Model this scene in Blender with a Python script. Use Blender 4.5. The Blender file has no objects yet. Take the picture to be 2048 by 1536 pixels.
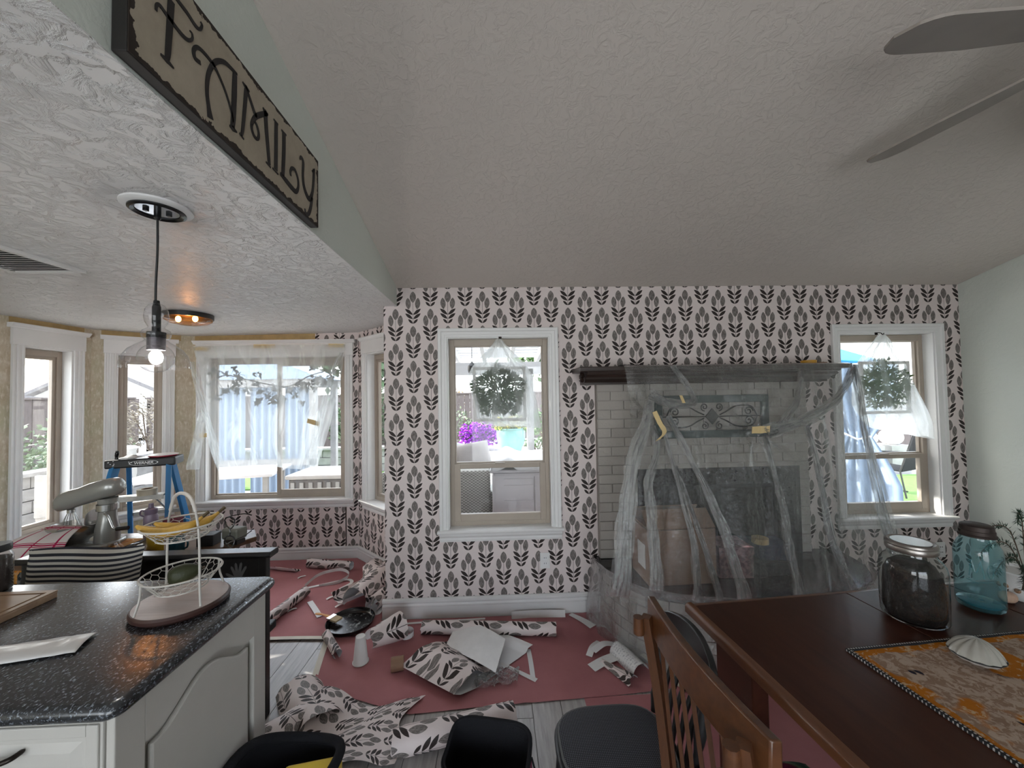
import bpy, bmesh, math, random
from mathutils import Vector, Matrix, noise
random.seed(7)
scene = bpy.context.scene
COL = scene.collection
PI = math.pi
R = math.radians

# ---------------------------------------------------------------- camera, sky, sun, exposure
CAM_H = 1.62
FOCAL_PX = 760.0
def make_camera(yaw, pitch, roll):
    f = Vector((math.sin(yaw)*math.cos(pitch), math.cos(yaw)*math.cos(pitch), math.sin(pitch)))
    r = Vector((math.cos(yaw), -math.sin(yaw), 0)); u = r.cross(f)
    r2 = r*math.cos(roll) + u*math.sin(roll); u2 = u*math.cos(roll) - r*math.sin(roll)
    cd = bpy.data.cameras.new('camera'); co = bpy.data.objects.new('camera', cd); COL.objects.link(co)
    m = Matrix((r2, u2, -f)).transposed().to_4x4(); m.translation = (0, 0, CAM_H)
    co.matrix_world = m
    cd.sensor_width = 36.0; cd.lens = FOCAL_PX/2048*36; cd.clip_start = 0.02; cd.clip_end = 300
    scene.camera = co
make_camera(R(2.09), R(1.67), R(-0.96))

scene.view_settings.view_transform = 'Standard'
scene.view_settings.look = 'None'
scene.view_settings.gamma = 1.0
scene.view_settings.use_curve_mapping = False
scene.view_settings.exposure = 1.35
scene.cycles.max_bounces = 8
scene.cycles.diffuse_bounces = 4
scene.cycles.glossy_bounces = 4
scene.cycles.transmission_bounces = 6
scene.cycles.transparent_max_bounces = 14
scene.cycles.adaptive_threshold = 0.07
scene.cycles.caustics_reflective = False
scene.cycles.caustics_refractive = False
scene.cycles.sample_clamp_indirect = 6

SUN_DIR = Vector((0.772, -0.245, -0.588)).normalized()     # the way the sunlight travels
world = bpy.data.worlds.new('sky'); scene.world = world; world.use_nodes = True
wn = world.node_tree.nodes; wl = world.node_tree.links; wn.clear()
wo = wn.new('ShaderNodeOutputWorld'); wb = wn.new('ShaderNodeBackground'); sk = wn.new('ShaderNodeTexSky')
sk.sky_type = 'NISHITA'; sk.sun_disc = False
sk.sun_elevation = math.asin(-SUN_DIR.z); sk.sun_rotation = math.atan2(-SUN_DIR.x, -SUN_DIR.y)
sk.air_density = 1.0; sk.dust_density = 3.0; sk.ozone_density = 1.0
whiten = wn.new('ShaderNodeMix'); whiten.data_type = 'RGBA'; whiten.inputs[0].default_value = 0.55
whiten.inputs[7].default_value = (7.0, 7.3, 7.6, 1)      # thin bright overcast veil
wl.new(sk.outputs[0], whiten.inputs[6]); wl.new(whiten.outputs[2], wb.inputs['Color'])
wb.inputs['Strength'].default_value = 0.46
wl.new(wb.outputs[0], wo.inputs['Surface'])

sun = bpy.data.lights.new('sun_offscreen', 'SUN'); sun.energy = 5.0; sun.angle = R(0.6); sun.color = (1, 0.95, 0.87)
sun_o = bpy.data.objects.new('sun_offscreen', sun); COL.objects.link(sun_o)
sun_o.rotation_euler = SUN_DIR.to_track_quat('-Z', 'Y').to_euler(); sun_o.location = (-20, 10, 14)

# ---------------------------------------------------------------- mesh helpers
class MB:
    """collects faces; build() links them as one mesh object. UVs are in metres."""
    def __init__(s): s.v = []; s.f = []; s.uv = []
    def face(s, idx, uv=None):
        s.f.append(tuple(idx))
        if uv is None:
            p = [Vector(s.v[i]) for i in idx]
            n = (p[1]-p[0]).cross(p[2]-p[0]) if len(p) > 2 else Vector((0,0,1))
            a = [abs(c) for c in n]; k = a.index(max(a))
            uv = [((q.y, q.z), (q.x, q.z), (q.x, q.y))[k] for q in p]
        s.uv.append(uv); return s
    def box(s, c, d, rot=None, taper=None):
        b = len(s.v); c = Vector(c)
        for z in (-.5, .5):
            for x, y in ((-.5,-.5),(.5,-.5),(.5,.5),(-.5,.5)):
                t = (taper if (taper and z > 0) else 1)
                p = Vector((x*d[0]*t, y*d[1]*t, z*d[2]))
                if rot: p = rot @ p
                s.v.append(tuple(c+p))
        for q in ((3,2,1,0),(4,5,6,7),(0,1,5,4),(1,2,6,5),(2,3,7,6),(3,0,4,7)):
            s.face([b+i for i in q])
        return s
    def bx(s, x0, x1, y0, y1, z0, z1):
        return s.box(((x0+x1)/2, (y0+y1)/2, (z0+z1)/2), (abs(x1-x0), abs(y1-y0), abs(z1-z0)))
    def prism(s, poly, axis, a, b):
        """extrude a 2D polygon along an axis: x -> poly is (y,z); y -> (x,z); z -> (x,y)"""
        n = len(poly); base = len(s.v)
        for t in (a, b):
            for p, q in poly:
                s.v.append({'x': (t, p, q), 'y': (p, t, q), 'z': (p, q, t)}[axis])
        s.face([base+i for i in range(n)][::-1]); s.face([base+n+i for i in range(n)])
        for i in range(n):
            j = (i+1) % n; s.face((base+i, base+j, base+n+j, base+n+i))
        return s
    def tube(s, pts, r, n=8, closed=False, caps=True, flat=1.0):
        pts = [Vector(p) for p in pts]; m = len(pts); base = len(s.v)
        rr = r if isinstance(r, (list, tuple)) else [r]*m
        up = None
        for i, p in enumerate(pts):
            if closed: t = pts[(i+1) % m] - pts[i-1]
            else: t = pts[min(i+1, m-1)] - pts[max(i-1, 0)]
            t = t.normalized() if t.length > 1e-9 else Vector((0,0,1))
            if up is None:
                up = Vector((0,0,1)) if abs(t.z) < .9 else Vector((1,0,0))
            a = t.cross(up); a = a.normalized() if a.length > 1e-6 else Vector((1,0,0)); bb = a.cross(t); up = bb
            for k in range(n):
                w = 2*PI*k/n; s.v.append(tuple(p + a*math.cos(w)*rr[i] + bb*math.sin(w)*rr[i]*flat))
        L = 0
        for i in range(m if closed else m-1):
            j = (i+1) % m; L2 = L + (pts[j]-pts[i]).length
            for k in range(n):
                l = (k+1) % n; c = 2*PI*rr[i]/n
                s.face((base+i*n+k, base+i*n+l, base+j*n+l, base+j*n+k), [(L, k*c), (L, (k+1)*c), (L2, (k+1)*c), (L2, k*c)])
            L = L2
        if caps and not closed:
            s.face([base+k for k in range(n)][::-1]); s.face([base+(m-1)*n+k for k in range(n)])
        return s
    def lathe(s, prof, c=(0,0,0), n=32, axis=None, cap=False):
        base = len(s.v); m = len(prof)
        for r, z in prof:
            for k in range(n):
                w = 2*PI*k/n; p = Vector((r*math.cos(w), r*math.sin(w), z))
                if axis: p = axis @ p
                s.v.append(tuple(Vector(c)+p))
        for i in range(m-1):
            for k in range(n):
                l = (k+1) % n; s.face((base+i*n+k, base+i*n+l, base+(i+1)*n+l, base+(i+1)*n+k))
        if cap:
            s.face([base+k for k in range(n)][::-1]); s.face([base+(m-1)*n+k for k in range(n)])
        return s
    def grid(s, fn, nu, nv, uv=None):
        """fn(a,b)->point for a,b in 0..1"""
        base = len(s.v)
        for j in range(nv+1):
            for i in range(nu+1): s.v.append(tuple(fn(i/nu, j/nv)))
        for j in range(nv):
            for i in range(nu):
                q = [(i,j),(i+1,j),(i+1,j+1),(i,j+1)]
                s.face([base+b*(nu+1)+a for a, b in q], [uv(a/nu, b/nv) for a, b in q] if uv else None)
        return s
    def ellipsoid(s, c, d, n=16, m=10, rot=None):
        base = len(s.v); c = Vector(c)
        for i in range(m+1):
            t = PI*i/m
            for k in range(n):
                w = 2*PI*k/n; p = Vector((d[0]*math.sin(t)*math.cos(w), d[1]*math.sin(t)*math.sin(w), d[2]*math.cos(t)))
                if rot: p = rot @ p
                s.v.append(tuple(c+p))
        for i in range(m):
            for k in range(n):
                l = (k+1) % n; s.face((base+i*n+k, base+(i+1)*n+k, base+(i+1)*n+l, base+i*n+l))
        return s
    def leaf(s, p, d, L, W, up=Vector((0,0,1))):
        """one pointed leaf: two triangles bent along the rib"""
        p = Vector(p); d = Vector(d).normalized(); a = d.cross(up)
        a = a.normalized() if a.length > 1e-4 else Vector((1,0,0))
        b = len(s.v)
        for q in (p, p+d*L*.45+a*W, p+d*L, p+d*L*.45-a*W): s.v.append(tuple(q))
        s.face((b, b+1, b+2, b+3)); return s
    def mesh(s, name, mat, smooth=False):
        me = bpy.data.meshes.new(name); me.from_pydata(s.v, [], s.f)
        ul = me.uv_layers.new(name='uv')
        flat = [c for f in s.uv for t in f for c in t]
        if len(flat) == len(ul.data)*2: ul.data.foreach_set('uv', flat)
        if mat: me.materials.append(mat)
        me.validate(); me.update()
        if smooth:
            me.polygons.foreach_set('use_smooth', [True]*len(me.polygons))
            me.set_sharp_from_angle(angle=R(smooth if smooth > 1 else 40))
        return me
    def build(s, name, mat, parent=None, smooth=False, bevel=0, solid=0, loc=None, rot=None, sub=0):
        o = bpy.data.objects.new(name, s.mesh(name, mat, smooth)); COL.objects.link(o)
        if parent: o.parent = parent
        if loc is not None: o.location = loc
        if rot is not None: o.rotation_euler = rot
        if solid:
            m = o.modifiers.new('thickness', 'SOLIDIFY'); m.thickness = solid; m.offset = 0
        if sub:
            m = o.modifiers.new('smooth', 'SUBSURF'); m.levels = sub; m.render_levels = sub
        if bevel:
            m = o.modifiers.new('bevel', 'BEVEL'); m.width = bevel; m.segments = 2; m.limit_method = 'ANGLE'; m.angle_limit = R(40)
        return o

def tag(o, label=None, cat=None, group=None, kind=None):
    if label: o['label'] = label
    if cat: o['category'] = cat
    if group: o['group'] = group
    if kind: o['kind'] = kind
    return o
def thing(name, label, cat, loc=(0,0,0), rz=0, group=None):
    o = bpy.data.objects.new(name, None); COL.objects.link(o); o.location = loc; o.rotation_euler = (0, 0, rz)
    o.empty_display_size = .05
    return tag(o, label, cat, group)
def struct(name, loc=(0,0,0), rz=0):
    o = bpy.data.objects.new(name, None); COL.objects.link(o); o.location = loc; o.rotation_euler = (0,0,rz)
    return tag(o, kind='structure')
def ko(o, n='structure'): o['kind'] = n; return o
def copy_tree(o, parent=None):
    c = o.copy(); COL.objects.link(c); c.parent = parent
    for ch in list(o.children): copy_tree(ch, c)
    return c
def bez(pts, n=8):
    """Catmull-Rom through the points"""
    P = [Vector(p) for p in pts]; out = []
    for i in range(len(P)-1):
        a = P[i-1] if i else P[i]*2-P[i+1]; b, c = P[i], P[i+1]; d = P[i+2] if i+2 < len(P) else P[i+1]*2-P[i]
        for k in range(n):
            t = k/n
            out.append(.5*((2*b) + (c-a)*t + (2*a-5*b+4*c-d)*t*t + (3*b-a-3*c+d)*t**3))
    return out+[P[-1]]

# ---------------------------------------------------------------- material helpers
def lin(r, g, b):
    f = lambda c: c/12.92 if c <= .04045 else ((c+.055)/1.055)**2.4
    return tuple(f(c/255) for c in (r, g, b))
class NT:
    def __init__(s, name):
        s.m = bpy.data.materials.new(name); s.m.use_nodes = True; s.t = s.m.node_tree
        s.t.nodes.clear(); s.out = s.n('ShaderNodeOutputMaterial')
    def n(s, t, **k):
        x = s.t.nodes.new(t)
        for a, b in k.items(): setattr(x, a, b)
        return x
    def l(s, a, b): s.t.links.new(a, b)
    def put(s, inp, v):
        if isinstance(v, E): v = v.s
        if hasattr(v, 'is_linked') or isinstance(v, bpy.types.NodeSocket): s.l(v, inp)
        elif isinstance(v, (tuple, list)) and inp.type == 'RGBA': inp.default_value = (*v[:3], 1)
        else: inp.default_value = v
    def math(s, op, *a):
        x = s.n('ShaderNodeMath', operation=op)
        for i, v in enumerate(a): s.put(x.inputs[i], v)
        return E(s, x.outputs[0])
    def coord(s, kind='Object'): return s.n('ShaderNodeTexCoord').outputs[kind]
    def uv(s, off=(0,0)):
        x = s.n('ShaderNodeSeparateXYZ'); s.l(s.coord('UV'), x.inputs[0])
        return E(s, x.outputs[0])+off[0], E(s, x.outputs[1])+off[1]
    def xyz(s, kind='Object'):
        x = s.n('ShaderNodeSeparateXYZ'); s.l(s.coord(kind), x.inputs[0])
        return [E(s, x.outputs[i]) for i in range(3)]
    def noise(s, scale, vec=None, detail=4, rough=.55, stretch=None, dist=0):
        x = s.n('ShaderNodeTexNoise'); x.inputs['Scale'].default_value = scale; x.inputs['Detail'].default_value = detail
        x.inputs['Roughness'].default_value = rough; x.inputs['Distortion'].default_value = dist
        v = vec or s.coord()
        if stretch:
            m = s.n('ShaderNodeMapping'); m.inputs['Scale'].default_value = stretch; s.l(v, m.inputs['Vector']); v = m.outputs[0]
        s.l(v, x.inputs['Vector']); return E(s, x.outputs['Fac'])
    def voro(s, scale, vec=None, feature='F1', rand=1, dims='3D'):
        x = s.n('ShaderNodeTexVoronoi', feature=feature, voronoi_dimensions=dims); x.inputs['Scale'].default_value = scale; x.inputs['Randomness'].default_value = rand
        s.l(vec or s.coord(), x.inputs['Vector']); return x
    def ramp(s, fac, stops, interp='LINEAR'):
        x = s.n('ShaderNodeValToRGB'); s.put(x.inputs[0], fac); e = x.color_ramp.elements; x.color_ramp.interpolation = interp
        while len(e) < len(stops): e.new(.5)
        for i, (p, c) in enumerate(stops): e[i].position = p; e[i].color = (*((c,)*3 if isinstance(c, (int, float)) else c), 1)
        return x.outputs[0]
    def mix(s, fac, a, b):
        x = s.n('ShaderNodeMix', data_type='RGBA'); s.put(x.inputs[0], fac); s.put(x.inputs[6], a); s.put(x.inputs[7], b)
        return x.outputs[2]
    def bump(s, h, strength=.3, dist=.01):
        x = s.n('ShaderNodeBump'); s.put(x.inputs['Height'], h); x.inputs['Strength'].default_value = strength; x.inputs['Distance'].default_value = dist
        return x.outputs[0]
    def bsdf(s, col, rough=.5, metal=0, normal=None, spec=.5, **k):
        x = s.n('ShaderNodeBsdfPrincipled'); s.put(x.inputs['Base Color'], col); s.put(x.inputs['Roughness'], rough)
        s.put(x.inputs['Metallic'], metal); s.put(x.inputs['Specular IOR Level'], spec)
        if normal is not None: s.l(normal, x.inputs['Normal'])
        for a, b in k.items(): s.put(x.inputs[a.replace('_', ' ')], b)
        return x.outputs[0]
    def schlick(s, f0=.04, normal=None, pw=5):
        x = s.n('ShaderNodeLayerWeight')
        if normal is not None: s.l(normal, x.inputs['Normal'])
        return E(s, x.outputs['Facing']).pow(pw)*(1-f0)+f0
    def mixs(s, fac, a, b):
        x = s.n('ShaderNodeMixShader'); s.put(x.inputs[0], fac); s.l(a, x.inputs[1]); s.l(b, x.inputs[2]); return x.outputs[0]
    def end(s, sh): s.l(sh, s.out.inputs['Surface']); return s.m
class E:
    """a float socket with operators"""
    def __init__(s, nt, sock): s.nt = nt; s.s = sock
    def __add__(a, b): return a.nt.math('ADD', a, b)
    __radd__ = __add__
    def __sub__(a, b): return a.nt.math('SUBTRACT', a, b)
    def __rsub__(a, b): return a.nt.math('SUBTRACT', b, a)
    def __mul__(a, b): return a.nt.math('MULTIPLY', a, b)
    __rmul__ = __mul__
    def __truediv__(a, b): return a.nt.math('DIVIDE', a, b)
    def abs(a): return a.nt.math('ABSOLUTE', a)
    def floor(a): return a.nt.math('FLOOR', a)
    def fract(a): return a.nt.math('FRACT', a)
    def gt(a, b): return a.nt.math('GREATER_THAN', a, b)
    def lt(a, b): return a.nt.math('LESS_THAN', a, b)
    def max(a, b): return a.nt.math('MAXIMUM', a, b)
    def min(a, b): return a.nt.math('MINIMUM', a, b)
    def pow(a, b): return a.nt.math('POWER', a, b)
    def mod(a, b): return a.nt.math('FLOORED_MODULO', a, b)
    def sin(a): return a.nt.math('SINE', a)

def P(name, col, rough=.5, metal=0, var=0, vscale=8, bump=0, bscale=60, spec=.5, stretch=None, **k):
    t = NT(name); c = col
    if var:
        n = t.noise(vscale, stretch=stretch)
        c = t.mix(t.ramp(n, [(.3, 0), (.7, 1)]), tuple(x*(1-var) for x in col), tuple(min(1, x*(1+var)) for x in col))
    nm = t.bump(t.noise(bscale, stretch=stretch), bump, .004) if bump else None
    return t.end(t.bsdf(c, rough, metal, nm, spec, **k))
# ---------------------------------------------------------------- materials
WP = 0.26        # wallpaper repeat in metres
def leaf_mask(t, x, y, A, B, W, power=1.0):
    dx, dy = B[0]-A[0], B[1]-A[1]; L2 = dx*dx+dy*dy; L = math.sqrt(L2)
    px, py = x-A[0], y-A[1]
    s = (px*dx + py*dy)/L2
    w = (px*dy - py*dx).abs()/L
    prof = (s*(1-s)*4).max(0)
    if power != 1: prof = prof.pow(power)
    return (prof*W - w).gt(0.0)
def wallpaper(name, off=(0,0), base=(0.72, 0.635, 0.615), rough=.6, back=None):
    t = NT(name); u, v = t.uv(off)
    u = u/WP; v = v/WP
    k = (u*2).floor(); x = ((u*2).fract()-.5)*.5; ax = x.abs()
    y = (v + k.mod(2)*.5).fract()
    bud = leaf_mask(t, ax, y, (0, .65), (0, .972), .089, .76)
    bud = bud.max(leaf_mask(t, ax, y, (.122, .46), (.147, .787), .074, .76))
    lf = leaf_mask(t, ax, y, (.008, .295), (.226, .474), .044)
    lf = lf.max(leaf_mask(t, ax, y, (.008, .175), (.220, .339), .044))
    lf = lf.max(leaf_mask(t, ax, y, (.004, .04), (.138, .174), .034))
    stem = (ax.lt(.005)*y.gt(.05)*y.lt(.66)).max(leaf_mask(t, ax, y, (0, .305), (.128, .465), .006))
    uvv = t.coord('UV')
    br = t.noise(1.0, uvv, 6, .75, (230, 42, 1), dist=.6)
    budc = t.ramp(br, [(.34, (.055, .046, .043)), (.5, (.17, .15, .14)), (.68, (.40, .36, .34))])
    c = t.mix(bud, base, budc)
    c = t.mix(stem, c, (.10, .08, .075))
    lc = t.mix(t.ramp(br, [(.4, 0), (.75, 1)]), (.018, .012, .011), (.06, .045, .042))
    c = t.mix(lf, c, lc)
    if back: c = t.mix(E(t, t.n('ShaderNodeNewGeometry').outputs['Backfacing']), c, back)
    return t.end(t.bsdf(c, rough, spec=.3))
M = {}
M['wallpaper'] = wallpaper('wallpaper', (.63+.065, -2.15+.975*WP))
M['wallpaper_bay'] = wallpaper('wallpaper_bay', (.03, .06))
M['paper_print'] = wallpaper('printed_wallpaper_sheet', (.02, .05), (.72, .635, .615), .5, (.78, .78, .79))
M['paper_back'] = P('wallpaper_back', (.80, .80, .80), .6, var=.04, vscale=20)
def knock(name, col, strength, scale=28, rough=.55, dist=.012, spec=.4):
    t = NT(name); n = t.noise(scale, detail=6, rough=.6, dist=.8)
    h = t.ramp(n, [(.42, 0), (.56, 1)])
    c = t.mix(t.noise(1.3), tuple(x*.96 for x in col), col)
    return t.end(t.bsdf(c, rough, normal=t.bump(h, strength, dist), spec=spec))
M['vault'] = knock('vault_paint', (.66, .60, .55), .3, 24, .6, .006)
M['wall_paint'] = knock('wall_paint', (.70, .74, .685), .15, 30, .6, .005)
M['nook_ceiling'] = knock('nook_ceiling_paint', (.83, .82, .81), .75, 17, .38, .010, .5)
def glue_wall():
    t = NT('stripped_wall'); a = t.noise(9, detail=8, rough=.7); b = t.noise(60, detail=4, stretch=(1, 1, .35)); c = t.noise(2.5)
    col = t.ramp(a, [(.3, (.44, .36, .25)), (.5, (.56, .48, .36)), (.7, (.66, .60, .50))])
    col = t.mix(t.ramp(c, [(.45, 0), (.65, 1)]), col, (.50, .47, .33))
    col = t.mix(t.ramp(b, [(.5, 0), (.72, 1)]), col, (.72, .67, .57))
    return t.end(t.bsdf(col, .75, normal=t.bump(b, .35, .004), spec=.2))
M['glue'] = glue_wall()
M['tan_band'] = P('tan_bare_band', (.44, .31, .14), .7, var=.12, vscale=14)
M['trim'] = P('white_trim', (.76, .755, .745), .35, var=.02)
M['vinyl'] = P('tan_vinyl', (.40, .34, .28), .45, var=.04)
def glass_pane():
    t = NT('window_glass'); g = t.n('ShaderNodeBsdfGlossy'); g.inputs['Roughness'].default_value = .02
    tr = t.n('ShaderNodeBsdfTransparent'); tr.inputs[0].default_value = (.97, .98, .98, 1)
    return t.end(t.mixs(t.schlick(.03), tr.outputs[0], g.outputs[0]))
M['glass'] = glass_pane()
def film(name, haze=.12, gloss=.25, wr=60, bstr=.7, tint=(.96, .97, .97), milk=(.85, .88, .88), trans=.6, bd=.02):
    """thin clear plastic: mostly see-through, glossy creases, a little milky scatter"""
    t = NT(name)
    co = t.coord('UV')
    h = t.noise(wr, co, 5, .65, dist=1.2); h2 = t.noise(wr*.22, co, 3, .5, (1, .25, 1), dist=.8)
    nm = t.bump(h*.35 + h2, bstr, bd)
    g = t.n('ShaderNodeBsdfGlossy'); g.inputs['Roughness'].default_value = .11; t.l(nm, g.inputs['Normal'])
    tr = t.n('ShaderNodeBsdfTransparent'); tr.inputs[0].default_value = (*tint, 1)
    d = t.n('ShaderNodeBsdfDiffuse'); d.inputs[0].default_value = (*milk, 1); t.l(nm, d.inputs['Normal'])
    tl = t.n('ShaderNodeBsdfTranslucent'); tl.inputs[0].default_value = (*milk, 1); t.l(nm, tl.inputs['Normal'])
    body = t.mixs(trans, d.outputs[0], tl.outputs[0])
    crease = t.ramp(h2, [(.52, 0), (.62, 1)])
    hz = t.mixs(E(t, crease)*haze*.8 + haze, tr.outputs[0], body)
    return t.end(t.mixs((t.schlick(.035, nm, 3.5)*gloss*4).min(.9), hz, g.outputs[0]))
M['film'] = film('clear_plastic_sheet', .07, .75, 34, .8, bd=.03)
M['film_fold'] = film('gathered_plastic_folds', .17, 1.3, 34, .8, bd=.03)
M['film_window'] = film('window_plastic_sheet', .30, .08, 30, .5, trans=.8)
M['film_bag'] = film('milky_plastic_bag', .40, .05, 34, .6, milk=(.96, .98, .97), trans=.88)
M['film_wrap'] = film('crinkled_plastic_wrap', .10, 1.2, 60, .9)
def planks_mat():
    t = NT('grey_wood_plank'); n = t.noise(3, detail=7, rough=.65, stretch=(14, 1.2, 1)); b = t.noise(30, stretch=(6, .6, 1))
    oi = t.n('ShaderNodeObjectInfo').outputs['Random']
    c = t.ramp(n, [(.25, (.20, .185, .175)), (.5, (.38, .36, .345)), (.75, (.54, .515, .50))])
    c = t.mix(E(t, oi)*.35, c, (.32, .30, .285))
    return t.end(t.bsdf(c, .36, normal=t.bump(b, .15, .002)))
M['plank'] = planks_mat()
M['grout'] = P('floor_base', (.16, .15, .14), .8, var=.1)
def rosin():
    t = NT('red_rosin_paper'); a = t.noise(3, detail=5); b = t.noise(220, detail=2)
    c = t.mix(t.ramp(a, [(.35, 0), (.7, 1)]), (.37, .145, .155), (.44, .185, .195))
    c = t.mix(E(t, t.ramp(b, [(.45, 0), (.7, 1)]))*.25, c, (.42, .2, .2))
    return t.end(t.bsdf(c, .75, normal=t.bump(t.noise(14, detail=4), .25, .006), spec=.25))
M['rosin'] = rosin()
def brick_mat():
    t = NT('white_painted_brick'); oi = t.n('ShaderNodeObjectInfo').outputs['Random']
    c = t.mix(E(t, oi)*.6, (.42, .385, .35), (.36, .33, .30))
    return t.end(t.bsdf(c, .6, normal=t.bump(t.noise(45, detail=5), .5, .004), spec=.3))
M['brick'] = brick_mat()
M['mortar'] = P('painted_mortar', (.33, .305, .275), .7, var=.06, bump=.3)
def wood(name, a, b, rough=.35, stretch=(1, 12, 12), scale=2.2, coat=0, bstr=.05, spec=.5):
    t = NT(name); n = t.noise(scale, detail=8, rough=.65, stretch=stretch, dist=.5)
    c = t.ramp(n, [(.3, a), (.7, b)])
    return t.end(t.bsdf(c, rough, normal=t.bump(n, bstr, .003), spec=spec, Coat_Weight=coat, Coat_Roughness=.15))
M['mantel'] = wood('dark_mantel_wood', (.018, .011, .009), (.05, .03, .024), .35)
def granite(name, base, flecks, rough=.12, fs=190):
    t = NT(name); n = t.noise(fs, detail=3, rough=.6, stretch=(1, .55, 1)); n2 = t.noise(60, detail=5)
    m = E(t, t.ramp(n, [(.57, 0), (.68, 1)]))
    c = t.mix(E(t, t.ramp(n2, [(.4, 0), (.7, 1)]))*.6, base, tuple(x*3+.02 for x in base))
    c = t.mix(m, c, flecks)
    return t.end(t.bsdf(c, rough, metal=m*.75, spec=.8))
M['granite'] = granite('black_pearl_granite', (.010, .011, .013), (.42, .47, .54), .22)
M['granite_hearth'] = granite('black_hearth_granite', (.008, .008, .009), (.05, .05, .055), .15)
M['cabinet'] = P('cream_cabinet_paint', (.47, .45, .415), .4, var=.03, bump=.05, bscale=120)
M['black'] = P('black_paint', (.012, .012, .013), .4, var=.1, bump=.06)
M['black_gloss'] = P('black_plastic', (.010, .010, .011), .22)
M['black_cloth'] = P('black_fabric', (.010, .010, .012), .9, bump=.4, bscale=260, spec=.2)
M['bronze'] = P('dark_bronze', (.03, .024, .02), .35, .8)
M['metal'] = P('brushed_steel', (.55, .55, .54), .25, 1, var=.08, vscale=30, stretch=(1, 1, 12))
M['chrome'] = P('chrome', (.75, .75, .75), .08, 1)
M['tape'] = P('masking_tape', (.66, .50, .25), .65, var=.08)
M['tape_pale'] = P('pale_masking_tape', (.72, .68, .58), .65, var=.05)
M['white_plastic'] = P('white_plastic', (.78, .78, .78), .35)
M['paper'] = P('white_paper', (.76, .75, .74), .7, var=.03)
M['card'] = P('cardboard', (.25, .145, .09), .75, var=.08, vscale=20, stretch=(1, 1, 6))
# ---------------------------------------------------------------- room shell
YB = 2.858; XL = -3.6; XR = 3.65; YC = 3.96; YREAR = -2.5; XS = -0.75
def vault_z(y): return 2.437 + .26*(YB-y)
def nook_z(x): return 2.30 + (x-XS)*0.0123
def wall(name, p0, p1, z1, openings, mat, thick=.14, z0=-.02):
    p0 = Vector((*p0, 0)); p1 = Vector((*p1, 0)); d = p1-p0; L = d.length
    b = MB(); s = 0
    for (a, c, za, zb) in openings:
        b.bx(s, a, 0, thick, z0, z1); b.bx(a, c, 0, thick, z0, za); b.bx(a, c, 0, thick, zb, z1); s = c
    b.bx(s, L, 0, thick, z0, z1)
    return ko(b.build(name, mat, loc=p0, rot=(0, 0, math.atan2(d.y, d.x))))
A2, B2, C2, D2 = (-3.6, 3.49), (-3.09, YC), (-1.437, YC), (-0.85, 3.40)
WZ0, WZ1 = .60, 2.06
W1 = (-.385, .395, .63, 2.065); W2 = (2.655, 3.435, .63, 2.065)
b = MB()          # back wall with the two hung windows (local = world coordinates so the paper pattern lines up)
s = -.848
for (a, c, za, zb) in (W1, (1.20, 2.07, .41, .93), W2):      # the middle one is the firebox mouth
    b.bx(s, a, YB, YB+.14, -.02, 2.45); b.bx(a, c, YB, YB+.14, -.02, za); b.bx(a, c, YB, YB+.14, zb, 2.45); s = c
b.bx(s, XR+.14, YB, YB+.14, -.02, 2.45)
ko(b.build('wall_back', M['wallpaper']))
wall('wall_left', (XL, YREAR), A2, 2.36, [(3.01-YREAR, 3.35-YREAR, WZ0, WZ1)], M['glue'])
wall('wall_bay_left', A2, B2, 2.36, [(.156, .482, WZ0, WZ1)], M['glue'])
wall('wall_bay_centre', B2, C2, 2.36, [(.12, 1.525, WZ0, WZ1)], M['glue'])
wall('wall_bay_right', C2, D2, 2.36, [(.175, .64, WZ0, WZ1)], M['wallpaper_bay'])
ko(MB().bx(-.848, -.708, YB+.14, 3.42, -.02, 2.36).build('wall_return', M['wallpaper_bay']))
wall('wall_right', (XR, YB), (XR, YREAR), 4.2, [], M['wall_paint'])
# wall behind the viewer: wide glazed doors and a kitchen window let the daylight in
wall('wall_rear', (XR, YREAR), (XL, YREAR), 4.2, [(2.2, 4.25, .05, 2.25), (4.9, 6.9, .75, 2.22)], M['wall_paint'])
# floor: grey plank-look tiles laid one by one on a dark bed
ko(MB().bx(XL-.14, XR+.14, YREAR-.14, 4.1, -.2, -.012).build('floor', M['grout']))
fl = bpy.data.objects['floor']
pm = MB().bx(0, .147, 0, .897, -.012, 0).mesh('plank', M['plank'])
rows = 0
for i in range(-15, 14):
    y = .45 - (.3 if i % 3 == 0 else .6 if i % 3 == 1 else 0)*1.0
    while y < 4.0:
        if rows < 298 and not (i*.15 < -1.9 and y < 1.5):
            o = bpy.data.objects.new('plank', pm); COL.objects.link(o); o.parent = fl; o.location = (i*.15+.002, y, 0); rows += 1
        y += .90
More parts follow.
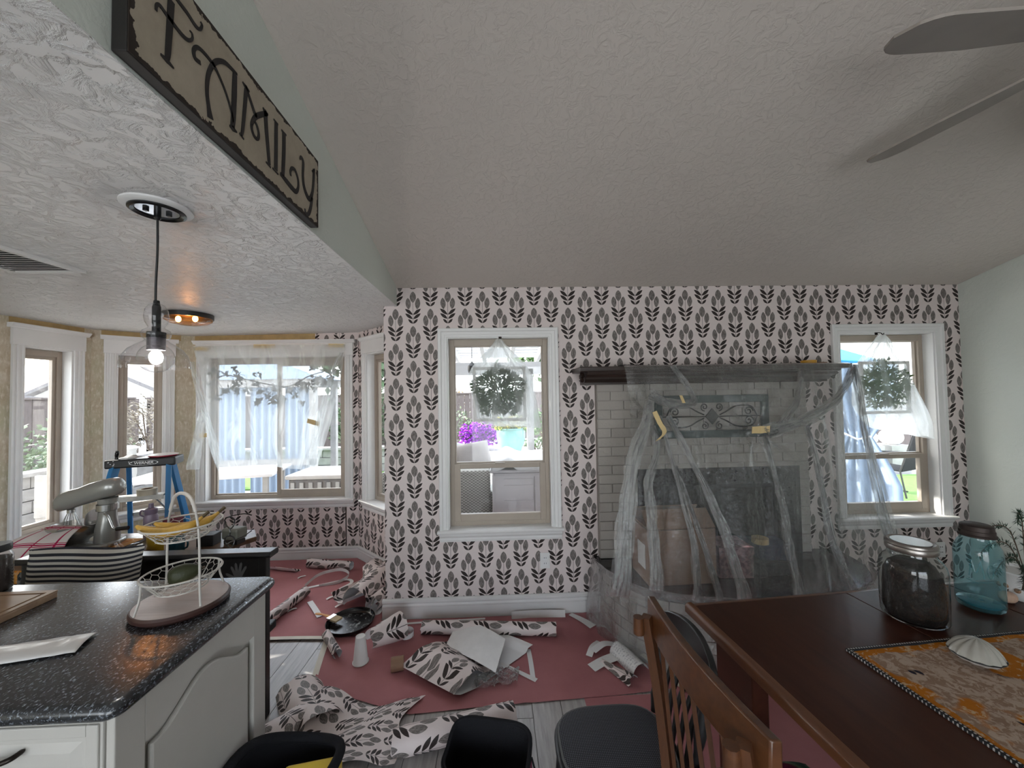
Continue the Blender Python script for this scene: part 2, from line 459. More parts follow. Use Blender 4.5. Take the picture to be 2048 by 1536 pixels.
# ceilings
b = MB().prism([(YB+.02, vault_z(YB+.02)), (YREAR-.2, vault_z(YREAR-.2)), (YREAR-.2, vault_z(YREAR-.2)+.15), (YB+.02, vault_z(YB+.02)+.15)], 'x', XS-.1, XR+.15)
ko(b.build('ceiling', M['vault']))
b = MB(); VX0, VX1, VY0, VY1 = -2.385, -2.095, 1.36, 1.96          # hole for the air duct
def nook_slab(xa, xb, ya, yb): b.prism([(xb, nook_z(xb)), (xb, nook_z(xb)+.003), (xa, nook_z(xa)+.003), (xa, nook_z(xa))], 'y', ya, yb)
nook_slab(VX1, XS, YREAR-.15, YC+.15); nook_slab(XL-.2, VX0, YREAR-.15, YC+.15); nook_slab(VX0, VX1, YREAR-.15, VY0); nook_slab(VX0, VX1, VY1, YC+.15)
ko(b.build('ceiling_nook', M['nook_ceiling']))
b = MB().prism([(YB, 2.3031), (YREAR, 2.3031), (YREAR, vault_z(YREAR)+.02), (YB, vault_z(YB)+.02)], 'x', XS-.1, XS)
ko(b.build('wall_soffit', M['wall_paint']))
# tan unpapered band above the bay windows and wallpaper already hung on the bay's right side
def on_wall(name, p0, p1, s0, s1, z0, z1, mat, parent=None, t=.003):
    d = Vector((p1[0]-p0[0], p1[1]-p0[1], 0)); a = math.atan2(d.y, d.x)
    return ko(MB().bx(s0, s1, -t, 0, z0, z1).build(name, mat, loc=(*p0, 0), rot=(0, 0, a)))
on_wall('trim_1', (XL, YREAR), A2, 2.92-YREAR, 3.43-YREAR, 2.216, 2.275, M['tan_band'])
on_wall('trim_2', A2, B2, .06, .60, 2.216, 2.278, M['tan_band'])
on_wall('trim_3', B2, C2, .02, 1.22, 2.216, 2.285, M['tan_band'])
on_wall('wall_paper_above', B2, C2, 1.22, 1.653, 2.21, 2.30, M['wallpaper_bay'])
on_wall('wall_paper_side', B2, C2, 1.52, 1.653, .0, 2.215, M['wallpaper_bay'])
on_wall('wall_paper_below', B2, C2, .15, 1.53, .0, .6, M['wallpaper_bay'])

# ---------------------------------------------------------------- baseboards and outlets
def basepoly(h, s=-1, o=0):
    k = h/.145
    return [(o, 0), (o+s*.016, 0), (o+s*.016, .085*k), (o+s*.019, .09*k), (o+s*.019, .098*k), (o+s*.013, .106*k), (o+s*.013, .112*k), (o+s*.022, .122*k), (o+s*.022, .136*k), (o+s*.008, .145*k), (o, .145*k)]
ko(MB().prism(basepoly(.145, -1, YB), 'x', -.868, .735).build('baseboard_back', M['trim'], smooth=30))
ko(MB().prism(basepoly(.12, -1, 0), 'x', 0, 1.66).build('baseboard_bay', M['trim'], loc=(*B2, 0), smooth=30))
ko(MB().prism(basepoly(.12, -1, 0), 'x', 0, .75).build('baseboard_bay_right', M['trim'], loc=(*C2, 0), rot=(0, 0, math.atan2(D2[1]-C2[1], D2[0]-C2[0])), smooth=30))
ko(MB().prism(basepoly(.145, -1, YB), 'x', 2.36, XR).build('baseboard_right', M['trim'], smooth=30))
for (x, z, lb) in ((.328, .385, 'white wall outlet below the papered window beside the fireplace'), (3.40, .37, 'white wall outlet low on the papered wall behind the glass jars')):
    t = thing('wall_outlet', lb, 'outlet', (x, YB, z))
    MB().box((0, -.003, 0), (.072, .006, .115)).build('cover_plate', M['trim'], t, bevel=.002)
    for dz in (-.02, .02):
        r_ = MB().box((0, -.008, dz), (.036, .004, .03)).build('receptacle', M['white_plastic'], t, bevel=.003)
        for dx in (-.007, .007): MB().box((dx, -.0105, dz+.003), (.003, .002, .01)).build('slot', M['black'], r_)

# ---------------------------------------------------------------- windows
def ring(b, W, H, prof):
    """mitred casing round three sides of an opening: prof = [(distance out, y)]"""
    n0 = len(b.v); k = len(prof)
    for d, y in prof: b.v += [(-d, y, -.0), (-d, y, H+d), (W+d, y, H+d), (W+d, y, -.0)]
    for i in range(k-1):
        for j in range(3):
            b.face((n0+i*4+j, n0+(i+1)*4+j, n0+(i+1)*4+j+1, n0+i*4+j+1))
    return b
def rect_frame(b, x0, x1, z0, z1, w, y0, y1, wt=None, wb=None):
    wt = wt or w; wb = wb or w
    b.bx(x0, x0+w, y0, y1, z0, z1); b.bx(x1-w, x1, y0, y1, z0, z1)
    b.bx(x0+w, x1-w, y0, y1, z1-wt, z1); b.bx(x0+w, x1-w, y0, y1, z0, z0+wb); return b
def window(n, origin, rz, W, H, style, casing, vin, ext=.075, split=None):
    t = struct('window_%d' % n, origin, rz)
    b = MB(); b.bx(0, .012, 0, .10, 0, H); b.build('jamb', M['trim'], t)
    MB().bx(W-.012, W, 0, .10, 0, H).build('jamb', M['trim'], t)
    MB().bx(.012, W-.012, 0, .10, H-.012, H).build('head_jamb', M['trim'], t)
    if casing == 'picture':
        ring(MB(), W, H, [(-.004, 0), (-.004, -.013), (.010, -.016), (.014, -.012), (.034, -.014), (.040, -.022), (.058, -.024), (.062, -.02), (.062, 0)]).build('casing', M['trim'], t, smooth=30)
        sx = .075
    else:
        cw = .075
        prof = [(0, 0), (0, -.014), (.012, -.016), (.016, -.011), (.03, -.011), (.034, -.017), (.044, -.017), (.048, -.011), (.06, -.011), (.064, -.018), (cw, -.018), (cw, 0)]
        MB().prism([(-x, y) for x, y in prof][::-1], 'z', 0, H).build('side_casing', M['trim'], t)
        MB().prism([(W+x, y) for x, y in prof], 'z', 0, H).build('side_casing', M['trim'], t)
        hb = MB().bx(-cw-.006, W+cw+.006, -.022, 0, H, H+.125).build('head_board', M['trim'], t, bevel=.002)
        c = MB().prism([(0, H+.125), (-.026, H+.125), (-.030, H+.134), (-.036, H+.138), (-.044, H+.148), (-.048, H+.152), (-.048, H+.160), (0, H+.160)], 'x', -cw-.026, W+cw+.026)
        c.build('cap_moulding', M['trim'], t); sx = cw+.018
    MB().prism([(.10, -.018), (-.045, -.018), (-.05, -.010), (-.05, -.002), (-.045, .004), (.10, .004)], 'x', -sx, W+sx).build('stool', M['trim'], t)
    MB().prism([(0, -.085), (-.010, -.085), (-.014, -.07), (-.014, -.055), (-.026, -.04), (-.03, -.022), (0, -.022)], 'x', -sx+.012, W+sx-.012).build('apron', M['trim'], t)
    y0, y1 = .075, .13
    fr = rect_frame(MB(), .012, W-.012, 0, H-.012, .035, y0, y1, .05, .04).build('frame', vin, t, bevel=.003)
    if style == 'hung':
        zs = split or .45
        up = rect_frame(MB(), .045, W-.045, zs-.005, H-.055, .012, y0+.02, y1-.01, .012, .045).build('upper_sash', vin, t, bevel=.002)
        lo = rect_frame(MB(), .04, W-.04, .035, zs+.03, .045, y0-.006, y0+.028, .035, .055).build('lower_sash', vin, t, bevel=.003)
        MB().box((W/2, y0-.012, zs+.032), (.075, .022, .012)).build('latch', vin, lo, bevel=.003)
        MB().bx(.057, W-.057, y0+.038, y0+.042, zs+.04, H-.067).build('pane', M['glass'], up)
        MB().bx(.085, W-.085, y0+.010, y0+.014, .09, zs-.005).build('pane', M['glass'], lo)
    elif style == 'slider':
        xs = split
        fx = rect_frame(MB(), .045, xs, .038, H-.06, .014, y0+.022, y1-.01).build('fixed_sash', vin, t, bevel=.002)
        sl = rect_frame(MB(), xs-.025, W-.04, .036, H-.058, .042, y0-.004, y0+.026, .042, .05).build('sliding_sash', vin, t, bevel=.003)
        MB().bx(.06, xs-.014, y0+.038, y0+.042, .052, H-.074).build('pane', M['glass'], fx)
        MB().bx(xs+.017, W-.082, y0+.010, y0+.014, .086, H-.1).build('pane', M['glass'], sl)
    else:
        sa = rect_frame(MB(), .045, W-.045, .038, H-.06, .028, y0+.012, y1-.01).build('sash', M['vinyl'], t, bevel=.003)
        MB().bx(.073, W-.073, y0+.03, y0+.034, .066, H-.088).build('pane', M['glass'], sa)
    return t
dang = math.atan2(B2[1]-A2[1], B2[0]-A2[0]); ddir = Vector((math.cos(dang), math.sin(dang)))
eang = math.atan2(D2[1]-C2[1], D2[0]-C2[0]); edir = Vector((math.cos(eang), math.sin(eang)))
window(1, (XL, 3.01, WZ0), PI/2, .34, WZ1-WZ0, 'single', 'cap', M['vinyl'])
window(2, (A2[0]+ddir.x*.156, A2[1]+ddir.y*.156, WZ0), dang, .326, WZ1-WZ0, 'single', 'cap', M['vinyl'])
window(3, (B2[0]+.12, YC, WZ0), 0, 1.405, WZ1-WZ0, 'slider', 'cap', M['vinyl'], split=.70)
window(4, (C2[0]+edir.x*.175, C2[1]+edir.y*.175, WZ0), eang, .465, WZ1-WZ0, 'single', 'cap', M['vinyl'])
window(5, (W1[0], YB, W1[2]), 0, W1[1]-W1[0], W1[3]-W1[2], 'hung', 'picture', M['vinyl'], split=.44)
window(6, (W2[0], YB, W2[2]), 0, W2[1]-W2[0], W2[3]-W2[2], 'hung', 'picture', M['vinyl'], split=.44)
# ---------------------------------------------------------------- outside: patio, garden, fence, neighbours
GZ = -.10
M['concrete'] = P('patio_concrete', (.55, .54, .52), .8, var=.08, vscale=2, bump=.2)
M['lawn'] = P('lawn_green', (.09, .19, .035), .9, var=.3, vscale=30, bump=.6, bscale=120)
M['gravel'] = P('pale_gravel', (.36, .36, .36), .9, var=.35, vscale=26, bump=.8, bscale=30)
M['fence'] = P('weathered_fence_wood', (.115, .092, .085), .85, var=.25, vscale=6, stretch=(8, 8, .5), bump=.3)
M['stone'] = P('grey_wall_block', (.28, .27, .265), .85, var=.2, vscale=6, bump=.6, bscale=20)
M['leaf_dark'] = P('dark_green_leaf', (.035, .075, .022), .55, var=.3, vscale=12)
M['leaf_mid'] = P('mid_green_leaf', (.075, .15, .04), .55, var=.3, vscale=12)
M['leaf_pale'] = P('grey_green_leaf', (.13, .17, .10), .6, var=.25, vscale=12)
M['leaf_dry'] = P('dry_shrub_twig', (.22, .19, .15), .8, var=.3, vscale=12)
M['purple'] = P('purple_blossom', (.32, .03, .50), .6, var=.25, vscale=20)
M['yellow'] = P('yellow_blossom', (.62, .56, .04), .6, var=.2, vscale=20)
M['stem'] = P('brown_stem', (.09, .06, .04), .8)
M['pergola'] = P('white_pergola_paint', (.42, .42, .43), .6, var=.04)
M['teal'] = P('teal_glazed_pot', (.13, .30, .28), .18, var=.2, vscale=6)
M['white_fabric'] = P('white_outdoor_fabric', (.52, .53, .54), .9, bump=.3, bscale=40, var=.05)
M['grey_fabric'] = P('grey_cushion_fabric', (.36, .34, .33), .9, bump=.3, bscale=60, var=.06)
def wicker_mat():
    t = NT('pale_wicker'); u, v = t.uv(); a = (u*150).sin()*(v*220).sin(); k = t.ramp(a*.5+.5, [(.3, 0), (.7, 1)])
    return t.end(t.bsdf(t.mix(k, (.26, .26, .235), (.56, .56, .52)), .7, normal=t.bump(E(t, k), .6, .006)))
M['wicker'] = wicker_mat()
M['resin'] = P('pale_resin', (.46, .445, .46), .5, var=.03)
M['blue'] = P('bright_blue_canvas', (.02, .25, .60), .8)
M['curtain'] = P('blue_white_outdoor_curtain', (.28, .35, .45), .9, var=.05)
M['stucco'] = P('pale_stucco', (.55, .53, .50), .85, bump=.3)
M['roof'] = P('grey_roof_shingle', (.16, .15, .15), .85, var=.2, vscale=20)

ko(MB().bx(-14, 14, 3.1, 7.4, GZ-.1, GZ).build('ground_patio', M['concrete']))
ko(MB().bx(-14, -3.75, -6, 3.1, GZ-.1, GZ-.001).build('ground_side_patio', M['concrete']))
ko(MB().bx(-20, 20, 7.4, 32, GZ-.12, GZ-.03).build('ground_garden_bed', M['gravel']))
tag(MB().bx(-6.1, -2.2, 7.42, 8.9, GZ-.03, GZ+.02).build('lawn', M['lawn']), 'short green lawn strip in front of the stone garden wall', 'grass', kind='stuff')
tag(MB().bx(4.4, 9.5, 5.2, 7.3, GZ, GZ+.02).build('lawn', M['lawn']), 'short green lawn beyond the curtained pergola post', 'grass', kind='stuff')

def fence(label, p0, p1, h, x_ranges):
    d = Vector((p1[0]-p0[0], p1[1]-p0[1], 0)); L = d.length
    t = thing('wooden_fence', label, 'fence', (*p0, GZ), math.atan2(d.y, d.x))
    bm = MB().bx(0, .142, 0, .02, 0, h-.03).mesh('board', M['fence'])
    x = 0; i = 0
    while x < L:
        if any(a <= x <= b for a, b in x_ranges):
            o = bpy.data.objects.new('board', bm); COL.objects.link(o); o.parent = t; o.location = (x, -.01*(i % 2), 0)
        x += .146; i += 1
    for z in (.35, h-.25): MB().bx(0, L, .02, .06, z, z+.09).build('rail', M['fence'], t)
    MB().bx(0, L, -.04, .07, h-.03, h+.01).build('cap_rail', M['fence'], t)
    k = 0
    while k*2.4 < L: MB().bx(k*2.4, k*2.4+.09, .02, .11, 0, h+.02).build('post', M['fence'], t); k += 1
fence('weathered board fence running along the back of the garden', (-9.4, 10.5), (14, 10.5), 1.80, [(.9, 6.9), (7.6, 11.2), (17.4, 23.2)])
fence('weathered board fence at the side of the garden toward the neighbour', (-9.6, 2.5), (-9.6, 10.4), 1.82, [(3.6, 7.9)])

def bush(name, label, cat, c, d, mat, n=500, L=.07, W=.022, flower=None, fn=0, group=None, seed=1, stemcol=None):
    rnd = random.Random(seed); t = thing(name, label, cat, c, 0, group); b = MB(); fl = MB()
    for i in range(n+fn):
        w = rnd.uniform(0, 2*PI); ph = math.acos(rnd.uniform(-.25, 1)); r = rnd.uniform(.45, 1.0)**.6*(1+.18*math.sin(3*w+seed)+.12*math.sin(5*ph+w))
        p = Vector((d[0]*r*math.sin(ph)*math.cos(w), d[1]*r*math.sin(ph)*math.sin(w), d[2]*(.42+.58*r*math.cos(ph))))
        dr = Vector((math.cos(w)+rnd.uniform(-.8, .8), math.sin(w)+rnd.uniform(-.8, .8), rnd.uniform(-.3, 1.2)))
        s = rnd.uniform(.6, 1.3)
        if i < n: b.leaf(p, dr, L*s, W*s, Vector((rnd.uniform(-1, 1), rnd.uniform(-1, 1), rnd.uniform(-1, 1))))
        else:
            for q in range(3): fl.leaf(p*1.03, (rnd.uniform(-1, 1), rnd.uniform(-1, 1), rnd.uniform(-.2, 1)), L*.8, W*1.7, Vector((rnd.uniform(-1, 1), rnd.uniform(-1, 1), 1)))
    b.build('foliage', mat, t)
    if fn: fl.build('blossoms', flower, t)
    s = MB()
    for k in range(5):
        w = k*1.3+seed; s.tube([(0, 0, 0), (d[0]*.3*math.cos(w), d[1]*.3*math.sin(w), d[2]*.45), (d[0]*.55*math.cos(w+.3), d[1]*.55*math.sin(w+.3), d[2]*.8)], .012, 5)
    s.build('stems', M['stem'], t)
    return t
# raised bed with a low capped wall, seen through the hung window
t = thing('raised_bed_wall', 'low white capped planter wall behind the patio sofa', 'garden wall', (0, 7.5, GZ))
MB().bx(-1.9, 2.0, -.1, .1, 0, .55).build('wall_body', M['stucco'], t); MB().bx(-1.92, 2.02, -.14, .14, .55, .61).build('cap', M['pergola'], t)
tag(ko(MB().bx(-1.9, 2.0, 7.6, 10.4, GZ, .44).build('ground_raised_bed', M['gravel'])))
bush('purple_flower_bush', 'round bush covered in purple blossoms in the raised bed', 'bush', (-.42, 8.3, .40), (.42, .35, .62), M['leaf_dark'], 300, .05, .02, M['purple'], 900, seed=3)
bush('green_shrub', 'loose grey green shrub growing left of the purple bush', 'bush', (-1.0, 9.0, .42), (.55, .4, .85), M['leaf_pale'], 800, .06, .02, seed=4)
bush('green_shrub', 'small bright shrub near the white pergola post', 'bush', (1.02, 8.6, .42), (.35, .3, .9), M['leaf_mid'], 600, .07, .025, seed=5)
bush('green_shrub', 'low leafy plant at the foot of the white pergola post', 'bush', (.78, 7.9, .42), (.25, .2, .3), M['leaf_mid'], 250, .07, .025, seed=6)
bush('autumn_shrub', 'shrub with pale orange leaves showing above the back fence', 'bush', (-1.55, 11.6, -.13), (.6, .5, 2.4), P('pale_orange_leaf', (.42, .27, .12), .6, var=.3, vscale=10), 900, .09, .035, seed=8)
t = thing('planter_pot', 'large teal glazed pot standing on the low planter wall', 'pot', (.235, 7.5, .51))
MB().lathe([(.0, .0), (.17, 0), (.20, .02), (.255, .15), (.285, .30), (.285, .40), (.275, .44), (.29, .455), (.285, .47), (.26, .46), (.255, .40), (0, .38)], n=32).build('pot_body', M['teal'], t, smooth=50)
bush('yellow_flowers', 'yellow flowering plant filling the teal pot', 'plant', (.235, 7.5, .86), (.30, .26, .32), M['leaf_mid'], 350, .07, .03, M['yellow'], 260, seed=9)

# pergola over the patio
t = thing('pergola', 'white pergola of rafters and slats over the patio sofa', 'pergola', (0, 3.2, GZ))
for (x, y) in ((.46, 2.35), (3.6, 2.35)): MB().bx(x-.05, x+.05, y-.05, y+.05, 0, 2.1).build('post', M['pergola'], t)
MB().bx(-.7, 4.0, 2.3, 2.4, 2.02, 2.2).build('header_beam', M['pergola'], t)
MB().bx(-.7, 4.0, .0, .06, 2.38, 2.52).build('ledger_beam', M['pergola'], t)
sl = math.atan2(-.22, 2.5)
for i in range(12):
    x = -.6+i*.4
    MB().box((x, 1.35, 2.39), (.05, 2.9, .12), Matrix.Rotation(sl, 3, 'X')).build('rafter', M['pergola'], t)
for i in range(15):
    y = .12+i*.185
    MB().bx(-.75, 4.1, y-.03, y+.03, 2.545-y*.088, 2.575-y*.088).build('slat', M['pergola'], t)
t = thing('lantern', 'small dark lantern hanging under the pergola rafters', 'lantern', (-.34, 5.0, 1.92))
MB().lathe([(0, 0), (.045, 0), (.055, .03), (.055, .09), (.02, .13), (.008, .15)], n=12).build('lantern_body', M['black'], t, smooth=40)
MB().tube([(0, 0, .14), (0, 0, .40)], .004, 6).build('hanging_wire', M['black'], t)

# patio sofa with cushions and the resin storage box under the window
t = thing('wicker_sofa', 'pale wicker patio sofa standing outside the hung window', 'sofa', (-.62, 4.05, GZ))
MB().bx(-.62, .52, 0, .12, .1, .93).build('backrest', M['wicker'], t, bevel=.02)
MB().bx(-.62, .52, .12, .8, .1, .42).build('seat_base', M['wicker'], t, bevel=.02)
MB().bx(.42, .54, .02, .8, .1, .70).build('arm', M['wicker'], t, bevel=.02); MB().bx(-.66, -.54, .02, .8, .1, .70).build('arm', M['wicker'], t, bevel=.02)
for x in (-.55, .45):
    for y in (.06, .7): MB().bx(x-.03, x+.03, y-.03, y+.03, 0, .1).build('leg', M['black'], t)
def cushion(name, label, c, d, rot, mat, group=None, cat='cushion'):
    b = MB(); n = 14
    def f(u, v, sgn):
        x, y = u*2-1, v*2-1; e = (1-abs(x)**4)*(1-abs(y)**4)
        return Vector((x*d[0]*(1-.06*(1-abs(y)**2)*0), y*d[1], sgn*d[2]*(max(e, 0)**.5)))
    b.grid(lambda u, v: rot @ f(u, v, 1), n, n); b.grid(lambda u, v: rot @ f(1-u, v, -1), n, n)
    o = b.build(name, mat, loc=c, smooth=60); return tag(o, label, cat, group)
cushion('cushion', 'grey round edged cushion at the end of the patio sofa', (-.30, 4.36, .90), (.20, .20, .10), Matrix.Rotation(R(60), 3, 'X') @ Matrix.Rotation(R(10), 3, 'Z'), M['grey_fabric'])
cushion('cushion', 'white cushion slumped against the patio sofa backrest', (-.60, 4.50, .90), (.22, .2, .08), Matrix.Rotation(R(70), 3, 'X') @ Matrix.Rotation(R(-15), 3, 'Z'), M['white_fabric'])
cushion('cushion', 'cream cushion at the far left end of the patio sofa', (-.86, 4.36, .90), (.2, .2, .09), Matrix.Rotation(R(65), 3, 'X'), P('cream_fabric', (.55, .5, .42), .9, bump=.3))
t = thing('storage_box', 'pale resin storage box with panel lines outside the hung window', 'storage box', (.17, 3.55, GZ))
MB().bx(-.24, .27, 0, .6, 0, 1.0).build('box_body', M['resin'], t, bevel=.03)
for z in (.56, .73, .87, .93): MB().bx(-.13, .14, -.007, .001, z, z+.014).build('panel_rib', M['resin'], t)
MB().bx(.15, .158, -.008, .001, .42, .96).build('corner_rib', M['stone'], t); MB().bx(-.26, .29, -.02, .62, 1.0, 1.03).build('lid', M['resin'], t, bevel=.01)
b = MB(); b.grid(lambda u, v: (-.08+.56*u, 3.5+.85*v, .985+.02*noise.noise((u*6, v*6, 1))+.05*math.exp(-((u-.3)/.12)**2)-(.06 if v < .04 else 0)), 24, 16)
tag(b.build('draped_cloth', M['white_fabric'], smooth=60, solid=.006), 'white cloth lying over the resin storage box', 'cloth')

# curtained corner, umbrella, chair and garden seen through the other hung window
def curtain(label, c, w, z0, z1, mat, tie=None, seed=0):
    t = thing('outdoor_curtain', label, 'curtain', (c[0], c[1], 0), R(-45)); b = MB()
    def f(u, v):
        z = z0+(z1-z0)*v; k = 1.0
        if tie: k = .34+.66*min(1, abs(z-tie)/.55)**.8
        return Vector(((u-.5)*w*k, .04*k*math.sin(u*34+seed), z))
    b.grid(f, 60, 18, lambda u, v: (u*w, v*(z1-z0))); b.build('drape', mat, t, smooth=60)
    if tie: MB().tube([(-w*.17, -.06, tie+.06), (0, -.075, tie-.01), (w*.17, -.05, tie+.03)], .012, 6).build('tieback', M['white_fabric'], t)
    MB().tube([(-w*.5, 0, z1+.01), (w*.5, 0, z1+.01)], .012, 6).build('rod', M['white_plastic'], t)
    return t
curtain('pale blue curtain tied back on the pergola post', (4.42, 4.55), .75, GZ+.02, 1.92, M['curtain'], 1.02)
t = thing('patio_umbrella', 'bright blue patio umbrella opened behind the curtains', 'umbrella', (5.35, 6.5, GZ+.02))
b = MB(); n = 8
top = Vector((0, 0, 2.62))
for k in range(n):
    a0, a1 = 2*PI*k/n, 2*PI*(k+1)/n; i0 = len(b.v)
    b.v += [tuple(top), (1.05*math.cos(a0), 1.05*math.sin(a0), 2.12), (1.0*math.cos((a0+a1)/2), 1.0*math.sin((a0+a1)/2), 2.16), (1.05*math.cos(a1), 1.05*math.sin(a1), 2.12)]
    b.face((i0, i0+1, i0+2, i0+3))
b.build('canopy', M['blue'], t, solid=.01)
MB().tube([(0, 0, 0), (0, 0, 2.64)], .024, 8).build('pole', M['white_plastic'], t); MB().lathe([(0, 0), (.25, 0), (.25, .05), (.04, .09), (.04, .2)], n=20).build('base', M['stone'], t)
t = thing('patio_chair', 'dark sling patio chair standing on the lawn', 'chair', (6.35, 6.0, GZ+.02), R(200))
b = MB(); b.grid(lambda u, v: ((u-.5)*.52, .25+.16*v, .42+.62*v), 6, 8); b.build('backrest', M['black_cloth'], t, solid=.015)
b = MB(); b.grid(lambda u, v: ((u-.5)*.52, -.28+.53*v, .45-.03*v), 6, 6); b.build('seat', M['black_cloth'], t, solid=.015)
for sx in (-.27, .27):
    MB().tube([(sx, -.3, .45), (sx, -.32, .02), (sx, .1, .02)], .013, 6).build('leg', M['black'], t)
    MB().tube([(sx, -.28, .63), (sx, .1, .66), (sx, .33, .72)], .014, 6).build('arm', M['black'], t)
    MB().tube([(sx, .42, 1.04), (sx, .24, .42), (sx, .30, .02)], .013, 6).build('back_leg', M['black'], t)
for i, (x, y, lb) in enumerate(((7.55, 7.6, 'white hen garden statue nearer the curtained pergola post'), (8.15, 7.65, 'white hen garden statue nearer the white neighbour house'))):
    t = thing('garden_statue', lb, 'statue', (x, y, GZ-.03), 0, 'white hen statues by the fence')
    MB().ellipsoid((0, 0, .75), (.17, .22, .17)).build('body', M['white_plastic'], t, smooth=60); MB().ellipsoid((0, -.14, .98), (.07, .08, .13)).build('head', M['white_plastic'], t, smooth=60)
    MB().bx(-.2, .2, -.2, .2, 0, .60).build('plinth', M['stone'], t)
# neighbouring houses and trees beyond the fences
def house(label, c, w, d, h, rh, vents=True, rz=0):
    t = thing('neighbour_house', label, 'house', c, rz)
    MB().prism([(-w/2, 0), (w/2, 0), (w/2, h), (0, h+rh), (-w/2, h)], 'y', 0, d).build('walls', M['stucco'], t)
    for s in (-1, 1):
        q = [(0, h+rh+.04), (s*(w/2+.4), h-.4*rh/(w/2)+.04), (s*(w/2+.4), h-.4*rh/(w/2)-.12), (0, h+rh-.12)]
        MB().prism(q, 'y', -.35, d+.3).build('roof_slope', M['roof'], t)
    if vents:
        for x in (-.35, .35):
            v = MB().bx(x-.22, x+.22, -.03, 0, h+.15, h+.85).build('gable_vent', M['pergola'], t)
            for k in range(6): MB().bx(x-.19, x+.19, -.045, -.03, h+.2+k*.1, h+.25+k*.1).build('louvre', M['stone'], v)
house('pale neighbour house with louvred gable behind the fence', (-17.6, 17.5, 0), 7.0, 8, 1.75, 1.55)
house('neighbour house with low grey roof beyond the side fence', (-15.5, 8.5, 0), 9, 6, 1.7, .75, False, R(80))
house('white neighbour house showing beside the blue umbrella', (16.5, 14.5, 0), 9, 6, 3.0, 1.6, False, R(-40))
def tree(label, c, h, rr, n, mat, seed):
    rnd = random.Random(seed); t = thing('garden_tree', label, 'tree', c); b = MB()
    for k in range(14):
        w = rnd.uniform(0, 2*PI); q = Vector((rr*.75*math.cos(w)*rnd.random(), rr*.75*math.sin(w)*rnd.random(), h*rnd.uniform(.6, .98)))
        for i in range(n//14):
            p = q+Vector((rnd.gauss(0, 1), rnd.gauss(0, 1), rnd.gauss(0, .8)))*rr*.22
            b.leaf(p, (rnd.uniform(-1, 1), rnd.uniform(-1, 1), rnd.uniform(-1, .6)), .34, .10, Vector((rnd.uniform(-1, 1), rnd.uniform(-1, 1), 1)))
    b.build('crown', mat, t); MB().tube([(0, 0, 0), (.1, 0, h*.5), (0, .1, h*.85)], [.16, .11, .04], 7).build('trunk', M['stem'], t)
M['leaf_far'] = P('blue_green_far_leaf', (.10, .14, .13), .7, var=.2)
tree('broad leafy tree rising behind the gabled house', (-18.5, 29.5, 0), 5.6, 2.2, 1500, M['leaf_far'], 5)
tree('small tree behind the low roofed neighbour house', (-19.5, 14.5, 0), 3.6, 1.3, 600, M['leaf_far'], 6)
tree('dark leafy tree standing beyond the lawn by the agave', (-4.6, 12.5, 0), 4.2, 1.7, 1700, M['leaf_dark'], 7)
tree('tall tree over the back fence near the pergola', (1.8, 14, 0), 4.6, 1.8, 1300, M['leaf_mid'], 8)
# side garden by the bay
def block_wall(label, p0, p1, courses, bl=.42, bh=.17):
    d = Vector((p1[0]-p0[0], p1[1]-p0[1], 0)); L = d.length
    t = thing('stone_garden_wall', label, 'garden wall', (*p0, GZ), math.atan2(d.y, d.x))
    m = MB().bx(.006, bl-.006, 0, .22, .006, bh-.006).mesh('block', M['stone'])
    for c in range(courses):
        x = -(c % 2)*bl/2
        while x < L:
            o = bpy.data.objects.new('block', m); COL.objects.link(o); o.parent = t; o.location = (x, c*.015+random.uniform(-.006, .006), c*bh); x += bl
    MB().bx(-.1, L+.1, -.03, .26, courses*bh, courses*bh+.06).build('cap_stone', M['stone'], t, bevel=.01)
block_wall('grey block retaining wall behind the lawn strip', (-6.2, 9.0), (-2.4, 9.0), 3)
block_wall('grey block planter wall outside the side bay window', (-6.6, 4.2), (-6.6, 8.2), 4)
block_wall('grey block planter wall outside the angled bay window', (-6.6, 8.25), (-6.2, 9.0), 3)
bush('green_shrub', 'soft green shrub above the block planter wall outside the side window', 'bush', (-7.55, 5.9, -.12), (.55, .6, 1.45), M['leaf_pale'], 1100, .08, .025, seed=11)
bush('green_shrub', 'second green shrub above the block planter wall against the side fence', 'bush', (-7.75, 7.3, -.12), (.6, .6, 1.5), M['leaf_pale'], 900, .08, .025, seed=12)
bush('dry_shrub', 'dry twiggy sunlit shrub against the fence outside the angled window', 'bush', (-8.1, 9.35, -.12), (.95, .6, 1.8), M['leaf_dry'], 2200, .10, .014, seed=13)
bush('purple_flower_bush', 'lavender flowered shrub outside the angled window beside the ladder', 'bush', (-5.9, 7.6, -.12), (.38, .38, .95), M['leaf_pale'], 300, .06, .02, P('lavender_blossom', (.4, .28, .5), .6), 160, seed=14)
t = thing('garden_pot', 'pale rounded garden pot outside the angled window', 'pot', (-5.95, 6.0, GZ))
MB().lathe([(0, 0), (.16, 0), (.28, .25), (.34, .6), (.33, .95), (.36, 1.0), (.33, 1.02), (.3, .95), (0, .9)], n=24).build('pot_body', P('pale_pot', (.55, .53, .5), .6), t, smooth=50)
t = thing('agave_plant', 'spiky agave growing in front of the block retaining wall', 'plant', (-3.6, 9.35, .45)); b = MB()
for k in range(34):
    w = k*2.4; e = .3+.9*(k/34); b.leaf((0, 0, 0), (math.cos(w)*math.cos(e), math.sin(w)*math.cos(e), math.sin(e)), .62, .035)
b.build('leaves', M['leaf_pale'], t)
bush('green_shrub', 'tall dark shrub behind the agave', 'bush', (-3.4, 9.85, -.12), (.9, .3, 2.1), M['leaf_dark'], 1500, .10, .03, seed=15)
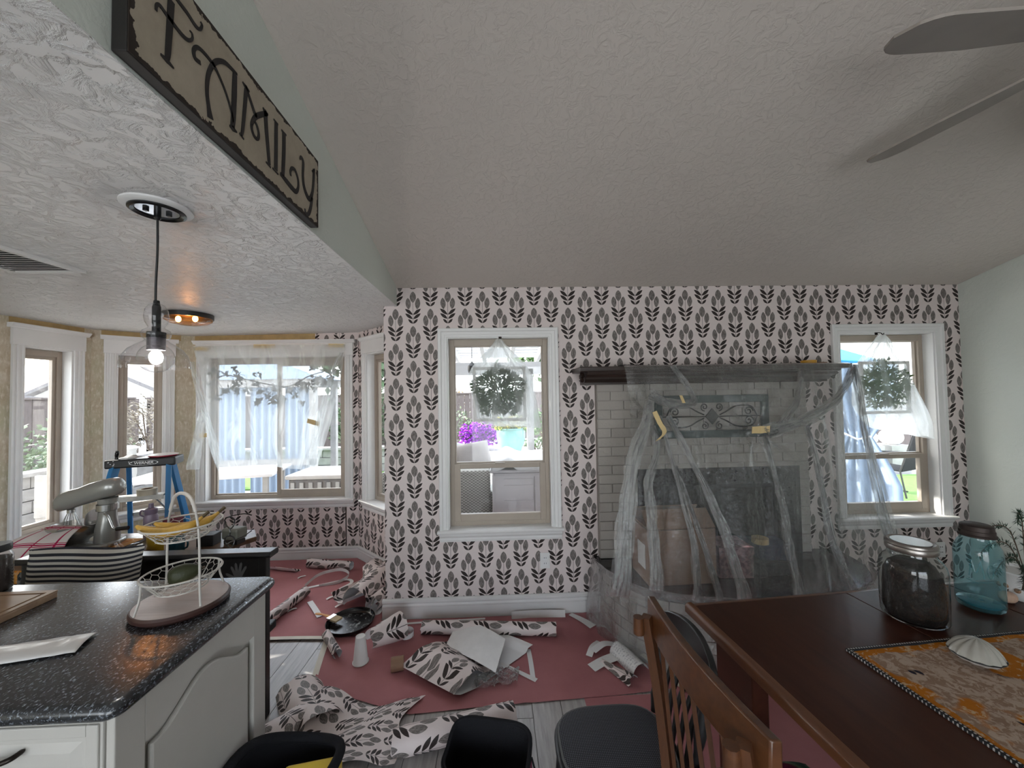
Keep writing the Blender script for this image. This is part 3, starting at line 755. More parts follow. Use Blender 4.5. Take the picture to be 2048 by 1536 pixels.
# hot tub box, patio table and gazebo curtains outside the wide bay window
t = thing('utility_box', 'dark grey patio box with pale lid outside the wide bay window', 'storage box', (-2.45, 5.6, GZ))
MB().bx(-.42, .42, -.3, .35, .05, .62).build('box_body', P('dark_grey_resin', (.10, .09, .09), .6, var=.1), t, bevel=.02)
MB().bx(-.45, .45, -.33, .38, .62, .68).build('lid', M['grey_fabric'], t, bevel=.02)
for k in range(7): MB().bx(-.38+k*.12, -.33+k*.12, -.315, -.3, .1, .58).build('rib', M['stone'], t)
t = thing('patio_table', 'long pale patio table outside the wide bay window', 'table', (-3.9, 5.35, GZ), R(12))
MB().bx(-.85, .85, -.4, .4, .70, .74).build('table_top', M['resin'], t, bevel=.01)
for x in (-.75, .75):
    for y in (-.32, .32): MB().bx(x-.03, x+.03, y-.03, y+.03, 0, .7).build('leg', M['stone'], t)
t = thing('patio_chair', 'pale garden chair beside the long patio table', 'chair', (-4.95, 4.7, GZ), R(200))
MB().bx(-.24, .24, -.24, .24, .42, .46).build('seat', M['stone'], t); MB().bx(-.24, .24, .22, .26, .46, .92).build('backrest', M['stone'], t)
for x in (-.22, .22):
    for y in (-.22, .22): MB().bx(x-.015, x+.015, y-.015, y+.015, 0, .42).build('leg', M['stone'], t)
t = thing('gazebo', 'gazebo with pale blue curtain walls outside the wide bay window', 'gazebo', (-4.15, 6.5, GZ))
for (x, y) in ((-1.25, 0), (1.05, 0), (-1.25, .8), (1.05, .8)): MB().bx(x-.05, x+.05, y-.05, y+.05, 0, 2.05).build('post', M['stone'], t)
MB().bx(-1.35, 1.15, -.07, .07, 1.92, 2.05).build('beam', M['stone'], t); MB().bx(-1.35, 1.15, 0.73, 0.87, 1.92, 2.05).build('beam', M['stone'], t)
MB().bx(-1.3, 1.1, -.05, .0, .62, .72).build('rail', M['stone'], t)
for x0 in (-1.2, -.62, -.02, .55):
    b = MB(); b.grid(lambda u, v: (x0+.5*u, .06+.03*math.sin(u*26), .03+1.9*v), 40, 4); b.build('curtain_panel', M['curtain'], t, smooth=60)
b = MB().prism([(-1.45, 2.05), (1.25, 2.05), (-.1, 2.6)], 'y', -.1, .88); b.build('canopy', M['curtain'], t)
# unseen slabs added overhead to keep direct sun out of the windows
ko(MB().bx(-5.6, -.9, 3.55, 5.2, 2.42, 2.52).build('ceiling_sun_blocker', M['pergola']))
ko(MB().bx(-.8, 4.2, 3.0, 3.62, 2.585, 2.64).build('ceiling_sun_blocker_back', M['pergola']))
# ---------------------------------------------------------------- fireplace, mantel, curved hearth
FY = 2.80
HEARTH = bez([(.70, 2.856, 0), (.71, 2.68, 0), (.80, 2.45, 0), (.93, 2.315, 0), (1.17, 2.225, 0), (1.45, 2.185, 0), (1.80, 2.19, 0), (2.12, 2.25, 0), (2.36, 2.37, 0), (2.50, 2.56, 0), (2.54, 2.72, 0), (2.55, 2.856, 0)], 5)
fp = thing('fireplace', 'white painted brick fireplace with dark mantel and curved granite hearth', 'fireplace', (1.55, YB, 0))
def fpo(b, name, m, parent=None, **k):
    o = b.build(name, m, parent or fp, **k)
    if parent is None or parent is fp: o.location = (-1.55, -YB, 0)
    return o
core = MB(); core.bx(.73, 1.19, FY+.006, YB, .40, 1.70); core.bx(2.08, 2.33, FY+.006, YB, .40, 1.70); core.bx(1.19, 2.08, FY+.006, YB, .93, 1.70)
fpo(core, 'mortar_backing', M['mortar'])
def brick_at(m, loc, rz=0):
    o = bpy.data.objects.new('brick', m); COL.objects.link(o); o.parent = fp; o.location = (loc[0]-1.55, loc[1]-YB, loc[2]); o.rotation_euler = (R(random.uniform(-.4, .4)), 0, rz)
bl, bh, j = .192, .060, .008
full = MB().box((0, 0, 0), (bl, .05, bh)).mesh('brick', M['brick'])
cache = {}
for c in range(19):
    z = .41+j/2+bh/2+c*(bh+j); x = .733 - (bl+j)/2*(c % 2)
    while x < 2.327:
        a, b_ = max(x, .733), min(x+bl, 2.327)
        segs = [(a, b_)]
        if z < 1.055: segs = [(a, min(b_, 1.018))] if a < 1.018 else ([(max(a, 2.252), b_)] if b_ > 2.252 else [])
        for a, b_ in segs:
            if b_-a > .02:
                w = round(b_-a, 3)
                if w not in cache: cache[w] = MB().box((0, 0, 0), (w, .05, bh)).mesh('brick', M['brick'])
                brick_at(cache[w], ((a+b_)/2, FY+.02+random.uniform(-.002, .002), z))
        x += bl+j
sur = MB(); sur.bx(1.02, 1.20, FY-.012, FY+.03, .41, 1.055); sur.bx(2.07, 2.25, FY-.012, FY+.03, .41, 1.055); sur.bx(1.20, 2.07, FY-.012, FY+.03, .93, 1.055)
fpo(sur, 'granite_surround', M['granite_hearth'], bevel=.002)
M['soot'] = P('sooty_firebrick', (.035, .032, .030), .9, bump=.4, var=.2)
fb = MB(); fb.prism([(1.20, FY+.03), (1.32, 3.30), (1.30, 3.32), (1.18, FY+.03)], 'z', .40, .95); fb.prism([(2.07, FY+.03), (2.09, FY+.03), (1.97, 3.32), (1.95, 3.30)], 'z', .40, .95)
fb.bx(1.30, 1.97, 3.30, 3.33, .40, .95); fb.bx(1.18, 2.09, FY+.03, 3.33, .93, .96); fb.bx(1.18, 2.09, FY+.03, 3.33, .385, .41)
fpo(fb, 'firebox', M['soot'])
ko(MB().bx(1.10, 2.17, YB+.14, 3.42, -.10, .383).bx(1.10, 2.17, 3.335, 3.42, .383, 1.3).bx(1.10, 1.17, YB+.14, 3.335, .383, 1.3).bx(2.10, 2.17, YB+.14, 3.335, .383, 1.3).bx(1.17, 2.10, YB+.14, 3.335, .965, 1.3).build('wall_chimney_chase', M['wall_paint']))
fs = MB(); rect_frame(fs, 1.20, 2.07, .41, .93, .03, FY-.004, FY+.004); fs.bx(1.62, 1.65, FY-.003, FY+.003, .44, .90); fpo(fs, 'fire_screen_frame', M['black'])
man = fpo(MB().bx(.56, 2.49, 2.575, YB-.001, 1.772, 1.806), 'mantel_shelf', M['mantel'], bevel=.006)
cr = [(YB-.001, 1.772), (2.60, 1.772), (2.605, 1.758), (2.63, 1.752), (2.645, 1.735), (2.68, 1.722), (2.705, 1.70), (2.72, 1.70), (2.72, 1.685), (YB-.001, 1.685)]
fpo(MB().prism(cr, 'x', .62, 2.43), 'mantel_crown', M['mantel'])
for x in (.60, 2.45): fpo(MB().tube([(x, 2.70, 1.77), (x, 2.66, 1.74), (x, 2.69, 1.715), (x, 2.73, 1.735), (x, 2.715, 1.755)], .014, 8), 'scroll_bracket', M['mantel'], smooth=50)
def curve_slab(z0, z1, inset, y1=YB-.002):
    b = MB(); c = Vector((1.62, 2.85, 0)); pts = [p+(c-p).normalized()*inset for p in HEARTH]
    b.prism([(p.x, min(p.y, y1)) for p in pts], 'z', z0, z1); return b
fpo(curve_slab(.368, .41, 0), 'hearth_slab', M['granite_hearth'], bevel=.006)
fpo(curve_slab(0, .368, .055), 'hearth_base', M['mortar'])
cl = [0]
for a, b_ in zip(HEARTH, HEARTH[1:]): cl.append(cl[-1]+(b_-a).length)
def hearth_at(s):
    s = max(0, min(cl[-1]-1e-4, s))
    i = max(k for k in range(len(cl)) if cl[k] <= s); i = min(i, len(HEARTH)-2); t = (s-cl[i])/(cl[i+1]-cl[i])
    p = HEARTH[i].lerp(HEARTH[i+1], t); d = (HEARTH[i+1]-HEARTH[i]).normalized(); return p, d
hb = MB().box((0, 0, 0), (.125, .03, .062)).mesh('brick', M['brick'])
for c in range(5):
    s = .07 + .0675*(c % 2)
    while s < cl[-1]-.05:
        p, d = hearth_at(s); n = Vector((d.y, -d.x, 0)); q = p - n*.045 if n.y < 0 else p + n*.045
        cdir = (Vector((1.62, 2.85, 0))-p).normalized(); q = p+cdir*.045
        brick_at(hb, (q.x, q.y, .037+c*.071), math.atan2(d.y, d.x)); s += .135

# ---------------------------------------------------------------- things on the hearth and mantel
t = thing('cardboard_box', 'large cardboard carton with flaps open standing on the hearth', 'box', (1.14, 2.52, .41), R(2))
w, d, h = .22, .135, .34
MB().bx(-w, w, -d, -d+.006, 0, h).build('front_panel', M['card'], t); MB().bx(-w, w, d-.006, d, 0, h).build('back_panel', M['card'], t)
sp = MB().bx(-w, -w+.006, -d+.006, d-.006, 0, h).build('side_panel', M['card'], t); MB().bx(w-.006, w, -d+.006, d-.006, 0, h).build('side_panel', M['card'], t)
MB().bx(-w+.006, w-.006, -d+.006, d-.006, 0, .006).build('bottom', M['card'], t)
MB().box((-w-.003, -.03, .16), (.004, .11, .15)).build('shipping_label', M['paper'], sp)
MB().box((0, .05-d, h+.055), (2*w, .006, .14), Matrix.Rotation(R(-48), 3, 'X')).build('flap', M['card'], t)
MB().box((0, d-.03, h+.045), (2*w, .006, .12), Matrix.Rotation(R(35), 3, 'X')).build('flap', M['card'], t)
MB().box((-w+.045, 0, h+.004), (.12, .24, .006), Matrix.Rotation(R(20), 3, 'Y')).build('flap', M['card'], t)
def carton(name, label, loc, dims, mat, rz=0, cat='box', lidm=None):
    t = thing(name, label, cat, loc, rz); a, b_, c = dims
    MB().bx(-a/2, a/2, -b_/2, b_/2, 0, c*.8).build('body', mat, t, bevel=.003)
    MB().bx(-a/2-.004, a/2+.004, -b_/2-.004, b_/2+.004, c*.76, c).build('lid', lidm or mat, t, bevel=.003)
def mottled(name, a, b, s): 
    t_ = NT(name); return t_.end(t_.bsdf(t_.mix(t_.ramp(t_.noise(s, detail=5), [(.42, 0), (.58, 1)]), a, b), .7))
carton('keepsake_box', 'pink floral patterned keepsake box on the hearth beside the carton', (1.53, 2.54, .41), (.22, .2, .2), mottled('pink_floral_paper', (.32, .17, .18), (.16, .08, .09), 45), R(-3))
carton('storage_tin', 'low dark storage box lying on the hearth before the firebox', (1.80, 2.55, .41), (.26, .2, .09), M['black'], R(4))
carton('storage_tin', 'dark blue lidded box resting on the low dark storage box', (1.82, 2.56, .50), (.2, .17, .10), P('navy_box', (.02, .03, .07), .5), R(-6))
t = thing('tape_roll', 'yellow tape roll sitting on the dark blue lidded box', 'tape', (1.74, 2.52, .602))
MB().lathe([(.028, 0), (.05, 0), (.05, .035), (.028, .035), (.028, 0)], n=28).build('tape_band', M['tape'], t, smooth=40)
t = thing('tape_roll', 'yellow masking tape roll lying on the right end of the mantel', 'tape', (2.26, 2.68, 1.806))
MB().lathe([(.027, 0), (.048, 0), (.048, .03), (.027, .03), (.027, 0)], n=28).build('tape_band', P('orange_tape', (.55, .28, .03), .5), t, smooth=40)
t = thing('utility_knife', 'small brown handled utility knife beside the tape on the mantel', 'knife', (2.34, 2.66, 1.806), R(20))
MB().bx(-.035, .05, -.011, .011, 0, .016).build('handle', M['card'], t, bevel=.004); MB().bx(-.07, -.035, -.007, .007, .006, .008).build('blade', M['metal'], t)
t = thing('tv_remote', 'black remote control lying on the left part of the mantel', 'remote', (.95, 2.68, 1.806), R(3))
MB().bx(-.09, .09, -.022, .022, 0, .016).build('body', M['black_gloss'], t, bevel=.005)
for k in range(6): MB().box((-.06+k*.022, 0, .017), (.01, .018, .002)).build('button', M['stone'], t)
# iron scroll wall plaque in a teal frame
t = thing('wall_plaque', 'teal wooden frame with black iron scrollwork hung on the brick', 'wall decor', (1.585, FY-.012, 1.28))
tealw = wood('aged_teal_paint', (.03, .055, .055), (.07, .10, .10), .6)
W_, H_ = .43, .315
for z in (0, H_-.055): MB().bx(-W_, W_, -.022, 0, z, z+.055).build('frame_rail', tealw, t, bevel=.003)
for x in (-W_, W_-.055): MB().bx(x, x+.055, -.022, 0, .055, H_-.055).build('frame_stile', tealw, t, bevel=.003)
zc = H_/2
def spiral(c, r, turns, a0, s=1, n=22):
    return [(c[0]+s*r*(1-.8*k/n)*math.cos(a0+turns*2*PI*k/n), -.012, c[1]+r*(1-.8*k/n)*math.sin(a0+turns*2*PI*k/n)) for k in range(n+1)]
for s in (-1, 1):
    for zz in (-1, 1):
        MB().tube([(s*.06, -.012, zc+zz*.012)]+bez([(s*.10, -.012, zc+zz*.03), (s*.19, -.012, zc+zz*.075), (s*.30, -.012, zc+zz*.07), (s*.345, -.012, zc)], 6), .005, 6).build('scroll_bar', M['black'], t)
        MB().tube(spiral((s*.28, zc+zz*.035), .035, 1.4, 0, s), .0045, 6).build('scroll', M['black'], t)
        MB().tube(spiral((s*.055, zc+zz*.07), .03, 1.4, zz*-PI/2, s), .0045, 6).build('scroll', M['black'], t)
    MB().tube([(s*.04, -.012, zc), (s*.37, -.012, zc)], .0045, 6).build('cross_bar', M['black'], t)
MB().prism([(-.05, zc), (0, zc-.06), (.05, zc), (0, zc+.06)], 'y', -.02, -.008).build('diamond_boss', M['black'], t)

# ---------------------------------------------------------------- clear plastic draped from mantel to floor
def slope_y(x, z):
    """resting surface of the sheet: from the mantel lip out over the hearth edge"""
    y = 2.565-.26*(1.81-z)
    edge = 2.30-.10*math.cos((x-1.55)*1.5)
    return min(y, 2.56) if z > .6 else y*(z-.42)/.18*1.0+edge*(1-(z-.42)/.18) if z > .42 else edge
def drape():
    b = MB(); xl = lambda v: .86-.20*v**1.2+.05*math.sin(v*5); xr = lambda v: 2.46-.10*v+.10*v*v
    pins = [(1.02, 1.47), (1.70, 1.355)]
    def f(u, v):
        if v < .07:
            return Vector((xl(0)+(xr(0)-xl(0))*u, 2.76-.2*v/.07, 1.811+.003*noise.noise((u*9, v*40, 0))))
        k = (v-.07)/.93; z = 1.808-1.39*k; x = xl(k)+(xr(k)-xl(k))*u
        y = slope_y(x, z)
        amp = .012+.045*k
        fold = math.sin(u*41+2.2*k+1.4*noise.noise((u*5, k*2, 3)))*.35+math.sin(u*19-3*k*u+.7)*.45+.8*noise.noise((u*7, k*1.6, 1.3))+.5*noise.noise((u*18, k*3, 5))
        y -= amp*abs(fold)
        for (px, pz) in pins:
            r2 = ((x-px)/.22)**2+((z-pz)/.2)**2
            y += .03*math.exp(-r2)+.018*math.exp(-r2*.5)*math.sin(9*math.atan2(z-pz, x-px))
        return Vector((x, min(y, 2.567), z))
    b.grid(f, 90, 80, lambda u, v: (u*1.7, v*1.6))
    fb_ = MB()
    # the skirt that hangs from the hearth edge to the floor
    def g(u, v):
        s = .02+u*(cl[-1]-.30); p, d = hearth_at(s); out = (p-Vector((1.62, 2.85, 0))).normalized()
        o = .022+.05*v+.022*(.3+v)*abs(math.sin(u*46+1.5*noise.noise((u*8, v*2, 9))))+.03*v*noise.noise((u*6, v*2, 4))
        q = p+out*max(o, .008); return Vector((q.x, min(q.y, 2.835), .435-.43*v))
    fb_.grid(g, 110, 14, lambda u, v: (u*3.2, v*.45))
    # bunched folds: several layers of film gathered into ropes running down from the taped points
    ropes = [([(.99,1.57),(.94,1.41),(.85,1.25),(.78,1.02),(.72,.74),(.67,.46)], .050), ([(.99,1.41),(.99,1.25),(.91,1.07),(.90,.84),(.88,.5)], .030),
             ([(1.04,1.47),(1.09,1.1),(1.13,.73),(1.10,.44)], .020), ([(1.10,1.47),(1.25,1.06),(1.33,.77),(1.37,.43)], .030), ([(1.10,1.16),(1.15,.92),(1.20,.67),(1.23,.43)], .018),
             ([(2.43,1.77),(2.26,1.58),(2.01,1.44),(1.70,1.36)], .034), ([(2.06,1.76),(1.97,1.56),(1.80,1.39),(1.70,1.35)], .026), ([(1.71,1.33),(1.71,1.08),(1.71,.88),(1.68,.43)], .022),
             ([(2.0,1.39),(2.0,1.14),(1.97,.79),(1.99,.57),(2.03,.43)], .024), ([(2.44,1.79),(2.38,1.38),(2.33,.92),(2.34,.64),(2.38,.45)], .036), ([(1.18,1.80),(1.28,1.57),(1.11,1.55),(.98,1.61)], .03)]
    for path, w in ropes:
        pts = bez([(x, 0, z) for x, z in path], 10); m = len(pts)
        for lay in range(2):
            def r(u, v):
                i = v*(m-1); k = min(int(i), m-2); p = pts[k].lerp(pts[k+1], i-k); d = (pts[k+1]-pts[k]).normalized(); n = Vector((d.z, 0, -d.x))
                q = p+n*(u-.5)*2*w*(.55+.6*v)*(1+.35*noise.noise((v*7, lay, w*50)))
                zig = .016*abs(math.sin(u*PI*(3+lay)+4*noise.noise((v*4, u*2, lay))))
                return Vector((q.x, slope_y(q.x, q.z)-.035-.012*lay-zig-.03*v, max(q.z, .425)))
            fb_.grid(r, 10, m*2, lambda u, v: (u*.2+lay, v*1.3))
    return b, fb_
ds = thing('plastic_sheet', 'clear plastic dust sheet draped over the fireplace from mantel to floor', 'plastic sheet', (1.6, 2.4, 0))
db, df_ = drape(); o = db.build('film', M['film'], ds, smooth=60); o.location = (-1.6, -2.4, 0)
o = df_.build('gathered_folds', M['film_fold'], ds, smooth=60); o.location = (-1.6, -2.4, 0)
def tape_bit(label, pts, w, n, parent=None, mat=None, name='tape_strip', group=None):
    """a strip of tape through points, width along n"""
    b = MB(); n = Vector(n).normalized(); P_ = bez(pts, 4)
    b.grid(lambda u, v: P_[min(int(round(u*(len(P_)-1))), len(P_)-1)]+n*w*(v-.5)*(1+.06*math.sin(u*40)), len(P_)-1, 1)
    return tag(b.build(name, mat or M['tape'], parent, solid=.0012), label, 'tape', group) if parent is None else b.build(name, mat or M['tape'], parent, solid=.0012)
for pts, w, n in (([(.99, 2.385, 1.50), (1.015, 2.37, 1.43), (1.04, 2.36, 1.37), (1.0, 2.37, 1.32)], .03, (1, 0, .4)), ([(1.62, 2.385, 1.37), (1.68, 2.38, 1.372), (1.72, 2.36, 1.375)], .045, (.1, 0, 1)), ([(1.18, 2.42, 1.60), (1.20, 2.42, 1.55)], .02, (1, 0, 0))):
    o = tape_bit(None, pts, w, n, ds); o.location = (-1.6, -2.4, 0)

# ---------------------------------------------------------------- wreaths in milky bags hung in the two windows
def wreath(labels, xc, outline, seed, leafm, wr=.18):
    rnd = random.Random(seed)
    t = thing('wreath_frame', labels[0], 'wreath', (xc, 2.80, 1.43))
    fw, fh = .195, .40
    for z in (0, fh-.022): MB().bx(-fw, fw, -.012, .008, z, z+.022).build('frame_bar', M['paper'], t)
    for x in (-fw, fw-.022): MB().bx(x, x+.022, -.012, .008, .022, fh-.022).build('frame_bar', M['paper'], t)
    b = MB()
    for i in range(1500):
        w = rnd.uniform(0, 2*PI); r = wr*(rnd.random()**.55)*(1+.12*math.sin(5*w)); p = Vector((r*math.cos(w), rnd.uniform(-.03, .035), fh/2+.02+r*math.sin(w)*.95))
        d = Vector((math.cos(w)+rnd.uniform(-1, 1), rnd.uniform(-.5, .5), math.sin(w)+rnd.uniform(-1, 1)))
        b.leaf(p, d, rnd.uniform(.02, .042), rnd.uniform(.004, .009), Vector((rnd.uniform(-1, 1), 1, rnd.uniform(-1, 1))))
    b.build('greenery', leafm, t)
    for s in (-1, 1):
        for k in range(7):
            a = Vector((s*.115*(1-k/7.), -.004, fh+.19*k/7.)); e = Vector((s*.115*(1-(k+.95)/7.), -.004, fh+.19*(k+.95)/7.)); m_ = (a+e)/2; dv = (e-a)
            side = Vector((dv.z, 0, -dv.x)).normalized()*.006 if k % 2 else Vector((0, .006, 0))
            MB().tube([a, m_*.5+a*.5+side, m_*.5+e*.5+side, e, m_*.5+e*.5-side, m_*.5+a*.5-side], .0014, 5, closed=True).build('chain_link', M['bronze'], t)
    hk = thing('wall_hook', labels[2], 'hook', (xc+.01, 2.857, 2.045))
    MB().box((0, -.003, .012), (.022, .006, .03)).build('back_plate', M['bronze'], hk, bevel=.002)
    MB().tube(bez([(0, -.006, .014), (0, -.04, .006), (0, -.055, -.012), (0, -.062, .004)], 5), .003, 6).build('hook_arm', M['bronze'], hk)
    bag = thing('plastic_bag', labels[1], 'plastic bag', (xc, 2.80, 1.35)); b = MB()
    zs = [q[0] for q in outline]
    def edge(v, side):
        i = v*(len(outline)-1); k = min(int(i), len(outline)-2); tt = i-k; a, c = outline[k], outline[k+1]
        return a[0]+(c[0]-a[0])*tt, a[side]+(c[side]-a[side])*tt
    for sy in (-1, 1):
        def f(u, v):
            zl, xl_ = edge(v, 1); zr, xr_ = edge(v, 2)
            x = xl_+(xr_-xl_)*u; z = zl
            bot = 0
            if v > .75: bot = outline[-1][3]*((v-.75)/.25)*u
            bulge = (4*u*(1-u))**.5*(.022+.045*min(1, v*1.6))
            return Vector((x-xc, (bulge+.006*noise.noise((u*7, v*7, sy+seed)))*sy+.004, z-1.35-bot+.008*noise.noise((u*6, v*3, 8+seed))))
        b.grid(f, 26, 30, lambda u, v: (u*.5+sy, v*.7))
    b.build('film', M['film_bag'], bag, smooth=60)
wreath(('dark green wreath in a square frame hung before the window left of the fireplace', 'milky plastic bag over the dark wreath in the window left of the fireplace', 'small bronze hook holding the bagged dark wreath'),
       .01, [(2.035, -.01, .03, 0), (2.00, -.035, .055, 0), (1.84, -.185, .21, 0), (1.76, -.225, .255, 0), (1.60, -.19, .28, 0), (1.46, -.16, .30, 0), (1.405, -.10, .315, .03)], 1, M['leaf_dark'])
wreath(('sparse green wreath in a square frame hung before the window right of the fireplace', 'milky plastic bag over the sparse wreath in the window right of the fireplace', 'small bronze hook holding the bagged sparse wreath'),
       2.95, [(2.035, 2.93, 2.97, 0), (2.00, 2.90, 3.0, 0), (1.82, 2.745, 3.13, 0), (1.66, 2.70, 3.18, 0), (1.50, 2.69, 3.26, 0), (1.38, 2.77, 3.32, 0), (1.33, 2.83, 3.325, .10)], 2, M['leaf_mid'], .18)

# plastic sheet taped over the wide bay window
pw = thing('plastic_sheet', 'thin plastic sheet taped over the wide bay window', 'plastic sheet', (-2.27, YC-.06, .9)); b = MB()
def f(u, v):
    z = 2.16-1.24*v; xl_ = -3.03+.28*v**1.1+.03*math.sin(v*6); xr_ = -1.535-.02*v-.26*v**1.5
    x = xl_+(xr_-xl_)*u; z += .05*v*math.sin(u*3.1)-.03*v*u
    y = -.022-.02*v-.035*v*abs(noise.noise((u*5, v*3, 2)))-.012*abs(math.sin(u*15+3*noise.noise((u*3, v*2, 7))))*(.2+v)
    return Vector((x+2.27, y, z-.9))
b.grid(f, 60, 50, lambda u, v: (u*1.5, v*1.25))
for path, w in (([(-1.56, 2.07), (-1.66, 1.8), (-1.74, 1.5), (-1.80, 1.2), (-1.84, .94)], .045), ([(-3.0, 2.0), (-2.93, 1.7), (-2.82, 1.35), (-2.72, 1.0)], .04), ([(-2.9, 1.5), (-2.93, 1.25), (-2.97, .95)], .06)):
    pts = bez([(x+2.27, 0, z-.9) for x, z in path], 8); m = len(pts)
    def r(u, v):
        i = v*(m-1); k = min(int(i), m-2); p = pts[k].lerp(pts[k+1], i-k)
        return Vector((p.x+(u-.5)*2*w*(.6+.5*v), -.06-.02*v-.012*abs(math.sin(u*9+3*noise.noise((v*4, 1, 1)))), p.z))
    b.grid(r, 8, m, lambda u, v: (u*.15+3, v*1.2))
b.build('film', M['film_window'], pw, smooth=60)
for pts, w, n in (([(-3.02, -.033, 2.135), (-2.90, -.033, 2.13)], .035, (0, 0, 1)), ([(-2.45, -.033, 2.155), (-2.24, -.033, 2.15)], .034, (0, 0, 1)), ([(-1.71, -.033, 2.155), (-1.56, -.033, 2.15)], .034, (0, 0, 1)),
                  ([(-1.90, -.075, 1.40), (-1.78, -.08, 1.365)], .045, (.2, 0, 1)), ([(-2.97, -.035, 1.27), (-2.89, -.05, 1.275)], .04, (0, 0, 1))):
    o = tape_bit(None, pts, w, n, pw); o.location = (2.27, .03, -.9)

# dried leaf garland hanging inside the wide bay window, a dark silhouette behind the film
gl = thing('leaf_garland', 'dark dried leaf garland hung across the wide bay window behind the film', 'garland', (-2.35, YC+.03, 1.75)); rnd = random.Random(21)
br = bez([(-.62, 0, .02), (-.45, 0, .12), (-.25, 0, .08), (0, 0, .02), (.2, 0, .0), (.4, 0, .10), (.6, 0, .16)], 6)
MB().tube(br, .006, 6).build('twig', M['stem'], gl)
lb = MB(); tw_ = MB()
for i in range(46):
    p = br[rnd.randrange(len(br))]; e_ = p+Vector((rnd.uniform(-.12, .12), rnd.uniform(-.015, .015), rnd.uniform(-.20, .08)))
    tw_.tube([p, (p+e_)/2+Vector((.01, 0, .02)), e_], .0018, 4)
    for k in range(9): lb.leaf(e_+Vector((rnd.uniform(-.018, .018), rnd.uniform(-.01, .01), rnd.uniform(-.018, .018))), (rnd.uniform(-1, 1), rnd.uniform(-.6, .6), rnd.uniform(-1, 1)), rnd.uniform(.03, .055), rnd.uniform(.010, .018), Vector((rnd.uniform(-1, 1), 1, rnd.uniform(-1, 1))))
tw_.build('side_twigs', M['stem'], gl); lb.build('dried_leaves', P('dried_brown_leaf', (.07, .06, .05), .8, var=.2), gl)
MB().tube([(-.62, 0, .02), (-.60, 0, .27)], .0012, 4).build('hanging_thread', M['black'], gl); MB().tube([(.6, 0, .16), (.59, 0, .27)], .0012, 4).build('hanging_thread', M['black'], gl)
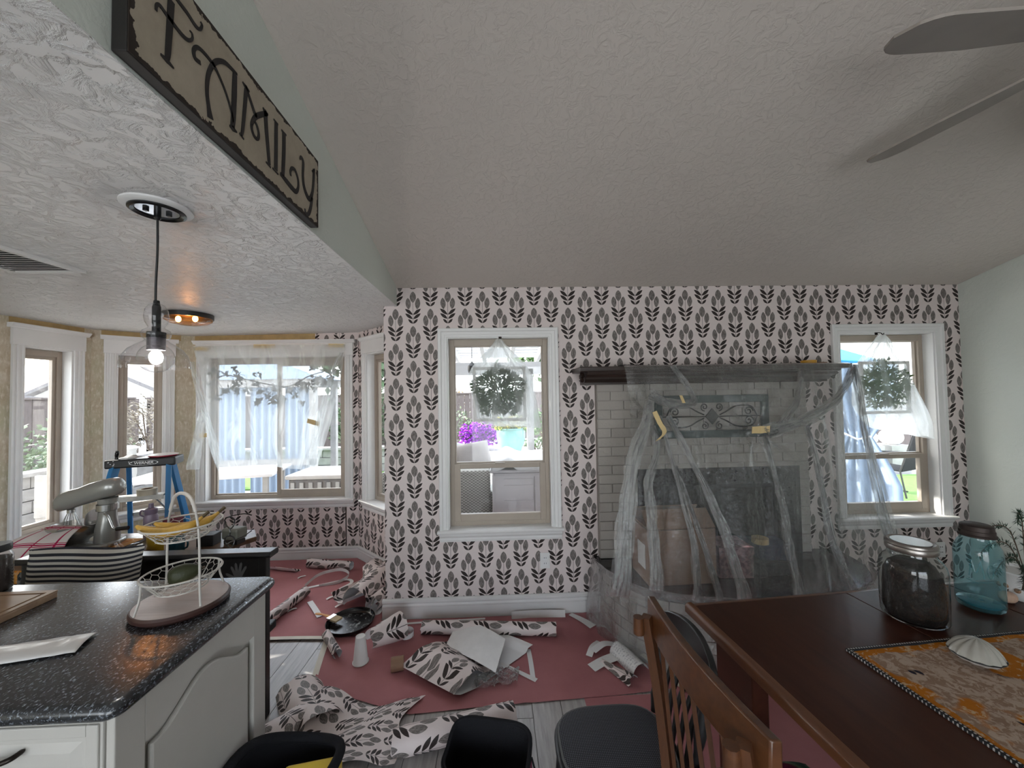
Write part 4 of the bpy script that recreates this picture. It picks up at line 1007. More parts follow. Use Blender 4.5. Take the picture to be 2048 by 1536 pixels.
# ---------------------------------------------------------------- FAMILY sign on the soffit
LETTERS = {
 'F': [[(0.848, 2.513, 0.0154), (0.845, 2.457, 0.0143), (0.841, 2.391, 0.0129), (0.839, 2.37, 0.0101)], [(0.823, 2.366, 0.0046), (0.839, 2.366, 0.0101), (0.856, 2.364, 0.0034)], [(0.846, 2.532, 0.0089), (0.864, 2.53, 0.009), (0.89, 2.528, 0.0093), (0.915, 2.522, 0.0088), (0.929, 2.526, 0.006), (0.936, 2.543, 0.0045), (0.931, 2.547, 0.0037)], [(0.811, 2.45, 0.0052), (0.812, 2.463, 0.0059), (0.82, 2.471, 0.0073), (0.833, 2.468, 0.0087), (0.849, 2.465, 0.0096), (0.873, 2.462, 0.0091), (0.893, 2.465, 0.0079), (0.906, 2.479, 0.0051), (0.906, 2.492, 0.0044), (0.899, 2.493, 0.0029)], ],
 'A': [[(0.932, 2.444, 0.0083), (0.915, 2.441, 0.0096), (0.911, 2.456, 0.0088), (0.92, 2.473, 0.0074), (0.936, 2.479, 0.0083), (0.961, 2.479, 0.0085), (0.982, 2.473, 0.0079), (1.015, 2.444, 0.0065), (1.038, 2.408, 0.0059), (1.047, 2.38, 0.0051)], [(0.965, 2.33, 0.0163), (0.959, 2.355, 0.01), (0.953, 2.389, 0.0092), (0.956, 2.431, 0.01), (0.969, 2.47, 0.0101), (0.987, 2.498, 0.0103), (1.014, 2.519, 0.0098), (1.043, 2.525, 0.0084), (1.062, 2.528, 0.0051)], [(1.053, 2.522, 0.0127), (1.051, 2.469, 0.0152), (1.048, 2.402, 0.0143), (1.044, 2.365, 0.0126)], [(1.033, 2.361, 0.0042), (1.046, 2.362, 0.0118), (1.062, 2.363, 0.0034)], ],
 'M': [[(1.084, 2.525, 0.0035), (1.1, 2.521, 0.0115), (1.114, 2.521, 0.0036)], [(1.1, 2.514, 0.0115), (1.093, 2.45, 0.0106), (1.085, 2.386, 0.0087), (1.08, 2.365, 0.0061)], [(1.072, 2.368, 0.0043), (1.091, 2.363, 0.0035)], [(1.097, 2.525, 0.0071), (1.117, 2.501, 0.009), (1.139, 2.475, 0.0101), (1.149, 2.472, 0.0065)], [(1.199, 2.521, 0.0097), (1.168, 2.493, 0.0113), (1.142, 2.466, 0.011), (1.127, 2.439, 0.0091), (1.125, 2.419, 0.0082), (1.135, 2.405, 0.0082), (1.151, 2.405, 0.0074), (1.158, 2.424, 0.0075), (1.151, 2.442, 0.0074), (1.139, 2.452, 0.0055)], [(1.178, 2.523, 0.0038), (1.191, 2.517, 0.0144), (1.204, 2.521, 0.0039)], [(1.191, 2.517, 0.0134), (1.196, 2.465, 0.0135), (1.205, 2.407, 0.0116), (1.211, 2.364, 0.0107)], [(1.195, 2.362, 0.0038), (1.219, 2.359, 0.0039)], ],
 'I': [[(1.235, 2.528, 0.004), (1.259, 2.528, 0.0041)], [(1.248, 2.527, 0.0131), (1.248, 2.451, 0.0131), (1.247, 2.368, 0.0131)], [(1.229, 2.363, 0.004), (1.26, 2.361, 0.0041)], ],
 'L': [[(1.279, 2.524, 0.0041), (1.308, 2.526, 0.0042)], [(1.294, 2.524, 0.0136), (1.293, 2.454, 0.0135), (1.288, 2.383, 0.0124), (1.286, 2.371, 0.0104)], [(1.272, 2.371, 0.0072), (1.307, 2.367, 0.0126), (1.345, 2.362, 0.013), (1.371, 2.364, 0.011), (1.386, 2.387, 0.0078), (1.384, 2.417, 0.0078), (1.366, 2.437, 0.0077), (1.345, 2.434, 0.0076), (1.334, 2.415, 0.0075), (1.337, 2.401, 0.0065)], ],
 'Y': [[(1.397, 2.499, 0.0045), (1.406, 2.513, 0.0068), (1.421, 2.503, 0.0103), (1.419, 2.455, 0.0103), (1.425, 2.417, 0.0115), (1.447, 2.392, 0.0128), (1.471, 2.389, 0.013), (1.491, 2.424, 0.0096), (1.501, 2.479, 0.0097), (1.504, 2.523, 0.0109)], [(1.489, 2.508, 0.0048), (1.511, 2.529, 0.0049)], [(1.489, 2.405, 0.0096), (1.479, 2.363, 0.0107), (1.462, 2.328, 0.0106), (1.441, 2.318, 0.0081), (1.433, 2.333, 0.0058)], ],
}
def aged_sign():
    t = NT('distressed_cream_paint'); x, y, z = t.xyz(); n = t.noise(7, detail=8, rough=.7); n2 = t.noise(30, detail=5)
    c = t.mix(t.ramp(n, [(.35, 0), (.7, 1)]), (.36, .31, .24), (.46, .40, .32))
    edge = (z.min(0.275-z)).min(y.min(.793-y))          # distance from the board's rim
    wear = (edge + (n2-.5)*.05 + (n-.5)*.03).lt(.012)
    c = t.mix(wear, c, (.030, .022, .018))
    return t.end(t.bsdf(c, .7, normal=t.bump(n2, .2, .002), spec=.3))
sg = thing('wall_sign', 'distressed cream wooden sign lettered FAMILY on the soffit', 'sign', (-.748, .752, 2.308))
MB().bx(0, .03, 0, .793, 0, .275).build('board', P('black_sign_edge', (.015, .013, .012), .6), sg, bevel=.002)
MB().bx(.03, .032, .002, .791, .002, .273).build('painted_face', aged_sign(), sg)
ink = P('black_sign_lettering', (.012, .010, .010), .6, var=.2, vscale=40)
for ch, strokes in LETTERS.items():
    b = MB()
    for st in strokes:
        pts = [Vector((0, y-.752, z-2.308)) for y, z, w in st]; ws = [w*(y/.715)**.6 for y, z, w in st]
        if len(pts) > 2:
            n = 6; P_ = bez(pts, n); W_ = []
            for i in range(len(ws)-1): W_ += [ws[i]+(ws[i+1]-ws[i])*k/n for k in range(n)]
            W_.append(ws[-1])
        else: P_, W_ = pts, ws
        i0 = len(b.v); m = len(P_)
        for i, p in enumerate(P_):
            d = (P_[min(i+1, m-1)]-P_[max(i-1, 0)]); d = d.normalized() if d.length else Vector((0, 1, 0)); nn = Vector((0, -d.z, d.y))
            for s in (-.5, .5): b.v.append(tuple(p+nn*W_[i]*s+Vector((.0335, 0, 0))))
        for i in range(m-1): b.face((i0+2*i, i0+2*i+1, i0+2*i+3, i0+2*i+2))
    b.build('letter_'+ch.lower(), ink, sg, solid=.0015)

# ---------------------------------------------------------------- pendant, flush light, vent, ceiling fan
def lamp_light(name, loc, power, col, size):
    l = bpy.data.lights.new(name, 'POINT'); l.energy = power; l.color = col; l.shadow_soft_size = size
    o = bpy.data.objects.new(name, l); COL.objects.link(o); o.location = loc; return o
def clear_glass(name, col, tint_rough=.0, ior=1.45, fac=1.0):
    """thin blown glass: see-through body with fresnel gloss, seeds give faint relief"""
    t = NT(name); g = t.n('ShaderNodeBsdfGlossy'); g.inputs['Roughness'].default_value = .04
    tr = t.n('ShaderNodeBsdfTransparent'); tr.inputs[0].default_value = (*col, 1)
    v = t.voro(150); sd = t.ramp(v.outputs['Distance'], [(.08, 1), (.2, 0)]); nm = t.bump(sd, .5, .002)
    t.l(nm, g.inputs['Normal'])
    return t.end(t.mixs((t.schlick(.05, nm, 3.5)*fac).min(.9), tr.outputs[0], g.outputs[0]))
M['seeded'] = clear_glass('seeded_glass', (.96, .955, .965))
M['bulb_glass'] = clear_glass('bulb_glass', (.97, .97, .96))
def emit(name, col, s):
    t = NT(name); e = t.n('ShaderNodeEmission'); e.inputs[0].default_value = (*col, 1); e.inputs[1].default_value = s; return t.end(e.outputs[0])
px_, py_ = -1.176, 1.349; pz = nook_z(px_)
pl = thing('pendant_lamp', 'clear seeded glass pendant lamp on a black cord above the island', 'lamp', (px_, py_, pz))
MB().lathe([(.072, 0), (.098, 0), (.098, -.006), (.090, -.012), (.072, -.014), (.072, 0)], n=48).build('trim_ring', M['trim'], pl, smooth=40)
MB().lathe([(0, -.002), (.078, -.002), (.078, -.018), (.070, -.022), (.060, -.016), (.060, -.012), (0, -.012)], n=48).build('canopy', M['black_gloss'], pl, smooth=35)
MB().lathe([(0, -.0125), (.058, -.0125), (.058, -.0135), (0, -.0135)], n=40).build('canopy_plate', P('mirror_plate', (.35, .37, .40), .1, .9), pl)
for dx in (-.03, .03): MB().box((dx*.7, dx*.7, -.018), (.012, .012, .01)).build('plate_screw', M['black_gloss'], pl)
MB().lathe([(0, -.012), (.010, -.012), (.010, -.038), (.006, -.045), (0, -.045)], n=14).build('cord_grip', M['black_gloss'], pl)
MB().tube(bez([(0, 0, -.04), (.001, 0, -.15), (-.003, 0, -.26), (-.004, 0, -.345)], 5), .0035, 8).build('cord', M['black'], pl)
zt = 1.955-pz
MB().lathe([(0, zt+.012), (.008, zt+.012), (.010, zt-.004), (.012, zt-.01), (.012, zt-.095), (.026, zt-.098), (.026, zt-.118), (.0, zt-.118)], n=20).build('stem', M['black_gloss'], pl, smooth=35)
MB().lathe([(0, zt-.118), (.025, zt-.118), (.025, zt-.160), (0, zt-.160)], n=20).build('socket', P('grey_socket', (.12, .11, .12), .4, .5), pl, smooth=35)
gp = [(.010, zt+.002), (.022, zt-.004), (.031, zt-.022), (.034, zt-.044), (.030, zt-.064), (.022, zt-.080), (.023, zt-.084), (.036, zt-.092), (.041, zt-.104), (.037, zt-.117), (.030, zt-.124), (.034, zt-.130), (.052, zt-.142), (.072, zt-.158), (.086, zt-.180), (.0925, zt-.205), (.0925, zt-.222)]
MB().lathe(gp, n=56).build('glass_shade', M['seeded'], pl, smooth=60)
bz = 1.768-pz
bu = MB().ellipsoid((0, 0, bz), (.050, .050, .050), 28, 18).build('bulb', M['bulb_glass'], pl, smooth=60)
MB().ellipsoid((0, 0, bz+.004), (.019, .019, .022), 14, 10).build('filament', emit('lamp_filament', (1, .97, .93), 60), bu, smooth=60)
lamp_light('pendant_light', (px_, py_, bz+pz), 5, (1, .93, .85), .02)
fx, fy = -2.36, 2.98; fz = nook_z(fx)
fl_ = thing('flush_ceiling_light', 'round flush ceiling light with black rim and amber glass in the nook', 'ceiling light', (fx, fy, fz))
MB().lathe([(0, 0), (.155, 0), (.155, -.034), (.140, -.034), (.140, -.004), (0, -.004)], n=48).build('rim', M['black'], fl_, smooth=35)
amber = clear_glass('amber_hammered_glass', (1.0, .62, .30), fac=.8)
MB().lathe([(.148, -.030), (.146, -.050), (.120, -.068), (.07, -.080), (0, -.084)], n=48).build('glass_bowl', amber, fl_, smooth=60)
MB().lathe([(.1, -.006), (.135, -.006), (.135, -.008), (0, -.008)], n=32).build('reflector', P('brass_reflector', (.65, .40, .16), .25, .9), fl_)
for dx in (-.06, .065):
    MB().ellipsoid((dx, -.02, -.040), (.018, .018, .024), 12, 8).build('bulb', emit('warm_bulb', (1, .62, .25), 9), fl_, smooth=60)
lamp_light('flush_light', (fx, fy, fz-.05), .6, (1, .62, .3), .015)
vt = thing('ceiling_vent', 'white ceiling air vent with dark louvres over the kitchen', 'vent', (-2.24, 1.66, nook_z(-2.24)))
vm = MB(); rect_frame(vm, -.17, .17, -.32, .32, .03, -.004, .012)
vv = [(x, z, y) for x, y, z in vm.v]; vm.v = [(x, y, -z) for x, y, z in vv]; vm.build('frame', M['trim'], vt, bevel=.002)
for k in range(24): MB().box((0, -.285+k*.0245, -.006), (.285, .018, .002), Matrix.Rotation(R(35), 3, 'X')).build('louvre', P('vent_louvre', (.42, .40, .39), .5) if k == 0 else bpy.data.materials['vent_louvre'], vt)
b = MB(); b.bx(-.150, -.146, -.305, .305, .006, .26); b.bx(.146, .150, -.305, .305, .006, .26); b.bx(-.146, .146, -.305, -.301, .006, .26); b.bx(-.146, .146, .301, .305, .006, .26); b.bx(-.150, .150, -.305, .305, .26, .264)
b.build('duct', P('galvanised_duct', (.35, .35, .35), .5, .6), vt)      # the air duct above the grille
fan = thing('ceiling_fan', 'five blade taupe ceiling fan hanging from the vaulted ceiling', 'fan', (1.797, .944, 2.62))
MB().lathe([(0, .02), (.10, .02), (.115, 0), (.115, -.05), (.09, -.08), (.0, -.085)], n=36).build('motor_housing', M['bronze'], fan, smooth=40)
MB().tube([(0, 0, .02), (0, 0, .30)], .013, 10).build('downrod', M['bronze'], fan)
MB().lathe([(0, .25), (.03, .25), (.065, .30), (.075, .345)], n=28).build('ceiling_canopy', M['bronze'], fan, smooth=40)
fan_top = P('fan_blade_taupe', (.34, .30, .27), .45, var=.06)
def blade_mesh():
    b = MB(); n = 26; L0, L1 = .17, .66; outl = []
    for i in range(n+1):
        u = i/n; x = L0+(L1-L0)*u; w = .055+.032*min(1, u*2.2)
        if u > .80: w *= max(0, 1-((u-.80)/.20)**2.4)**.5
        outl.append((x, w))
    poly = [(x, w) for x, w in outl]+[(x, -w) for x, w in outl[::-1][1:]]
    rot = Matrix.Rotation(R(-15), 3, 'X')
    b.prism(poly, 'z', -.004, .004); b.v = [tuple(rot @ Vector(p)) for p in b.v]
    return b.mesh('blade', fan_top)
bm_ = blade_mesh()
for k in range(5):
    a = math.atan2(.636, -.137)+k*2*PI/5
    o = bpy.data.objects.new('blade', bm_); COL.objects.link(o); o.parent = fan; o.rotation_euler = (0, 0, a)
    br = MB().box((.14, 0, .0), (.11, .035, .008), Matrix.Rotation(R(-15), 3, 'X')).build('blade_iron', M['bronze'], fan); br.rotation_euler = (0, 0, a)
MB().lathe([(.035, -.085), (.06, -.10), (.085, -.14), (.08, -.19), (.0, -.215)], n=32).build('light_kit_bowl', M['white_plastic'], fan, smooth=50)

# ---------------------------------------------------------------- kitchen island
isl = thing('kitchen_island', 'cream painted kitchen island with arched end panel and drawer', 'cabinet', (-1.65, 1.24, 0))
def io(b, name, m, parent=None, **k):
    o = b.build(name, m, parent or isl, **k)
    if parent is None: o.location = (1.65, -1.24, 0)
    return o
io(MB().bx(-2.40, -.938, .972, 1.535, .10, .878), 'carcass', M['cabinet']); io(MB().bx(-2.36, -.98, 1.02, 1.50, 0, .10), 'toe_kick', M['black'])
EX = -.918
io(MB().bx(-.938, EX, .955, 1.035, .10, .878), 'end_stile', M['cabinet'], bevel=.003); io(MB().bx(-.938, EX, 1.468, 1.538, .10, .878), 'end_stile', M['cabinet'], bevel=.003)
io(MB().bx(-.938, EX, 1.035, 1.468, .10, .19), 'end_rail', M['cabinet'], bevel=.003)
def arch(y0, y1, zb, zm, n=20):
    pts = []
    for i in range(n+1):
        u = i/n; w = math.sin(min(1, max(0, (min(u, 1-u)-.08)/.42))*PI/2)**1.6 if min(u, 1-u) > .08 else 0
        pts.append((y0+(y1-y0)*u, zb+(zm-zb)*w))
    return pts
io(MB().prism([(1.035, .878)]+arch(1.035, 1.468, .745, .815)+[(1.468, .878)], 'x', -.938, EX), 'end_arched_rail', M['cabinet'])
inner = [(1.058, .213)]+[(1.445, .213)]+arch(1.058, 1.445, .722, .79)[::-1]
io(MB().prism(inner, 'x', -.938, EX-.004), 'end_raised_panel', M['cabinet'], bevel=.006)
def drawer(x0, x1, z0, z1, name='drawer'):
    d = io(MB().bx(x0, x1, .955, .973, z0, z1), name, M['cabinet'], bevel=.004); d_loc = d.location.copy()
    def sub(b, nm, m, **k):
        o = b.build(nm, m, d, **k); return o
    sub(rect_frame(MB(), x0+.006, x1-.006, z0+.006, z1-.006, .028, .949, .956), 'drawer_frame', M['cabinet'], bevel=.003)
    b = MB(); xa, xb, za, zb = x0+.045, x1-.045, z0+.045, z1-.045
    i0 = len(b.v); b.v += [(xa, .9555, za), (xb, .9555, za), (xb, .9555, zb), (xa, .9555, zb), (xa+.02, .947, za+.02), (xb-.02, .947, za+.02), (xb-.02, .947, zb-.02), (xa+.02, .947, zb-.02)]
    for q in ((0,1,5,4),(1,2,6,5),(2,3,7,6),(3,0,4,7),(4,5,6,7)): b.face([i0+i for i in q])
    sub(b, 'raised_panel', M['cabinet'])
    return d, sub
for (x0, x1) in ((-1.42, -.945), (-1.91, -1.435), (-2.395, -1.925)):
    d, sub = drawer(x0, x1, .70, .868); xm = (x0+x1)/2+.01
    sub(MB().tube(bez([(xm-.055, .95, .79), (xm-.05, .925, .786), (xm, .918, .800), (xm+.05, .925, .812), (xm+.055, .95, .812)], 5), [.004]+[.006]*19+[.004], 8), 'pull', M['bronze'], smooth=50)
    d2, sub2 = drawer(x0, x1, .11, .685, 'door')
    sub2(MB().tube([(x0+.035, .95, .60), (x0+.035, .92, .60), (x0+.035, .92, .50), (x0+.035, .95, .50)], .005, 8), 'pull', M['bronze'])
b = MB(); r_ = .018; z0, z1 = .880, .920; n = 8     # bullnose worktop: stacked rounded outlines
def rr(x0, x1, y0, y1, r, k=6):
    P_ = []
    for cx, cy, a in ((x1-r, y1-r, 0), (x0+r, y1-r, 90), (x0+r, y0+r, 180), (x1-r, y0+r, 270)):
        for i in range(k+1): w = R(a+90*i/k); P_.append((cx+r*math.cos(w), cy+r*math.sin(w)))
    return P_
prev = None; layers = []
for i in range(n+1):
    a = PI*i/n; ins = r_*(1-math.sin(a)); z = (z0+z1)/2-(z1-z0)/2*math.cos(a)
    layers.append([(x, y, z) for x, y in rr(-2.43+ins, -.888-ins, .922+ins, 1.572-ins, .035)])
m = len(layers[0])
for L in layers: b.v += L
for i in range(n):
    for k in range(m): b.face((i*m+k, i*m+(k+1) % m, (i+1)*m+(k+1) % m, (i+1)*m+k))
b.face(list(range(m))[::-1]); b.face([n*m+k for k in range(m)])
tag(b.build('countertop', M['granite'], smooth=40), 'black speckled granite countertop with rounded edge on the island', 'countertop')

# ---------------------------------------------------------------- on the island
WHITE_WIRE = P('cream_painted_wire', (.50, .47, .43), .45)
bc = Vector((-1.09, 1.36, .92))
t = thing('serving_board', 'round dark rimmed wooden board under the wire basket', 'board', bc)
MB().lathe([(0, 0), (.124, 0), (.133, .008), (.134, .018), (.130, .0245), (.0, .0245)], n=64).build('rim', P('dark_board_rim', (.05, .022, .018), .4), t, smooth=35)
MB().lathe([(0, .0246), (.127, .0246), (.127, .0255), (0, .0255)], n=64).build('top_face', wood('whitewashed_board', (.36, .27, .24), (.52, .44, .41), .28), t)
t = thing('wire_basket', 'two tier cream chicken wire fruit basket standing on the round board', 'basket', bc+Vector((0, 0, .0255)))
Z0 = .945
def circ(r, z, n=48): return [(r*math.cos(2*PI*k/n), r*math.sin(2*PI*k/n), z-Z0) for k in range(n)]
for z, nm in ((1.20, 'upper_rim'), (1.035, 'lower_rim')): MB().tube(circ(.109, z), .0032, 7, closed=True).build(nm, WHITE_WIRE, t, smooth=60)
for z in (1.155, .985): MB().tube(circ(.070, z), .0024, 6, closed=True).build('bottom_ring', WHITE_WIRE, t, smooth=60)
def mesh_net(zt_, zb_):
    b = MB(); N = 20; rows_ = 3
    pt = lambda a, v: Vector(((.109-.039*v)*math.cos(a), (.109-.039*v)*math.sin(a), zt_+(zb_-zt_)*v-Z0))
    for r in range(rows_):
        v0 = r/rows_; h_ = 1/rows_
        for k in range(N):
            a = 2*PI*(k+.5*(r % 2))/N; s = 2*PI/N
            A_, B_, C_, D_ = pt(a, v0), pt(a, v0+h_*.55), pt(a-s/2, v0+h_), pt(a+s/2, v0+h_)
            for q in ((A_, B_), (B_, C_), (B_, D_)): b.tube(q, .0009, 4, caps=False)
    for k in range(-3, 4):
        for j_ in range(-3, 4):
            c = Vector((k*.022+(j_ % 2)*.011, j_*.019, zb_-Z0))
            if c.xy.length < .066:
                for w in (30, 150, 270): b.tube((c, c+Vector((.0125*math.cos(R(w)), .0125*math.sin(R(w)), 0))), .0009, 4, caps=False)
    return b
mesh_net(1.20, 1.155).build('upper_wire_mesh', WHITE_WIRE, t); mesh_net(1.035, .985).build('lower_wire_mesh', WHITE_WIRE, t)
e = Vector((.876, -.48, 0)); g = Vector((.48, .876, 0))
hp = bez([e*.118+Vector((0, 0, 0)), e*.112+Vector((0, 0, .06)), e*.109+Vector((0, 0, .17)), e*.098+Vector((0, 0, .26)), e*.06+Vector((0, 0, .335)), Vector((0, 0, .355)), e*-.06+Vector((0, 0, .335)), e*-.098+Vector((0, 0, .26)), e*-.109+Vector((0, 0, .17)), e*-.112+Vector((0, 0, .06)), e*-.118], 6)
MB().tube(hp, .0036, 8).build('handle', WHITE_WIRE, t, smooth=60); MB().tube(hp[21:41], .0058, 8).build('handle_grip', WHITE_WIRE, t, smooth=60)
for s in (-1, 1):
    for q in (.0,): MB().tube(bez([g*s*.125, g*s*.112+Vector((0, 0, .045)), g*s*.109+Vector((0, 0, .09))], 5), .0034, 7).build('leg', WHITE_WIRE, t, smooth=60)
    for w in (-.35, .35):
        d_ = Matrix.Rotation(w, 3, 'Z') @ (g*s); MB().tube([d_*.109+Vector((0, 0, .09)), d_*.070+Vector((0, 0, .04))], .002, 5).build('brace', WHITE_WIRE, t)
# bananas: a curved, tapering, faintly five-sided body with dark ends
M['banana'] = P('ripe_banana_skin', (.42, .24, .035), .5, var=.3, vscale=30)
def banana(label, c, rz, tilt):
    t = thing('banana', label, 'banana', c, rz); arc = []
    for i in range(17):
        a = R(-48+96*i/16); arc.append(Vector((.115*math.sin(a), 0, .115*(1-math.cos(a))*.9)))
    rot = Matrix.Rotation(tilt, 3, 'X'); arc = [rot @ p for p in arc]
    rad = [.004, .008, .012, .0145, .016, .0168, .017, .017, .017, .017, .0168, .016, .0145, .012, .008, .0055, .005]
    MB().tube(arc, rad, 10).build('peel', M['banana'], t, smooth=60)
    d = (arc[-1]-arc[-2]).normalized(); MB().tube([arc[-1], arc[-1]+d*.022], [.005, .0055], 8).build('stem', P('banana_stem', (.06, .04, .015), .7) if 'banana_stem' not in bpy.data.materials else bpy.data.materials['banana_stem'], t)
banana('speckled ripe banana resting on the front rim of the upper basket', bc+Vector((-.015, -.035, .262)), R(28), R(-15))
banana('second ripe banana lying behind the first in the upper basket', bc+Vector((.005, .015, .262)), R(40), R(12))
def avocado(c, label):
    t = thing('avocado', label, 'fruit', c, R(30)); MB().lathe([(0, -.045), (.022, -.04), (.033, -.02), (.032, .005), (.022, .03), (.012, .045), (0, .05)], n=20, axis=Matrix.Rotation(R(80), 3, 'Y')).build('skin', P('dark_avocado_skin', (.03, .035, .012), .55, var=.3, bump=.5, bscale=90), t, smooth=60)
    MB().tube([(.048, 0, .008), (.056, 0, .009)], .003, 6).build('stem_button', M['stem'], t)
avocado(bc+Vector((-.01, .02, .100)), 'dark green avocado lying in the lower wire basket')
def glasses(label, c, rz, lensm):
    t = thing('eyeglasses', label, 'glasses', c, rz)
    for s in (-1, 1):
        cc = Vector((0, s*.0, s*.034)); ring_ = [(.024*math.cos(w), .003*math.sin(2*w), s*.034+.021*math.sin(w)) for w in [2*PI*k/20 for k in range(20)]]
        MB().tube(ring_, .0022, 6, closed=True).build('rim', M['black_gloss'], t)
        MB().lathe([(0, 0), (.0225, 0)], (0, 0, s*.034), 20, Matrix.Rotation(R(90), 3, 'X')).build('lens', lensm, t)
        MB().tube(bez([(-.022, 0, s*.05), (-.03, .03, s*.048), (-.028, .075, s*.042), (-.02, .10, s*.03)], 5), .002, 5).build('temple', M['black_gloss'], t)
    MB().tube([(0, 0, -.013), (.004, 0, 0), (0, 0, .013)], .002, 6).build('bridge', M['black_gloss'], t)
glasses('black rimmed glasses hooked on the side of the upper basket', bc+Vector((.098, .085, .215)), R(-20), M['bulb_glass'])
# cutting board, jar and foil strip at the sink end
t = thing('cutting_board', 'brown wooden cutting board with juice groove lying on the island', 'cutting board', (-1.83, 1.36, .92), R(1))
bw = wood('brown_cutting_board', (.20, .12, .07), (.32, .21, .13), .4)
MB().bx(-.24, .235, -.22, .085, .0, .021).build('board', bw, t, bevel=.003)
b = MB(); b.bx(-.24, -.222, -.22, .085, .021, .026); b.bx(.217, .235, -.22, .085, .021, .026); b.bx(-.222, .217, -.22, -.202, .021, .026); b.bx(-.222, .217, .067, .085, .021, .026)
b.build('raised_border', bw, t); MB().bx(-.212, .207, -.192, .057, .021, .026).build('cutting_surface', bw, t)      # the juice groove is the gap between them
t = thing('coffee_jar', 'dark filled glass jar with black lid at the end of the island', 'jar', (-1.90, 1.51, .92))
MB().lathe([(0, 0), (.046, 0), (.05, .006), (.05, .125), (.044, .14), (.040, .146)], n=32).build('glass_body', M['bulb_glass'], t, smooth=40)
MB().lathe([(0, .004), (.0475, .004), (.0475, .12), (0, .122)], n=32).build('contents', P('ground_coffee', (.02, .012, .009), .8, bump=.4), t, smooth=40)
MB().lathe([(0, .172), (.044, .172), (.046, .168), (.046, .147), (.043, .146), (0, .146)], n=32).build('lid', M['black'], t, smooth=35)
b = MB(); A_, B_, C_, D_ = Vector((-1.46, 1.155, .9215)), Vector((-1.22, 1.213, .9215)), Vector((-1.187, 1.121, .9215)), Vector((-1.40, 1.068, .9215))
b.grid(lambda u, v: (A_.lerp(B_, u)).lerp(D_.lerp(C_, u), v)+Vector((0, 0, .004+.006*abs(noise.noise((u*4, v*2, 1)))+.010*math.sin(v*PI)*(1-u*.4))), 20, 8)
tag(b.build('paper_strip', P('crumpled_satin_paper', (.62, .60, .58), .3, .15, bump=.4, bscale=20), smooth=50, solid=.0008), 'crumpled shiny white paper strip lying on the island edge', 'paper')
# ---------------------------------------------------------------- breakfast nook: table, bench, mixer, ladder
M['table_brown'] = wood('brown_table_wood', (.10, .05, .028), (.20, .11, .06), .3)
NT_Z = .76
t = thing('breakfast_table', 'brown wooden breakfast table with clipped corners in the bay nook', 'table', (-2.25, 2.36, 0))
poly = [(-1.53, 2.47), (-1.66, 2.24), (-1.80, 2.14), (-2.95, 2.14), (-3.05, 2.24), (-3.05, 2.50), (-2.95, 2.60), (-1.62, 2.60)]
MB().prism([(x+2.25, y-2.36) for x, y in poly][::-1], 'z', NT_Z-.03, NT_Z).build('table_top', M['table_brown'], t, bevel=.005)
MB().bx(-.70, .52, -.15, -.13, NT_Z-.11, NT_Z-.03).build('apron', M['table_brown'], t); MB().bx(-.70, .52, .13, .15, NT_Z-.11, NT_Z-.03).build('apron', M['table_brown'], t)
for x in (-.68, .50):
    for y in (-.13, .13): MB().lathe([(.028, 0), (.03, .08), (.022, .12), (.034, .35), (.028, .5), (.036, .56), (.036, NT_Z-.031)], (x, y, 0), 16).build('leg', P('dark_red_leg', (.10, .02, .022), .4) if 'dark_red_leg' not in bpy.data.materials else bpy.data.materials['dark_red_leg'], t, smooth=50)
# quilted cloth at the left part of the table
def quilt(name, cols, s):
    q = NT(name); x, y, z = q.xyz(); k = ((x*s).floor()*3+(y*s).floor()*5+(z*s).floor()*7).mod(len(cols)); c = cols[0]
    for i, cc in enumerate(cols[1:]): c = q.mix((k-(i+1)).abs().lt(.5), c, cc)
    c = q.mix(E(q, q.ramp(q.noise(70, detail=4), [(.45, 0), (.6, 1)]))*.35, c, (.5, .45, .4))
    return q.end(q.bsdf(c, .9, normal=q.bump(q.noise(60), .3, .003), spec=.1))
b = MB(); b.grid(lambda u, v: (-3.04+.86*u, 2.13+.36*v, .7625+.003*noise.noise((u*8, v*5, 0))) if v > .12 else (-3.04+.86*u, 2.128-.004*math.sin(u*30), .7625-.11*(1-v/.12)), 40, 16)
tag(b.build('quilted_tablecloth', quilt('orange_black_quilt', [(.55, .20, .03), (.03, .035, .04), (.45, .43, .38), (.60, .27, .05), (.08, .11, .12)], 18), smooth=50, solid=.002), 'orange and black patchwork cloth over the left of the breakfast table', 'tablecloth')
# stand mixer
grey = P('silver_grey_enamel', (.30, .295, .27), .25, .3, var=.03, Coat_Weight=.5)
mx = thing('stand_mixer', 'silver grey stand mixer with steel bowl and whisk on the table', 'mixer', (-2.43, 2.38, .764), R(8))
def loft(b, secs, n=20):
    """secs: (x, zc, hw, hh, squareness)"""
    i0 = len(b.v)
    for x, zc, hw, hh in secs:
        for k in range(n):
            w = 2*PI*k/n; c, s_ = math.cos(w), math.sin(w); e_ = .75
            b.v.append((x, hw*abs(c)**e_*(1 if c > 0 else -1), zc+hh*abs(s_)**e_*(1 if s_ > 0 else -1)))
    for i in range(len(secs)-1):
        for k in range(n):
            l = (k+1) % n; b.face((i0+i*n+k, i0+i*n+l, i0+(i+1)*n+l, i0+(i+1)*n+k))
    b.face([i0+k for k in range(n)][::-1]); b.face([i0+(len(secs)-1)*n+k for k in range(n)]); return b
loft(MB(), [(-.172, .262, .026, .024), (-.166, .264, .046, .042), (-.145, .272, .060, .054), (-.10, .285, .063, .058), (-.05, .300, .060, .056), (0, .318, .062, .060), (.05, .332, .062, .060), (.10, .342, .060, .056), (.13, .344, .052, .048), (.15, .342, .03, .028)]).build('motor_head', grey, mx, smooth=50)
